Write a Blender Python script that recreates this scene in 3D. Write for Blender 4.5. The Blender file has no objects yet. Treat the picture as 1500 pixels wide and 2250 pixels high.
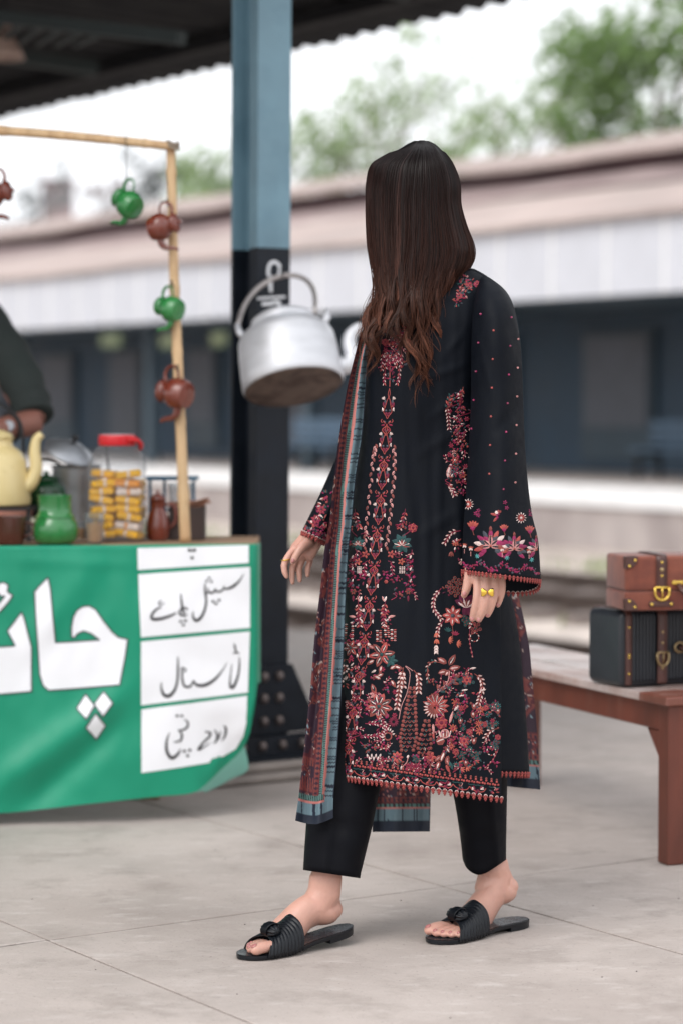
import bpy, bmesh, math, random
from mathutils import Vector, Matrix, noise
from mathutils.bvhtree import BVHTree

sc = bpy.context.scene
COL = sc.collection
R = math.radians

# ------------------------------------------------------------------ camera
LENS = 85.0
F = LENS / 36.0 * 2250.0          # focal length in photo pixels
CAM_H = 1.11
PITCH = math.atan(235.0 / F)
FOCUS_Y = 4.93
cam_d = bpy.data.cameras.new('camera')
cam_d.sensor_fit = 'VERTICAL'
cam_d.sensor_height = 36.0
cam_d.sensor_width = 24.0
cam_d.lens = LENS
cam_d.clip_start = 0.1
cam_d.clip_end = 2000
cam_d.dof.use_dof = True
cam_d.dof.focus_distance = FOCUS_Y
cam_d.dof.aperture_fstop = 2.2
cam_d.dof.aperture_blades = 9
cam = bpy.data.objects.new('camera', cam_d)
COL.objects.link(cam)
cam.location = (0, 0, CAM_H)
cam.rotation_euler = (math.pi / 2 - PITCH, 0, 0)
sc.camera = cam

# ------------------------------------------------------------------ sky, sun, exposure
SUN_EL, SUN_AZ = R(52), R(-150)
w = bpy.data.worlds.new('World')
sc.world = w
w.use_nodes = True
wn = w.node_tree.nodes
wl = w.node_tree.links
bg = wn['Background']
sky = wn.new('ShaderNodeTexSky')
sky.sky_type = 'NISHITA'
sky.sun_disc = False
sky.sun_elevation = SUN_EL
sky.sun_rotation = SUN_AZ
sky.air_density = 1.0
sky.dust_density = 6.0
sky.ozone_density = 1.0
hs = wn.new('ShaderNodeHueSaturation')
hs.inputs['Saturation'].default_value = 0.22       # overcast: cloud takes the blue out
hs.inputs['Value'].default_value = 1.0
wl.new(sky.outputs[0], hs.inputs['Color'])
ov = wn.new('ShaderNodeMix'); ov.data_type = 'RGBA'
ov.inputs[0].default_value = 0.6
wl.new(hs.outputs[0], ov.inputs[6])
ov.inputs[7].default_value = (11.0, 11.2, 11.6, 1)       # even cloud deck
wl.new(ov.outputs[2], bg.inputs['Color'])
bg.inputs['Strength'].default_value = 0.145

sun_d = bpy.data.lights.new('sun', 'SUN')
sun_d.energy = 0.7
sun_d.angle = R(30)
sun_d.color = (1.0, 0.97, 0.93)
sun = bpy.data.objects.new('sun', sun_d)
COL.objects.link(sun)
sd = Vector((-0.55, -0.62, 0.95)).normalized()          # towards the sun
sun.rotation_euler = sd.to_track_quat('Z', 'Y').to_euler()
sky.sun_elevation = math.asin(sd.z)
sky.sun_rotation = math.atan2(sd.x, sd.y)

sc.view_settings.view_transform = 'Standard'
sc.view_settings.look = 'None'
sc.view_settings.exposure = 0.30
sc.view_settings.gamma = 1.0
sc.cycles.use_denoising = True
sc.cycles.max_bounces = 8
sc.cycles.transparent_max_bounces = 12

# ------------------------------------------------------------------ helpers
CP, SP = math.cos(PITCH), math.sin(PITCH)
def ray(px, py):
    dx = (px - 750.0) / F
    dy = (1125.0 - py) / F
    return Vector((dx, CP + dy * SP, -SP + dy * CP))
def at(px, py, Y):
    d = ray(px, py)
    k = Y / d.y
    return Vector((d.x * k, Y, CAM_H + d.z * k))
def ground(px, py, z=0.0):
    d = ray(px, py)
    k = (z - CAM_H) / d.z
    return Vector((d.x * k, d.y * k, z))
def to_px(p):
    rel = Vector((p[0], p[1], p[2] - CAM_H))
    zc = rel.y * CP - rel.z * SP
    yc = rel.y * SP + rel.z * CP
    return (750 + F * rel.x / zc, 1125 - F * yc / zc)

# station frame: U runs along the tracks, V across them to the far platform
UA = R(123.5)
U = Vector((math.cos(UA), math.sin(UA), 0))
V = Vector((math.sin(UA), -math.cos(UA), 0))
Z = Vector((0, 0, 1))
def st(u, v, z=0.0):
    return U * u + V * v + Vector((0, 0, z))

def lerp(a, b, t):
    return a + (b - a) * t
def tab(table, x):
    """piecewise smooth lookup in rows (x, value, value...)"""
    if x <= table[0][0]:
        return table[0][1:]
    for i in range(len(table) - 1):
        a, b = table[i], table[i + 1]
        if x <= b[0]:
            t = (x - a[0]) / (b[0] - a[0])
            out = []
            for k in range(1, len(a)):
                h = b[0] - a[0]
                m0 = (b[k] - a[k]) / h
                if i > 0:
                    p = table[i - 1]
                    m0 = (b[k] - p[k]) / (b[0] - p[0])
                m1 = (b[k] - a[k]) / h
                if i + 2 < len(table):
                    n = table[i + 2]
                    m1 = (n[k] - a[k]) / (n[0] - a[0])
                t2, t3 = t * t, t * t * t
                out.append((2*t3 - 3*t2 + 1)*a[k] + (t3 - 2*t2 + t)*h*m0 + (-2*t3 + 3*t2)*b[k] + (t3 - t2)*h*m1)
            return tuple(out)
    return table[-1][1:]
def spline(pts, n):
    """Catmull-Rom through points (tuples of any length), n samples"""
    P = [tuple(p) for p in pts]
    out = []
    m = len(P) - 1
    for i in range(n):
        s = i / (n - 1) * m
        k = min(int(s), m - 1)
        t = s - k
        p1, p2 = P[k], P[k + 1]
        p0 = P[k - 1] if k > 0 else tuple(2*a - b for a, b in zip(p1, p2))
        p3 = P[k + 2] if k + 2 <= m else tuple(2*b - a for a, b in zip(p1, p2))
        out.append(tuple(0.5*((2*b) + (-a + c)*t + (2*a - 5*b + 4*c - d)*t*t + (-a + 3*b - 3*c + d)*t**3)
                         for a, b, c, d in zip(p0, p1, p2, p3)))
    return out

ROOTM = {}
class MB:
    """collects shapes and links them as ONE mesh object"""
    def __init__(self):
        self.v = []; self.f = []; self.c = []; self.cur = None
    def add(self, verts, faces, col=None):
        o = len(self.v)
        self.v += [Vector(p) for p in verts]
        c = col or self.cur
        self.c += [c] * len(verts) if not isinstance(c, list) else c
        self.f += [tuple(i + o for i in f) for f in faces]
        return self
    def box(self, c, s, M=None, col=None, bev=0.0):
        c = Vector(c)
        x, y, z = s[0]/2, s[1]/2, s[2]/2
        if bev > 0:
            b = min(bev, x*.9, y*.9, z*.9)
            vs = []
            for sx in (-1, 1):
                for sy in (-1, 1):
                    for sz in (-1, 1):
                        vs += [(sx*x, sy*(y-b), sz*(z-b)), (sx*(x-b), sy*y, sz*(z-b)), (sx*(x-b), sy*(y-b), sz*z)]
            bm = bmesh.new()
            for p in vs: bm.verts.new(p)
            r = bmesh.ops.convex_hull(bm, input=bm.verts)
            bm.verts.index_update()
            vs = [v.co.copy() for v in bm.verts]; fs = [[v.index for v in f.verts] for f in bm.faces]
            bm.free()
        else:
            vs = [Vector((sx*x, sy*y, sz*z)) for sx in (-1, 1) for sy in (-1, 1) for sz in (-1, 1)]
            fs = [(0,1,3,2), (4,6,7,5), (0,4,5,1), (2,3,7,6), (0,2,6,4), (1,5,7,3)]
        if M is not None:
            vs = [M.to_3x3() @ Vector(v) for v in vs]
        return self.add([c + Vector(v) for v in vs], fs, col)
    def tube(self, path, rad, n=10, cap=True, col=None, flat=None, up=None):
        """path of points with one radius each; flat = list of 2nd radii (elliptic), up = reference direction"""
        P = [Vector(p) for p in path]
        m = len(P)
        if not hasattr(rad, '__len__'): rad = [rad] * m
        vs, fs = [], []
        prev = None
        for i in range(m):
            t = (P[min(i+1, m-1)] - P[max(i-1, 0)])
            if t.length < 1e-9: t = Vector((0,0,1))
            t.normalize()
            if up is not None:
                a = Vector(up) - t * t.dot(Vector(up))
            elif prev is None:
                a = t.orthogonal()
            else:
                a = prev - t * t.dot(prev)
            if a.length < 1e-6: a = t.orthogonal()
            a.normalize(); prev = a
            b = t.cross(a)
            r1 = rad[i]; r2 = flat[i] if flat is not None else r1
            for k in range(n):
                an = 2*math.pi*k/n
                vs.append(P[i] + a*(math.cos(an)*r1) + b*(math.sin(an)*r2))
        for i in range(m-1):
            for k in range(n):
                k2 = (k+1) % n
                fs.append((i*n+k, i*n+k2, (i+1)*n+k2, (i+1)*n+k))
        if cap:
            fs.append(tuple(range(n-1, -1, -1)))
            fs.append(tuple((m-1)*n+k for k in range(n)))
        return self.add(vs, fs, col)
    def lathe(self, prof, n=32, M=None, col=None, squash=(1, 1)):
        vs, fs = [], []
        m = len(prof)
        for (r, z) in prof:
            for k in range(n):
                a = 2*math.pi*k/n
                vs.append(Vector((r*math.cos(a)*squash[0], r*math.sin(a)*squash[1], z)))
        for i in range(m-1):
            for k in range(n):
                k2 = (k+1) % n
                fs.append((i*n+k, i*n+k2, (i+1)*n+k2, (i+1)*n+k))
        if prof[0][0] > 1e-5: fs.append(tuple(range(n-1, -1, -1)))
        if prof[-1][0] > 1e-5: fs.append(tuple((m-1)*n+k for k in range(n)))
        if M is not None: vs = [M @ v for v in vs]
        return self.add(vs, fs, col)
    def prism(self, poly, d0, d1, M, col=None):
        """2D polygon extruded from d0 to d1 along local z"""
        n = len(poly)
        vs = [M @ Vector((p[0], p[1], d0)) for p in poly] + [M @ Vector((p[0], p[1], d1)) for p in poly]
        fs = [tuple(range(n-1, -1, -1)), tuple(range(n, 2*n))]
        for k in range(n):
            k2 = (k+1) % n
            fs.append((k, k2, n+k2, n+k))
        return self.add(vs, fs, col)
    def ball(self, c, r, n=10, m=7, col=None, M=None):
        r = r if hasattr(r, '__len__') else (r, r, r)
        vs, fs = [], []
        for i in range(m+1):
            p = math.pi*i/m
            for k in range(n):
                a = 2*math.pi*k/n
                q = Vector((r[0]*math.sin(p)*math.cos(a), r[1]*math.sin(p)*math.sin(a), r[2]*math.cos(p)))
                if M is not None: q = M.to_3x3() @ q
                vs.append(Vector(c) + q)
        for i in range(m):
            for k in range(n):
                k2 = (k+1) % n
                fs.append((i*n+k, (i+1)*n+k, (i+1)*n+k2, i*n+k2))
        return self.add(vs, fs, col)
    def grid(self, rows, close=False, col=None):
        n = len(rows[0]); m = len(rows)
        vs = [p for r in rows for p in r]
        fs = []
        for i in range(m-1):
            for k in range(n if close else n-1):
                k2 = (k+1) % n
                fs.append((i*n+k, i*n+k2, (i+1)*n+k2, (i+1)*n+k))
        return self.add(vs, fs, col)
    def build(self, name, mat, parent=None, smooth=False, local=False, angle=None, weld=False, solid=0.0, sub=0):
        vs = self.v
        if parent is not None and not local:
            Mi = ROOTM.get(parent.name, Matrix.Identity(4)).inverted()
            vs = [Mi @ p for p in vs]
        me = bpy.data.meshes.new(name)
        me.from_pydata([tuple(p) for p in vs], [], self.f)
        if any(c is not None for c in self.c):
            a = me.color_attributes.new('Col', 'FLOAT_COLOR', 'POINT')
            flat = []
            for c in self.c:
                c = c or (1, 1, 1)
                flat += [c[0], c[1], c[2], 1.0]
            a.data.foreach_set('color', flat)
        bm = bmesh.new(); bm.from_mesh(me)
        if weld: bmesh.ops.remove_doubles(bm, verts=bm.verts, dist=1e-5)
        bmesh.ops.recalc_face_normals(bm, faces=bm.faces)
        bm.to_mesh(me); bm.free()
        if smooth:
            me.polygons.foreach_set('use_smooth', [True]*len(me.polygons))
            if angle: me.set_sharp_from_angle(angle=R(angle))
        for m_ in (mat if isinstance(mat, (list, tuple)) else [mat]):
            if m_: me.materials.append(m_)
        o = bpy.data.objects.new(name, me)
        COL.objects.link(o)
        if parent is not None:
            o.parent = parent
            ROOTM[o.name] = ROOTM.get(parent.name, Matrix.Identity(4))
        if solid:
            md = o.modifiers.new('solid', 'SOLIDIFY'); md.thickness = solid; md.offset = 0
        if sub:
            md = o.modifiers.new('sub', 'SUBSURF'); md.levels = sub; md.render_levels = sub
        return o

def tag(o, label=None, cat=None, group=None, kind=None):
    if label: o['label'] = label
    if cat: o['category'] = cat
    if group: o['group'] = group
    if kind: o['kind'] = kind
    return o
def thing(name, label, cat, M=None, group=None):
    o = bpy.data.objects.new(name, None)
    COL.objects.link(o)
    if M is None: M = Matrix.Identity(4)
    if isinstance(M, Vector): M = Matrix.Translation(M)
    o.matrix_world = M
    o.empty_display_size = 0.05
    ROOTM[o.name] = M.copy()
    return tag(o, label, cat, group)
def inst(me, name, parent, M):
    """another object of a shared mesh, placed by local matrix M under parent"""
    o = bpy.data.objects.new(name, me)
    COL.objects.link(o)
    o.parent = parent
    o.matrix_local = M
    return o
def frame(o, x, y, z):
    M = Matrix((x, y, z)).transposed().to_4x4()
    M.translation = Vector(o)
    return M
def axes(o, zdir, xdir):
    z = Vector(zdir).normalized(); x = Vector(xdir); x = (x - z*x.dot(z)).normalized()
    return frame(o, x, z.cross(x), z)
STM = frame((0, 0, 0), U, V, Z)   # local (u, v', z): x=U, y=V is left-handed, so only used for directions
def stbox(mb, u0, u1, v0, v1, z0, z1, col=None):
    vs = [st(u, v, z) for u in (u0, u1) for v in (v0, v1) for z in (z0, z1)]
    fs = [(0,1,3,2), (4,6,7,5), (0,4,5,1), (2,3,7,6), (0,2,6,4), (1,5,7,3)]
    return mb.add(vs, fs, col)

# ------------------------------------------------------------------ materials
def pmat(name, col, rough=0.6, metal=0.0, var=0.2, scale=6.0, bump=0.0, bscale=60.0, col2=None, c2amt=(0.45, 0.6),
         c2scale=3.0, spec=0.5, attr=False, sheen=0.0, coat=0.0, trans=0.0, alpha=1.0, sss=0.0, stretch=None, rvar=0.12, emit=None):
    m = bpy.data.materials.new(name)
    m.use_nodes = True
    nt = m.node_tree; N = nt.nodes; L = nt.links
    b = N['Principled BSDF']
    b.inputs['Roughness'].default_value = rough
    b.inputs['Metallic'].default_value = metal
    b.inputs['Specular IOR Level'].default_value = spec
    if sheen: b.inputs['Sheen Weight'].default_value = sheen
    if coat:
        b.inputs['Coat Weight'].default_value = coat; b.inputs['Coat Roughness'].default_value = 0.12
    if trans: b.inputs['Transmission Weight'].default_value = trans
    if alpha < 1: b.inputs['Alpha'].default_value = alpha
    if sss:
        b.inputs['Subsurface Weight'].default_value = sss
        b.inputs['Subsurface Radius'].default_value = (0.012, 0.005, 0.003)
        b.inputs['Subsurface Scale'].default_value = 1.0
    tc = N.new('ShaderNodeTexCoord')
    src = tc.outputs['Object']
    if stretch:
        mp = N.new('ShaderNodeMapping'); mp.inputs['Scale'].default_value = stretch
        L.new(src, mp.inputs[0]); src = mp.outputs[0]
    base = None
    if attr:
        at_ = N.new('ShaderNodeAttribute'); at_.attribute_name = 'Col'
        base = at_.outputs['Color']
    else:
        rgb = N.new('ShaderNodeRGB'); rgb.outputs[0].default_value = (*col, 1); base = rgb.outputs[0]
    if col2 is not None:
        n2 = N.new('ShaderNodeTexNoise'); n2.inputs['Scale'].default_value = c2scale
        n2.inputs['Detail'].default_value = 8; n2.inputs['Roughness'].default_value = 0.62
        L.new(src, n2.inputs['Vector'])
        mr = N.new('ShaderNodeMapRange'); mr.inputs[1].default_value = c2amt[0]; mr.inputs[2].default_value = c2amt[1]
        L.new(n2.outputs['Fac'], mr.inputs[0])
        mx = N.new('ShaderNodeMix'); mx.data_type = 'RGBA'
        L.new(mr.outputs[0], mx.inputs[0]); L.new(base, mx.inputs[6]); mx.inputs[7].default_value = (*col2, 1)
        base = mx.outputs[2]
    if var:
        n1 = N.new('ShaderNodeTexNoise'); n1.inputs['Scale'].default_value = scale
        n1.inputs['Detail'].default_value = 6; n1.inputs['Roughness'].default_value = 0.6
        L.new(src, n1.inputs['Vector'])
        mr = N.new('ShaderNodeMapRange')
        mr.inputs[1].default_value = 0.3; mr.inputs[2].default_value = 0.7
        mr.inputs[3].default_value = 1 - var; mr.inputs[4].default_value = 1 + var
        L.new(n1.outputs['Fac'], mr.inputs[0])
        mu = N.new('ShaderNodeVectorMath'); mu.operation = 'SCALE'
        L.new(base, mu.inputs[0]); L.new(mr.outputs[0], mu.inputs['Scale'])
        base = mu.outputs[0]
        if rvar:
            rr = N.new('ShaderNodeMapRange')
            rr.inputs[1].default_value = 0.3; rr.inputs[2].default_value = 0.7
            rr.inputs[3].default_value = max(0.02, rough - rvar); rr.inputs[4].default_value = min(1, rough + rvar)
            L.new(n1.outputs['Fac'], rr.inputs[0]); L.new(rr.outputs[0], b.inputs['Roughness'])
    L.new(base, b.inputs['Base Color'])
    if bump:
        nb = N.new('ShaderNodeTexNoise'); nb.inputs['Scale'].default_value = bscale; nb.inputs['Detail'].default_value = 5
        L.new(src, nb.inputs['Vector'])
        bp = N.new('ShaderNodeBump'); bp.inputs['Strength'].default_value = bump; bp.inputs['Distance'].default_value = 0.01
        L.new(nb.outputs['Fac'], bp.inputs['Height']); L.new(bp.outputs[0], b.inputs['Normal'])
    return m
def leafmat(name, col, var=0.35):
    m = bpy.data.materials.new(name); m.use_nodes = True
    nt = m.node_tree; N = nt.nodes; L = nt.links
    b = N['Principled BSDF']; b.inputs['Roughness'].default_value = 0.6
    g = N.new('ShaderNodeNewGeometry')
    rp = N.new('ShaderNodeMapRange'); rp.inputs[3].default_value = 1-var; rp.inputs[4].default_value = 1+var
    L.new(g.outputs['Random Per Island'], rp.inputs[0])
    mu = N.new('ShaderNodeVectorMath'); mu.operation = 'SCALE'; mu.inputs[0].default_value = col
    L.new(rp.outputs[0], mu.inputs['Scale']); L.new(mu.outputs[0], b.inputs['Base Color'])
    t = N.new('ShaderNodeBsdfTranslucent'); L.new(mu.outputs[0], t.inputs['Color'])
    mx = N.new('ShaderNodeMixShader'); mx.inputs[0].default_value = 0.5
    L.new(b.outputs[0], mx.inputs[1]); L.new(t.outputs[0], mx.inputs[2])
    L.new(mx.outputs[0], N['Material Output'].inputs['Surface'])
    return m
def glassmat(name, tint=(0.95, 0.97, 0.98), mix=0.07, rough=0.05):
    m = bpy.data.materials.new(name); m.use_nodes = True
    nt = m.node_tree; N = nt.nodes; L = nt.links
    b = N['Principled BSDF']; b.inputs['Base Color'].default_value = (*tint, 1)
    b.inputs['Roughness'].default_value = rough; b.inputs['Specular IOR Level'].default_value = 0.8
    t = N.new('ShaderNodeBsdfTransparent'); t.inputs['Color'].default_value = (*tint, 1)
    fr = N.new('ShaderNodeLayerWeight'); fr.inputs['Blend'].default_value = 0.35
    b.inputs['Base Color'].default_value = (0.35, 0.36, 0.37, 1)
    mr = N.new('ShaderNodeMapRange'); mr.inputs[3].default_value = mix; mr.inputs[4].default_value = 0.45
    L.new(fr.outputs['Facing'], mr.inputs[0])
    mx = N.new('ShaderNodeMixShader'); L.new(mr.outputs[0], mx.inputs[0])
    L.new(t.outputs[0], mx.inputs[1]); L.new(b.outputs[0], mx.inputs[2])
    L.new(mx.outputs[0], N['Material Output'].inputs['Surface'])
    return m
def srgb(r, g, b):
    f = lambda c: (c/255/12.92) if c/255 <= 0.04045 else ((c/255+0.055)/1.055)**2.4
    return (f(r), f(g), f(b))

M = {}
M['concrete'] = pmat('concrete', (0.455, 0.398, 0.365), 0.74, var=0.10, scale=2.2, bump=0.22, bscale=70, col2=(0.375, 0.322, 0.292), c2amt=(0.44, 0.68), c2scale=1.3)
def weather(m):
    """worn concrete: small dark pits, pale scuffs and water stains over the base colour"""
    nt = m.node_tree; N = nt.nodes; L = nt.links; b = N['Principled BSDF']
    src = b.inputs['Base Color'].links[0].from_socket
    tc = N.new('ShaderNodeTexCoord')
    def layer(src, scale, lo, hi, col, amt, stretch=(1, 1, 1), rot=0.0, detail=9, rough=.7):
        mp = N.new('ShaderNodeMapping'); mp.inputs['Scale'].default_value = stretch; mp.inputs['Rotation'].default_value = (0, 0, rot)
        L.new(tc.outputs['Object'], mp.inputs[0])
        n = N.new('ShaderNodeTexNoise'); n.inputs['Scale'].default_value = scale; n.inputs['Detail'].default_value = detail; n.inputs['Roughness'].default_value = rough
        L.new(mp.outputs[0], n.inputs['Vector'])
        r = N.new('ShaderNodeMapRange'); r.inputs[1].default_value = lo; r.inputs[2].default_value = hi; r.inputs[4].default_value = amt
        L.new(n.outputs['Fac'], r.inputs[0])
        x = N.new('ShaderNodeMix'); x.data_type = 'RGBA'; L.new(r.outputs[0], x.inputs[0]); L.new(src, x.inputs[6]); x.inputs[7].default_value = (*col, 1)
        return x.outputs[2]
    src = layer(src, 5.5, .50, .72, (0.28, 0.238, 0.212), .7)
    src = layer(src, 9.0, .54, .70, (0.58, 0.53, 0.50), .6, (1, 2.6, 1), 2.15)
    src = layer(src, 120, .62, .72, (0.16, 0.135, 0.12), .7, detail=3)
    src = layer(src, 2.6, .60, .70, (0.25, 0.21, 0.188), .55, (1, 1, 1), .4)
    L.new(src, b.inputs['Base Color'])
weather(M['concrete'])
M['joint'] = pmat('joint_dirt', (0.05, 0.042, 0.038), 0.95, var=0.3, scale=20)
M['ballast'] = pmat('ballast', (0.52, 0.45, 0.40), 0.95, var=0.3, scale=4, col2=(0.40, 0.34, 0.30), c2scale=0.6)
M['far_wall'] = pmat('weathered_platform_wall', (0.40, 0.355, 0.34), 0.9, var=0.2, scale=1.5, col2=(0.30, 0.26, 0.25), c2scale=0.8, stretch=(1, 1, 0.35))
M['white_paint'] = pmat('white_paint', (0.78, 0.78, 0.78), 0.6, var=0.07, scale=3)
M['rail'] = pmat('rail_steel', (0.10, 0.075, 0.065), 0.5, metal=0.5, var=0.25, scale=5)
M['sleeper'] = pmat('sleeper', (0.20, 0.165, 0.15), 0.9, var=0.25, scale=5)
M['grass'] = leafmat('grass_blades', (0.20, 0.30, 0.07), 0.4)
M['col_blue'] = pmat('blue_grey_column_paint', (0.155, 0.27, 0.335), 0.45, var=0.1, scale=5, bump=0.06, bscale=25, col2=(0.12, 0.22, 0.28), c2scale=3)
M['col_black'] = pmat('black_column_paint', (0.009, 0.0125, 0.019), 0.45, var=0.3, scale=9, bump=0.08, bscale=30, spec=.25)
M['canopy_dark'] = pmat('dark_canopy_iron', (0.006, 0.007, 0.010), 0.85, var=0.3, scale=3)
M['canopy_beam'] = pmat('canopy_beam_paint', (0.035, 0.048, 0.050), 0.7, var=0.25, scale=3)
M['plinth'] = pmat('plinth_stone', (0.30, 0.26, 0.235), 0.85, var=0.25, scale=8, bump=0.3, bscale=25)
M['chalk'] = pmat('white_marking', (0.70, 0.72, 0.75), 0.8, var=0.15, scale=40)
# ================================================================== SETTING
rnd = random.Random(7)

# ground between and beyond the platforms
mb = MB()
mb.add([(-700, -300, -0.86), (700, -300, -0.86), (700, 900, -0.86), (-700, 900, -0.86)], [(0, 1, 2, 3)])
tag(mb.build('ground', M['ballast']), kind='structure')

# near platform: a base with paving slabs laid on it
EDGE_V = 6.4
mb = MB(); stbox(mb, -25, 90, -14, EDGE_V - 0.02, -0.859, -0.014)
platform = tag(mb.build('platform', M['joint']), kind='structure')
U0, U1, V0, V1 = 1.49, 13.49, -0.795, EDGE_V
mb = MB()
stbox(mb, U1 + 0.006, 90, -14, EDGE_V, -0.0135, -0.001)
stbox(mb, -25, U0 - 0.006, -14, EDGE_V, -0.0135, -0.001)
stbox(mb, U0, U1, -14, V0 - 0.006, -0.0135, -0.001)
mb.build('paving', M['concrete'], platform)
nu, nv = 8, 7
du, dv = (U1 - U0) / nu, 1.012
for i in range(nu):
    for j in range(nv + 1):
        v0 = V0 + j * dv
        v1 = min(v0 + dv, EDGE_V)
        if v1 - v0 < 0.05: continue
        u0 = U0 + i * du
        g = 0.0024
        dz = rnd.uniform(-0.0012, 0.0008)
        o_ = MB()
        b = 0.0014
        # bevelled slab, a little uneven at its corners
        cs = [(u0+g, v0+g), (u0+du-g, v0+g), (u0+du-g, v1-g), (u0+g, v1-g)]
        ci = [(u0+g+b, v0+g+b), (u0+du-g-b, v0+g+b), (u0+du-g-b, v1-g-b), (u0+g+b, v1-g-b)]
        n_ = 14
        def edge(c, jit):
            out = []
            for k in range(4):
                a_, b_ = c[k], c[(k+1) % 4]
                for q in range(n_):
                    t = q / n_
                    uu, vv = lerp(a_[0], b_[0], t), lerp(a_[1], b_[1], t)
                    s = noise.noise(Vector((uu*5, vv*5, 3))) * jit
                    nx, ny = -(b_[1]-a_[1]), (b_[0]-a_[0])
                    l = math.hypot(nx, ny)
                    if q: uu += nx/l*abs(s); vv += ny/l*abs(s)
                    out.append((uu, vv))
            return out
        lo, hi = edge(cs, 0.004), edge(ci, 0.005)
        vs = [st(p[0], p[1], -0.013) for p in lo] + [st(p[0], p[1], -0.0012 + dz) for p in lo] + [st(p[0], p[1], dz) for p in hi]
        m_ = len(lo)
        fs = []
        for a_ in range(2):
            for k in range(m_):
                k2 = (k+1) % m_
                fs.append((a_*m_+k, a_*m_+k2, (a_+1)*m_+k2, (a_+1)*m_+k))
        fs.append(tuple(2*m_+k for k in range(m_)))
        o_.add(vs, fs)
        o_.build('slab', M['concrete'], platform)
# platform edge face
mb = MB(); stbox(mb, -25, 90, EDGE_V - 0.018, EDGE_V - 0.004, -0.858, -0.016)
mb.build('edge_wall', M['far_wall'], platform)

# grit and small stains lying on the near paving
mb = MB()
for k in range(34):
    p = ground(rnd.uniform(-60, 1560), rnd.uniform(1760, 2240))
    s = rnd.uniform(0.0006, 0.0016)
    mb.ball(p + Vector((0, 0, s*0.3)), (s*rnd.uniform(.8, 1.6), s, s*0.6), n=5, m=3)
tag(mb.build('grit', M['joint']), 'tiny dark grit scattered over the concrete paving', 'grit', kind='stuff')

# railway tracks
def track(vc, name_label):
    t = thing('railway_track', name_label, 'track', st(20, vc, -0.86))
    for s in (-1, 1):
        mb = MB(); v = vc + s*0.84
        stbox(mb, -10, 90, v-0.06, v+0.06, -0.76, -0.745)
        stbox(mb, -10, 90, v-0.012, v+0.012, -0.745, -0.66)
        stbox(mb, -10, 90, v-0.036, v+0.036, -0.66, -0.62)
        mb.build('rail', M['rail'], t)
    mb = MB(); stbox(mb, -0.12, 0.12, -1.3, 1.3, -0.86, -0.762)
    proto = None
    for k in range(70):
        if proto is None:
            proto = mb.build('sleeper', M['sleeper'], t, local=True); me = proto.data; o = proto
        else:
            o = inst(me, 'sleeper', t, Matrix.Identity(4))
        p = st(6 + k*0.68, vc, 0) - st(20, vc, -0.86)
        o.location = p
track(10.3, 'rusty railway track beside the near platform edge')
track(14.9, 'rusty railway track along the grass below the far platform wall')

# grass between the tracks
mb = MB()
for k in range(5200):
    if rnd.random() < 0.45:
        v = rnd.gauss(18.4, 0.7); u = rnd.uniform(5, 50)
    else:
        v = rnd.gauss(12.7, 0.28); u = rnd.uniform(8, 45)
    if noise.noise(Vector((u*0.35, v*0.6, 0))) < -0.05: continue
    p = st(u, v, -0.86); h = rnd.uniform(0.04, 0.16); a = rnd.uniform(0, 6.28); l = rnd.uniform(0, .1)
    d = Vector((math.cos(a), math.sin(a), 0))*rnd.uniform(0.015, 0.03)
    tip = p + Vector((math.cos(a+1)*l, math.sin(a+1)*l, h))
    mb.add([p - d, p + d, tip], [(0, 1, 2)])
tag(mb.build('grass', M['grass']), 'patches of green grass between the railway tracks', 'grass', kind='stuff')

# ------------------------------------------------------------------ far platform and its building
FV = 21.0
mb = MB(); stbox(mb, -30, 120, FV, 70, -0.859, -0.262)
stbox(mb, -30, 120, FV + 0.6, 70, -0.262, -0.004)
fp = tag(mb.build('far_platform', M['far_wall']), kind='structure')
mb = MB(); stbox(mb, -30, 120, FV - 0.06, FV + 0.597, -0.26, 0.0)
mb.build('coping', M['white_paint'], fp)
M['far_paving'] = pmat('far_paving', (0.48, 0.42, 0.39), 0.85, var=0.15, scale=1)
mb = MB(); stbox(mb, -30, 120, FV + 0.6, 34, -0.0039, 0.001)
mb.build('paving', M['far_paving'], fp)

M['fascia'] = pmat('pale_fascia_sheet', (0.56, 0.57, 0.615), 0.55, var=0.10, scale=0.8)
M['roof_tan'] = pmat('dusty_roof_sheet', (0.39, 0.315, 0.288), 0.8, var=0.2, scale=0.7, col2=(0.37, 0.29, 0.265), c2scale=0.5)
M['roof_brown'] = pmat('brown_ventilator_board', (0.17, 0.11, 0.12), 0.8, var=0.35, scale=0.6)
M['bldg_blue'] = pmat('dark_blue_wall', (0.048, 0.082, 0.122), 0.6, var=0.25, scale=0.8)
M['bldg_panel'] = pmat('grey_shutter', (0.14, 0.15, 0.175), 0.6, var=0.2, scale=1.2)
M['bldg_post'] = pmat('blue_post_paint', (0.06, 0.09, 0.115), 0.5, var=0.2, scale=1)

bld = thing('station_building', 'long station building with pale fascia and dusty pitched roof across the tracks', 'building', st(25, 26, 0))
BU0, BU1 = -8, 85
mb = MB(); stbox(mb, BU0, BU1, 26, 26.3, 0.0015, 4.9); mb.build('wall', M['bldg_blue'], bld)
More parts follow.
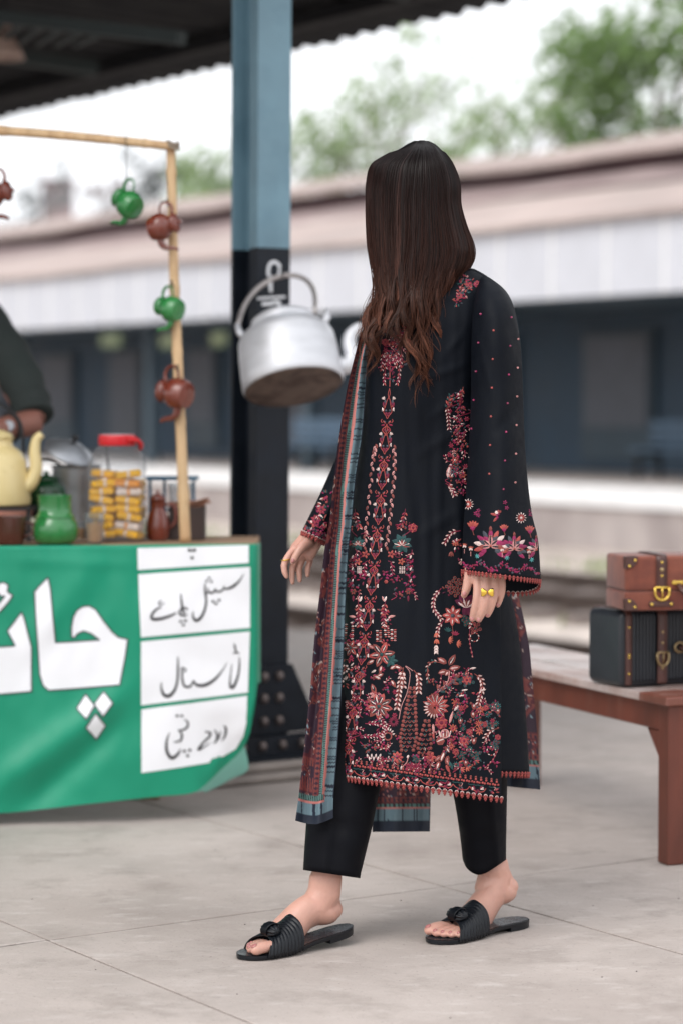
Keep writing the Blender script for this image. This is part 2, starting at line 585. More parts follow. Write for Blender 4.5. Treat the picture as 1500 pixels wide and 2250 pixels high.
# fascia made of sheets side by side, with cover strips
k = 0
mb0 = None
u = BU0
sheets = []
while u < BU1 - 0.01:
    if mb0 is None:
        mb0 = MB(); stbox(mb0, 0.004, 1.196, -0.02, 0.02, 0, 1.05)
        o = mb0.build('fascia_sheet', M['fascia'], bld, local=True); me_f = o.data
        c_ = MB(); stbox(c_, -0.03, 0.03, -0.035, -0.021, 0, 1.05)
        oc = c_.build('cover_strip', M['white_paint'], bld, local=True); me_c = oc.data
    else:
        o = inst(me_f, 'fascia_sheet', bld, Matrix.Identity(4))
        oc = inst(me_c, 'cover_strip', bld, Matrix.Identity(4))
    p = st(u, FV + 0.3 + rnd.uniform(-.006, .006), 2.6) - st(25, 26, 0)
    o.location = p
    oc.location = st(u, FV + 0.3, 2.6) - st(25, 26, 0)
    u += 1.2
mb = MB(); stbox(mb, BU0, BU1, FV + 0.33, 26, 2.62, 2.68); mb.build('soffit', M['bldg_post'], bld)
def roofsheet(v0, z0, v1, z1, mat, name, th=0.06, sag=0.08):
    mb = MB(); rows = []
    for (v, z) in ((v0, z0), (v1, z1)):
        rows.append([st(BU0 + (BU1-BU0)*i/90, v, z + sag*noise.noise(Vector((i*0.22, z, 0)))) for i in range(91)])
    mb.grid(rows); 
    lo = [[p - Vector((0, 0, th)) for p in r] for r in rows]
    mb.grid([lo[1], lo[0]])
    mb.grid([rows[0], lo[0]]); mb.grid([lo[1], rows[1]])
    mb.build(name, mat, bld)
roofsheet(FV + 0.15, 3.66, 26.2, 4.95, M['roof_tan'], 'lower_roof')
M['roof_shade'] = pmat('shaded_roof_sheet', (0.23, 0.165, 0.16), 0.85, var=0.3, scale=0.5, col2=(0.33, 0.26, 0.245), c2scale=0.35)  # mottled brown that stands for shadow on the roof
roofsheet(24.35, 4.52, 26.15, 4.985, M['roof_shade'], 'roof_shade_strip', 0.02, 0.08)  # shadow on the upper part of the lower roof, painted as an overlaid strip
mb = MB(); stbox(mb, BU0, BU1, 26.25, 26.45, 4.72, 5.28); mb.build('ventilator_board', M['roof_brown'], bld)
roofsheet(25.75, 5.30, 29.5, 6.1, M['roof_tan'], 'upper_roof', 0.1, 0.15)
for k in range(16):
    u = BU0 + 4 + k*5.6
    mb = MB(); stbox(mb, u-0.1, u+0.1, FV+1.55, FV+1.75, 0.0015, 2.62); mb.build('post', M['bldg_post'], bld)
# shuttered openings in the back wall, each with its frame
for k in range(26):
    u = BU0 + 1.5 + k*3.4
    wd = 1.1 + 0.5*((k*7) % 3)/2
    mb = MB(); stbox(mb, u-wd/2-0.12, u+wd/2+0.12, 25.90, 25.998, 0.2, 2.35); f_ = mb.build('frame', M['bldg_post'], bld)
    mb = MB(); stbox(mb, u-wd/2, u+wd/2, 25.86, 25.899, 0.75 if k % 2 else 0.25, 2.25); mb.build('shutter', M['bldg_panel'], f_)

# hanging boards under the far canopy
M['board'] = pmat('green_board', (0.07, 0.10, 0.05), 0.5, var=0.2, scale=2)
M['board_y'] = pmat('board_yellow', (0.12, 0.13, 0.06), 0.5, var=0.2, scale=5)
M['iron'] = pmat('dark_iron', (0.03, 0.03, 0.032), 0.5, metal=0.6, var=0.2)
def far_sign(px, py, Y, wpx, label):
    c = at(px, py, Y); t = thing('hanging_sign', label, 'sign', c, 'signs under the far canopy')
    hw = wpx/2*Y/F; 
    mb = MB(); mb.prism([(-hw, -.12), (hw, -.12), (hw, .12), (-hw, .12)], -0.02, 0.02, frame(c, U*-1, Z, V)); mb.build('board', M['board'], t)
    mb = MB()
    for q in range(5):
        x = lerp(-hw*.75, hw*.75, q/4)
        mb.prism([(x-.05, -.06), (x+.06, -.06), (x+.05, .07), (x-.05, .05)], -0.026, -0.0205, frame(c, U*-1, Z, V))
    mb.build('lettering', M['board_y'], t)
    for s in (-1, 1):
        a = c - U*(s*hw*.8) + Z*.1; top = Vector((a.x, a.y, 2.64))
        mb = MB(); mb.tube([a, top], 0.012, n=6); mb.build('hanger', M['iron'], t)
far_sign(245, 748, 43.5, 90, 'small green sign board with yellow lettering hung on its own under the far eave')
far_sign(372, 750, 42, 70, 'green and yellow sign hung behind the bamboo pole under the far eave')
far_sign(482, 745, 41, 60, 'green and yellow sign hung just beside the painted iron column')

# seats on the far platform
M['seat_blue'] = pmat('blue_seat_paint', (0.07, 0.12, 0.18), 0.5, var=0.2, scale=3)
def far_bench(px, Y, label, ln=2.0):
    p = at(px, 1000, Y); u = p.x*U.x + p.y*U.y; v = p.x*V.x + p.y*V.y
    t = thing('platform_bench', label, 'bench', st(u, v, 0), 'benches on the far platform')
    mb = MB(); stbox(mb, u-ln/2, u+ln/2, v-.2, v+.2, .42, .46); mb.build('seat', M['seat_blue'], t)
    for q in range(3):
        mb = MB(); stbox(mb, u-ln/2, u+ln/2, v+.22, v+.25, .52+.13*q, .62+.13*q); mb.build('back_slat', M['seat_blue'], t)
    for s in (-1, 1):
        mb = MB(); uu = u + s*(ln/2-.15)
        stbox(mb, uu-.03, uu+.03, v-.18, v-.12, 0.0015, .42); stbox(mb, uu-.03, uu+.03, v+.255, v+.31, .0015, .9); stbox(mb, uu-.03, uu+.03, v-.12, v+.255, .37, .415)
        mb.build('leg', M['iron'], t)
far_bench(1500, 35.5, 'blue slatted bench under the far canopy behind the suitcases')
far_bench(690, 40.5, 'blue slatted bench under the far canopy beyond the hanging kettle')

# ------------------------------------------------------------------ canopy over the near platform
can = thing('platform_canopy', 'dark corrugated platform canopy with a wavy eave overhead', 'canopy', st(10, 4, 3.3))
CU0, CU1, CV = 5.45, 60, 7.0
def cz(v): return 3.03 + (CV - v)*0.055
mb = MB()
per = 0.18; nseg = int((CU1 - CU0)/per*6)
rows = []
for v in (CV, 4.0, 0.0, -6.0):
    rows.append([st(CU0 + (CU1-CU0)*i/nseg, v, cz(v) + 0.04*(math.sin(2*math.pi*i/6) - .25*math.cos(4*math.pi*i/6)) + 0.012*noise.noise(Vector((i*.09, v, 0)))) for i in range(nseg+1)])
mb.grid(rows)
mb.build('roof_sheet', M['canopy_dark'], can, smooth=True, solid=0.006)
for v, h, n_ in ((6.45, 0.05, 'eave_beam'), (3.72, 0.22, 'main_beam'), (1.0, 0.16, 'purlin'), (-3.0, 0.22, 'main_beam')):
    mb = MB(); stbox(mb, CU0 + 0.02, CU1, v-0.05, v+0.05, cz(v)-0.05-h, cz(v)-0.045); mb.build(n_, M['canopy_dark'], can)
for k in range(14):
    u = 5.98 + k*3.0
    mb = MB()
    for (a, b) in ((-5.8, -3.1), (-2.9, 3.6), (3.85, 6.3)):
        p0, p1 = st(u, a, cz(a) - 0.10), st(u, b, cz(b) - 0.10)
        mb.tube([p0, p1], [0.05, 0.05], n=4)
    mb.build('rafter', M['canopy_beam'], can)
# a tie bar with an angle bracket and the lamp under it
pa, pb = at(-260, 8, 10.6), at(400, 84, 9.2)
mb = MB(); mb.tube([pa, pb], 0.035, n=4); mb.build('tie_bar', M['canopy_beam'], can)
for q in range(9):
    a = at(-120 + q*42, 30 + q*6, 10.2 - q*.05); b = at(-170 + q*42, 92 + q*1, 10.9 - q*.05)
    mb = MB(); mb.tube([a, b], 0.014, n=4); mb.build('lattice_bar', M['canopy_beam'], can)
lampc = at(12, 100, 10.5)
M['lamp'] = pmat('lamp_body', (0.45, 0.33, 0.28), 0.5, var=0.2)
lt = thing('canopy_lamp', 'small bell-shaped lamp hanging under the dark canopy', 'lamp', lampc)
mb = MB(); mb.lathe([(0.01, .13), (.02, .12), (.03, .05), (.07, -.02), (.085, -.06), (.08, -.06), (.06, -.02), (.0, .03)], 20, Matrix.Translation(lampc)); mb.build('shade', M['lamp'], lt, smooth=True)
mb = MB(); mb.tube([lampc + Z*.12, Vector((lampc.x, lampc.y, cz(5)-.02))], .008, n=6); mb.build('stem', M['iron'], lt)

# ------------------------------------------------------------------ the iron column
K = Vector((-0.249, 7.15, 0))
CW, CD = 0.114, 0.150
lean = 0.006
def cp(a, b, z):
    """a along V from the near corner, b along U, z up (the column leans slightly)"""
    p = K + V*a + U*b + Z*z
    p.x += lean*(z - 1.2)
    return p
colm = thing('iron_column', 'riveted iron roof column painted blue grey above and black below', 'column', Vector((K.x, K.y, 0)))
def cbox(mb, a0, a1, b0, b1, z0, z1):
    vs = [cp(a, b, z) for a in (a0, a1) for b in (b0, b1) for z in (z0, z1)]
    return mb.add(vs, [(0,1,3,2), (4,6,7,5), (0,4,5,1), (2,3,7,6), (0,2,6,4), (1,5,7,3)])
ZS = at(600, 545, 7.18).z
ZT = cz(3.7) - 0.2
for z0, z1, mt in ((0.058, ZS, 'col_black'), (ZS + 0.0005, ZT, 'col_blue')):
    for b0, b1 in ((0, 0.014), (CD-0.014, CD)):
        mb = MB(); cbox(mb, 0, CW, b0, b1, z0, z1); mb.build('flange', M[mt], colm)
    mb = MB(); cbox(mb, CW/2-0.012, CW/2+0.012, 0.014, CD-0.014, z0, z1); mb.build('web', M[mt], colm)
    mb = MB(); cbox(mb, 0.004, 0.03, 0.0145, 0.05, z0, z1); mb.build('angle_iron', M[mt], colm)
mb = MB(); cbox(mb, -0.05, CW+0.05, -0.03, CD+0.03, ZT, ZT+0.03); mb.build('cap_plate', M['canopy_dark'], colm)
# gusset plates and rivets at the foot
zb, zt_ = 0.132, 0.336
for b in (-0.0125, CD+0.0005):
    mb = MB()
    poly = [(-0.11, zb), (CW+0.095, zb), (CW+0.085, zb+0.05), (CW+0.008, zt_), (-0.02, zt_), (-0.10, zb+0.05)]
    vs = [cp(a, b, z) for a, z in poly] + [cp(a, b+0.012, z) for a, z in poly]
    n_ = len(poly)
    mb.add(vs, [tuple(range(n_)), tuple(range(2*n_-1, n_-1, -1))] + [(k, (k+1) % n_, n_+(k+1) % n_, n_+k) for k in range(n_)])
    mb.build('gusset_plate', M['col_black'], colm)
mb = MB(); cbox(mb, -0.11, CW+0.13, -0.04, -0.013, 0.058, 0.129); cbox(mb, -0.11, CW+0.13, -0.066, -0.0405, 0.058, 0.07); mb.build('foot_angle', M['plinth_iron'] if 'plinth_iron' in M else M['col_black'], colm)
rv = None
def rivet(a, b, z, r=0.0155):
    global rv
    if rv is None:
        m_ = MB(); m_.lathe([(r, 0), (r*.98, r*.25), (r*.8, r*.6), (r*.45, r*.85), (0.0001, r*.95)], 12, Matrix.Rotation(0, 4, 'X'))
        o = m_.build('rivet', M['rivet'], colm, smooth=True, local=True); rv = o.data
    else:
        o = inst(rv, 'rivet', colm, Matrix.Identity(4))
    o.matrix_local = axes(cp(a, b, z) - Vector((K.x, K.y, 0)), -U, V)
M['rivet'] = pmat('rivet_head', (0.085, 0.072, 0.075), 0.32, metal=0.2, var=0.3, scale=30, col2=(0.20, 0.15, 0.13), c2scale=60)
for a in (0.022, 0.075):
    for z in (0.303, 0.238, 0.170):
        rivet(a, -0.0125, z)
for a in (-0.07, 0.0, 0.07, 0.14, 0.205):
    rivet(a, -0.04, 0.10)
for lv, (e, z0, z1) in enumerate(((0.155, 0.029, 0.0575), (0.207, 0.001, 0.028))):
    mb = MB()
    c = [(-e, -e/2), (CW+e, -e/2), (CW+e, CD+e/2), (-e, CD+e/2)]
    vs = [K + V*a + U*b + Z*z for z in (z0, z1) for a, b in c]
    mb.add(vs, [(3, 2, 1, 0), (4, 5, 6, 7)] + [(k, (k+1) % 4, 4+(k+1) % 4, 4+k) for k in range(4)])
    o = mb.build('plinth_stone', M['plinth'], colm)
    md = o.modifiers.new('bev', 'BEVEL'); md.width = 0.012; md.segments = 2
# white marks painted on the black part
def stroke(mb, pts, wds, proj, n=24, col=None):
    """variable width stroke given in photo pixels, laid on a surface by proj(px,py)"""
    P = spline([(*p, w_) for p, w_ in zip(pts, wds)], n)
    L_, R_ = [], []
    for i, (x, y, w_) in enumerate(P):
        a, b = P[max(i-1, 0)], P[min(i+1, n-1)]
        dx, dy = b[0]-a[0], b[1]-a[1]
        l = math.hypot(dx, dy) or 1
        L_.append((x - dy/l*w_/2, y + dx/l*w_/2)); R_.append((x + dy/l*w_/2, y - dx/l*w_/2))
    rows = [[proj(*p) for p in L_], [proj(*p) for p in R_]]
    if any(p is None for r in rows for p in r): return
    mb.grid(rows, col=col)
def on_flange(px, py):
    d = ray(px, py); n_ = -U
    o = Vector((0, 0, CAM_H)); p0 = K + n_*0.0015
    # plane of the front flange
    k = (p0 - o).dot(n_) / d.dot(n_)
    return o + d*k + n_*0.0
mb = MB()
stroke(mb, [(612, 610), (616, 588), (606, 576), (594, 580), (590, 600), (596, 612)], [7, 7, 7, 7, 7, 6], on_flange)
stroke(mb, [(594, 605), (595, 625), (596, 642)], [9, 8, 6], on_flange)
stroke(mb, [(566, 656), (596, 654), (628, 652)], [5, 5, 5], on_flange)
stroke(mb, [(576, 668), (595, 667), (613, 664), (612, 680), (608, 700)], [8, 8, 8, 8, 7], on_flange)
mb.build('painted_number', M['chalk'], colm)
# ================================================================== TEA STALL
TZ = 0.735
M['wood_top'] = pmat('table_wood', (0.34, 0.22, 0.14), 0.7, var=0.25, scale=5, stretch=(1, 8, 8))
M['wood_leg'] = pmat('table_leg_wood', (0.25, 0.16, 0.10), 0.8, var=0.25, scale=6)
def bY(px): return 6.33 + 0.12*px/570.0
tl, trr = at(-900, 1200, bY(-900)), at(556, 1198, bY(556))
table = thing('tea_table', 'plain wooden table carrying the tea things behind the green banner', 'table', Vector((-1.0, 6.7, 0)))
for k in range(4):
    mb = MB()
    y0 = 0.02 + k*0.128
    a, b = Vector((tl.x, tl.y+y0, 0)), Vector((trr.x, trr.y+y0, 0))
    vs = [p + Z*z for z in (0.703, 0.7325) for p in (a, b, b + Vector((0, .124, 0)), a + Vector((0, .124, 0)))]
    mb.add(vs, [(3, 2, 1, 0), (4, 5, 6, 7), (0, 1, 5, 4), (1, 2, 6, 5), (2, 3, 7, 6), (3, 0, 4, 7)])
    mb.build('plank', M['wood_top'], table)
for (x, y) in ((tl.x+.06, tl.y+.30), (tl.x+.06, tl.y+.5), (trr.x-.30, trr.y+.33), (trr.x-.30, trr.y+.49)):
    mb = MB(); mb.box((x, y, .352), (.05, .05, .70)); mb.build('leg', M['wood_leg'], table)
tdir = Vector((trr.x - tl.x, trr.y - tl.y, 0)).normalized(); TR = frame((0, 0, 0), tdir, Vector((-tdir.y, tdir.x, 0)), Z)
for y in (.09, .49):
    mb = MB(); mb.box(((tl.x+trr.x)/2 - .15, (tl.y+trr.y)/2 + y, .665), (trr.x-tl.x-.50, .02, .07), TR); mb.build('apron', M['wood_leg'], table)

# the banner: a vinyl sheet hung from the table edge
M['vinyl'] = pmat('green_vinyl', (0.004, 0.265, 0.150), 0.42, var=0.07, scale=3, spec=0.45)
M['vinyl_back'] = pmat('banner_reverse', (0.22, 0.55, 0.46), 0.5, var=0.1, scale=5)
M['print_white'] = pmat('banner_white_print', (0.86, 0.87, 0.90), 0.45, var=0.04, scale=3)
M['print_black'] = pmat('banner_black_print', (0.012, 0.012, 0.014), 0.5, var=0.1)
M['print_grey'] = pmat('banner_letter_outline', (0.06, 0.08, 0.085), 0.5, var=0.1)
ybot = [(-900, 1808), (-300, 1800), (0, 1787), (200, 1766), (350, 1750), (425, 1742), (450, 1726), (485, 1692), (515, 1664), (540, 1634), (555, 1590), (562, 1540), (566, 1500)]
def ban_Y(px, py):
    t = (py - 1200)/580.0
    y = bY(px)
    y += 0.010*t*math.sin(px*0.012 + t*2.0)
    # diagonal tension folds running down to the left
    for (x0, y0, x1, y1, wd, am) in ((330, 1480, -20, 1740, 34, -0.024), (300, 1560, 40, 1790, 26, 0.016), (560, 1560, 470, 1700, 18, -0.012),
                                     (230, 1215, 60, 1420, 30, -0.009), (520, 1600, 480, 1720, 12, 0.012), (-20, 1230, 300, 1240, 14, -0.004)):
        dx, dy = x1-x0, y1-y0; L2 = dx*dx+dy*dy
        s = ((px-x0)*dx + (py-y0)*dy)/L2
        d = abs((px-x0)*dy - (py-y0)*dx)/math.sqrt(L2)
        f_ = math.exp(-(d/wd)**2) * max(0, min(1, s*3, (1.15-s)*3))
        y += am*f_
    y += 0.05*max(0, (px-430)/130.0)*max(0, (py-1560)/120.0)     # lower corner swings in
    y += 0.006*noise.noise(Vector((px*.012, py*.010, 1.0))) + .0022*noise.noise(Vector((px*.035, py*.02, 4.0)))
    return y
mb = MB()
cols = [(-900 + (560+900)*i/150, 0) for i in range(151)] + [(564, .006), (567, .016), (570, .035), (572, .07), (573, .11)]
rows = []
NR = 70
top_rows = [[], []]
for j in range(NR+1):
    r_ = []
    for (px, dy) in cols:
        yb = tab(ybot, min(px, 566))[0]
        py = lerp(1199 - 4*max(0, px)/570, yb, j/NR)
        r_.append(at(px, py, ban_Y(px, py) + dy))
    rows.append(r_)
back = [p + Vector((0, .06, .0)) for p in rows[0]]
for p in back: p.z = TZ + .0015
mid = [p + Vector((0, .004, 0)) for p in rows[0]]
for p in mid: p.z = TZ + .0015
mb.grid([back, mid] + rows)
ban_top = thing('banner', 'green vinyl tea stall banner with white Urdu lettering draped over the table', 'banner', at(250, 1500, 6.38))
ban = mb.build('sheet', M['vinyl'], ban_top, smooth=True)
# the turned-up lower corner shows its pale reverse
mb = MB()
fl = [[(430, 1741), (452, 1722), (486, 1690), (518, 1662), (538, 1640)], [(446, 1738), (474, 1718), (506, 1702), (530, 1690), (545, 1668)], [(452, 1741), (482, 1727), (512, 1710), (536, 1700), (547, 1690)]]
mb.grid([[at(x, y, ban_Y(x, min(y, 1700)) + .012 + .02*i) for x, y in r_] for i, r_ in enumerate(fl)])
mb.build('turned_corner', M['vinyl_back'], ban_top, smooth=True)
bvh_b = BVHTree.FromPolygons([ (Matrix.Identity(4) @ p) for r_ in rows for p in r_ ],
        [(i*len(cols)+k, i*len(cols)+k+1, (i+1)*len(cols)+k+1, (i+1)*len(cols)+k) for i in range(NR) for k in range(len(cols)-1)])
CAMP = Vector((0, 0, CAM_H))
def on_banner(off):
    def f_(px, py):
        d = ray(px, py).normalized()
        loc, nrm, idx, dist = bvh_b.ray_cast(CAMP, d)
        if loc is None: return None
        if nrm.dot(d) > 0: nrm = -nrm
        return loc + nrm*off
    return f_
def fill(mb, poly, proj, step=14.0):
    """fill a photo-pixel polygon, finely enough to follow the surface below it"""
    P = []
    n_ = len(poly)
    for k in range(n_):
        a, b = poly[k], poly[(k+1) % n_]
        m_ = max(1, int(math.hypot(b[0]-a[0], b[1]-a[1])/step))
        for q in range(m_): P.append((lerp(a[0], b[0], q/m_), lerp(a[1], b[1], q/m_)))
    from mathutils.geometry import delaunay_2d_cdt
    nb = len(P)
    def inside(x, y):
        c = False
        for k in range(nb):
            (x1, y1), (x2, y2) = P[k], P[(k+1) % nb]
            if (y1 > y) != (y2 > y) and x < (x2-x1)*(y-y1)/(y2-y1) + x1: c = not c
        return c
    x0, x1 = min(p[0] for p in P), max(p[0] for p in P); y0, y1 = min(p[1] for p in P), max(p[1] for p in P)
    Q = [Vector(p) for p in P]
    gx = x0 + step/2
    while gx < x1:
        gy = y0 + step/2
        while gy < y1:
            if inside(gx, gy) and min((gx-p[0])**2 + (gy-p[1])**2 for p in P) > (step*.35)**2: Q.append(Vector((gx, gy)))
            gy += step
        gx += step
    r = delaunay_2d_cdt(Q, [(k, (k+1) % nb) for k in range(nb)], [], 1, 1e-5)
    pts = [proj(v.x, v.y) for v in r[0]]
    fs = [tuple(f) for f in r[2] if all(pts[i] is not None for i in f)]
    pts = [p if p is not None else Vector((0, 0, 0)) for p in pts]
    mb.add(pts, fs)
def c4(pts):   # coordinates read off an enlarged crop of the banner
    return [(x/2.143, 1160 + y/2.143) for x, y in pts]
big_cha = c4([(163,300),(190,268),(228,232),(240,290),(250,410),(262,540),(360,534),(470,527),(430,497),(395,485),(366,497),(350,518),(338,512),(337,470),(345,420),(362,388),(388,370),(420,366),(452,385),(490,440),(530,490),(560,515),(603,524),(590,610),(565,740),(400,753),(230,765),(204,742),(188,690),(175,500)])
big_ya = c4([(-420,600),(-300,575),(-100,562),(0,560),(72,555),(35,485),(103,395),(116,425),(150,560),(150,770),(0,783),(-250,800),(-420,790)])
hamza = c4([(-6,262),(18,255),(40,268),(36,300),(62,318),(40,350),(0,395),(-30,405),(-30,370),(2,348),(24,320),(5,322),(-12,300)])
d1 = c4([(405,782),(448,840),(408,902),(362,850)])
d2 = c4([(490,770),(533,825),(485,890),(445,830)])
d3 = c4([(452,873),(497,930),(455,995),(404,940)])
big = [big_cha, big_ya, hamza, d1, d2, d3]
for poly in big:
    mb = MB(); fill(mb, poly, on_banner(0.0018))
    let = mb.build('large_letter', M['print_white'], ban_top, smooth=True)
    mb = MB()
    for k in range(len(poly)):
        a, b = poly[k], poly[(k+1) % len(poly)]
        n_ = max(2, int(math.hypot(b[0]-a[0], b[1]-a[1])/10))
        stroke(mb, [a, ((a[0]+b[0])/2, (a[1]+b[1])/2), b], [3.2, 3.2, 3.2], on_banner(0.0024), n=n_+1)
    mb.build('letter_outline', M['print_grey'], let)
panels = [c4([(648,95),(1172,80),(1172,165),(650,198)]), c4([(652,218),(1178,183),(1178,470),(665,515)]), c4([(665,535),(1178,487),(1168,775),(665,835)]),
          c4([(667,855),(1165,790),(1160,920),(1145,980),(1110,1040),(1050,1075),(1000,1085),(985,1105),(830,1130),(667,1153)])]
for poly in panels:
    mb = MB(); fill(mb, poly, on_banner(0.0018)); mb.build('white_panel', M['print_white'], ban_top, smooth=True)
mb = MB()
ink = on_banner(0.0030)
def pen(pts, w_): stroke(mb, c4(pts), [k/2.143 for k in w_], ink, n=8*len(pts))
def dots(pts, r=9):
    for x, y in c4(pts):
        s = r/2.143
        fill(mb, [(x-s, y), (x, y-s*.9), (x+s, y), (x, y+s*.9)], ink)
# special tea
pen([(1148,214),(1130,245),(1102,272),(1070,286),(1052,282)], [2,7,13,10,6])
pen([(1058,272),(1046,294),(1022,300),(1014,286)], [5,9,9,5])
pen([(1016,284),(1004,304),(986,302),(978,282)], [5,9,9,5])
pen([(966,262),(966,300),(972,345),(962,392),(940,428),(920,434),(908,412),(912,392)], [6,9,10,11,13,13,8,3])
pen([(980,300),(968,318)], [7,7])
dots([(986,236),(974,250),(996,252)], 8); dots([(1004,346),(1032,340),(1018,356)], 9)
pen([(852,310),(856,350),(862,392),(874,398)], [5,9,10,6])
pen([(886,386),(872,376),(852,384),(846,402),(862,412),(884,408)], [5,9,8,9,10,5])
dots([(852,440),(874,436),(864,456)], 9)
pen([(762,340),(748,352),(756,362),(776,352)], [4,6,6,3])
pen([(760,372),(736,384),(716,408),(720,428),(762,426),(806,412),(832,398)], [5,9,11,14,14,11,5])
mb.build('small_lettering', M['print_black'], ban_top); mb = MB()
# tea stall
pen([(1104,542),(1108,566),(1114,592)], [4,9,4]); pen([(1098,590),(1116,584),(1128,592)], [4,7,4])
pen([(1128,606),(1128,650),(1120,700),(1102,744),(1088,750),(1084,720),(1092,640)], [4,8,10,14,13,8,3])
pen([(1070,632),(1046,672),(1012,712),(970,738),(930,740),(910,720)], [2,6,12,15,13,6])
pen([(912,716),(900,742),(880,748),(866,738),(858,700),(858,652)], [5,9,11,10,9,5])
pen([(850,668),(866,660),(876,672),(860,680)], [4,6,6,4])
pen([(838,606),(838,660),(836,715),(824,760),(798,790),(772,784),(760,750),(762,726)], [4,9,10,12,16,14,8,3])
mb.build('small_lettering', M['print_black'], ban_top); mb = MB()
# milk brew
pen([(1054,928),(1064,944),(1060,976),(1044,1002)], [5,11,10,4])
pen([(1010,948),(1022,970),(1020,998),(1006,1014)], [4,9,9,4]); pen([(1040,955),(1030,985),(1016,1010)], [4,8,4])
pen([(964,958),(990,964),(984,984),(960,1006),(934,1040),(944,1040),(990,1010)], [5,11,10,9,10,8,3])
pen([(868,900),(884,914),(882,936),(862,950),(838,952)], [4,9,10,9,5])
pen([(840,950),(856,972),(850,1000),(820,1008)], [4,9,9,5])
pen([(800,962),(786,1000),(786,1050),(808,1082),(836,1066),(850,1040)], [3,9,13,16,12,4])
dots([(834,884),(856,884)], 9); dots([(868,1050),(894,1046),(884,1072)], 10)
mb.build('small_lettering', M['print_black'], ban_top); mb = MB()
dots([(893,104),(915,104),(905,140)], 10); pen([(888,98),(905,106),(922,98)], [5,8,5])
mb.build('small_lettering', M['print_black'], ban_top)

# ------------------------------------------------------------------ bamboo frame with hanging teapots
M['bamboo'] = pmat('bamboo', (0.62, 0.43, 0.24), 0.5, var=0.16, scale=7, col2=(0.50, 0.32, 0.17), c2scale=9, stretch=(3, 3, .6))
PY = 6.62
fr = thing('bamboo_frame', 'bamboo pole frame standing on the tea table', 'frame', at(405, 1190, PY))
def bamboo(name, pts, r0, r1, nodes):
    mb = MB()
    P = spline([tuple(p) for p in pts], 60)
    rad = []
    for i in range(60):
        s = i/59
        rr = lerp(r0, r1, s)
        for nd in nodes:
            rr += r0*0.16*math.exp(-((s-nd)/0.006)**2)
        rad.append(rr)
    mb.tube(P, rad, n=14)
    return mb.build(name, M['bamboo'], fr, smooth=True)
pb0 = at(408, 1188, PY); pb0.z = TZ
bamboo('upright', [pb0, at(396, 900, PY), at(383, 600, PY), at(376, 322, PY)], 0.0155, 0.0125, (.12, .3, .47, .63, .8, .93))
bamboo('crossbar', [at(384, 322, PY-.018), at(200, 303, PY-.018), at(0, 287, PY-.018), at(-520, 255, PY-.018)], 0.0115, 0.0135, (.12, .3, .48, .66, .85))
pl0 = at(-515, 1188, PY); pl0.z = TZ
bamboo('upright', [pl0, at(-515, 700, PY), at(-512, 240, PY)], 0.0155, 0.013, (.2, .45, .7))
M['string'] = pmat('string', (0.30, 0.24, 0.18), 0.9)
for k, (px, py, dy) in enumerate(((380, 321, -.009), (-512, 254, -.009))):
    mb = MB()
    for q in range(4):
        c = at(px, py + (q-1.5)*4, PY + dy)
        mb.tube([c + Vector((math.cos(a)*.018, math.sin(a)*.026, .006*math.sin(2*a))) for a in [i*2*math.pi/12 for i in range(13)]], .0022, n=5)
    mb.build('lashing', M['string'], fr)

M['enamel_green'] = pmat('green_enamel', (0.025, 0.20, 0.05), 0.25, var=0.15, scale=12, coat=0.4, spec=0.6)
M['enamel_brown'] = pmat('brown_enamel', (0.16, 0.032, 0.018), 0.25, var=0.2, scale=12, coat=0.4, spec=0.6)
M['enamel_cream'] = pmat('cream_enamel', (0.74, 0.60, 0.29), 0.3, var=0.05, scale=8, coat=0.3)
def teapot(name, label, mat, base, zdir, hdir, s, group=None):
    """small pot: axis zdir, handle towards hdir, spout opposite"""
    MT = axes(base, zdir, hdir)
    t = thing(name, label, 'teapot', MT, group)
    mb = MB()
    mb.lathe([(.0001, 0), (.34, 0), (.385, .015), (.42, .1), (.46, .25), (.47, .38), (.44, .52), (.36, .64), (.285, .70), (.27, .76), (.30, .83), (.335, .88), (.33, .9), (.0001, .9)], 28, Matrix.Scale(s, 4))
    mb.build('body', mat, t, smooth=True, local=True, angle=40)
    mb = MB()
    mb.lathe([(.34, .9), (.345, .92), (.30, .985), (.2, 1.03), (.08, 1.05), (.05, 1.06), (.05, 1.085), (.075, 1.11), (.07, 1.14), (.0001, 1.15)], 24, Matrix.Scale(s, 4))
    mb.build('lid', mat, t, smooth=True, local=True, angle=50)
    mb = MB()
    P = spline([(.31, 0, .82), (.46, 0, .90), (.68, 0, .84), (.78, 0, .64), (.68, 0, .48), (.46, 0, .42)], 22)
    mb.tube([Vector(p)*s for p in P], .030*s, n=8, flat=[.055*s]*22)
    mb.build('handle', mat, t, smooth=True, local=True)
    mb = MB()
    P = spline([(-.40, 0, .28), (-.60, 0, .30), (-.74, 0, .44), (-.80, 0, .66), (-.90, 0, .84)], 18)
    mb.tube([Vector(p)*s for p in P], [lerp(.13, .05, i/17)*s for i in range(18)], n=12)
    mb.build('spout', mat, t, smooth=True, local=True)
    return t
def place_pot(label, mat, base_px, lid_px, Y, tilt, up=(0.1, 0, 1), ring=None):
    a, b = at(*base_px, Y), at(*lid_px, Y)
    ax = (b - a)
    ln = ax.length
    zd = ax.normalized()*math.cos(tilt) + Vector((0, 1, 0))*math.sin(tilt)
    s = ln/math.cos(tilt)/1.0
    return teapot('hanging_teapot', label, mat, a, zd, up, s, 'teapots hanging from the bamboo frame'), s
hp = 'enamel_green'
PYF = PY - 0.03
def hang(label, mat, base_px, lid_px, tilt, Y, peg=None, wire_to=None):
    t, s = place_pot(label, M[mat], base_px, lid_px, Y, tilt)
    return t
hang('green enamel teapot tied by a wire under the bamboo crossbar', 'enamel_green', (298, 458), (256, 428), R(38), PY-.015)
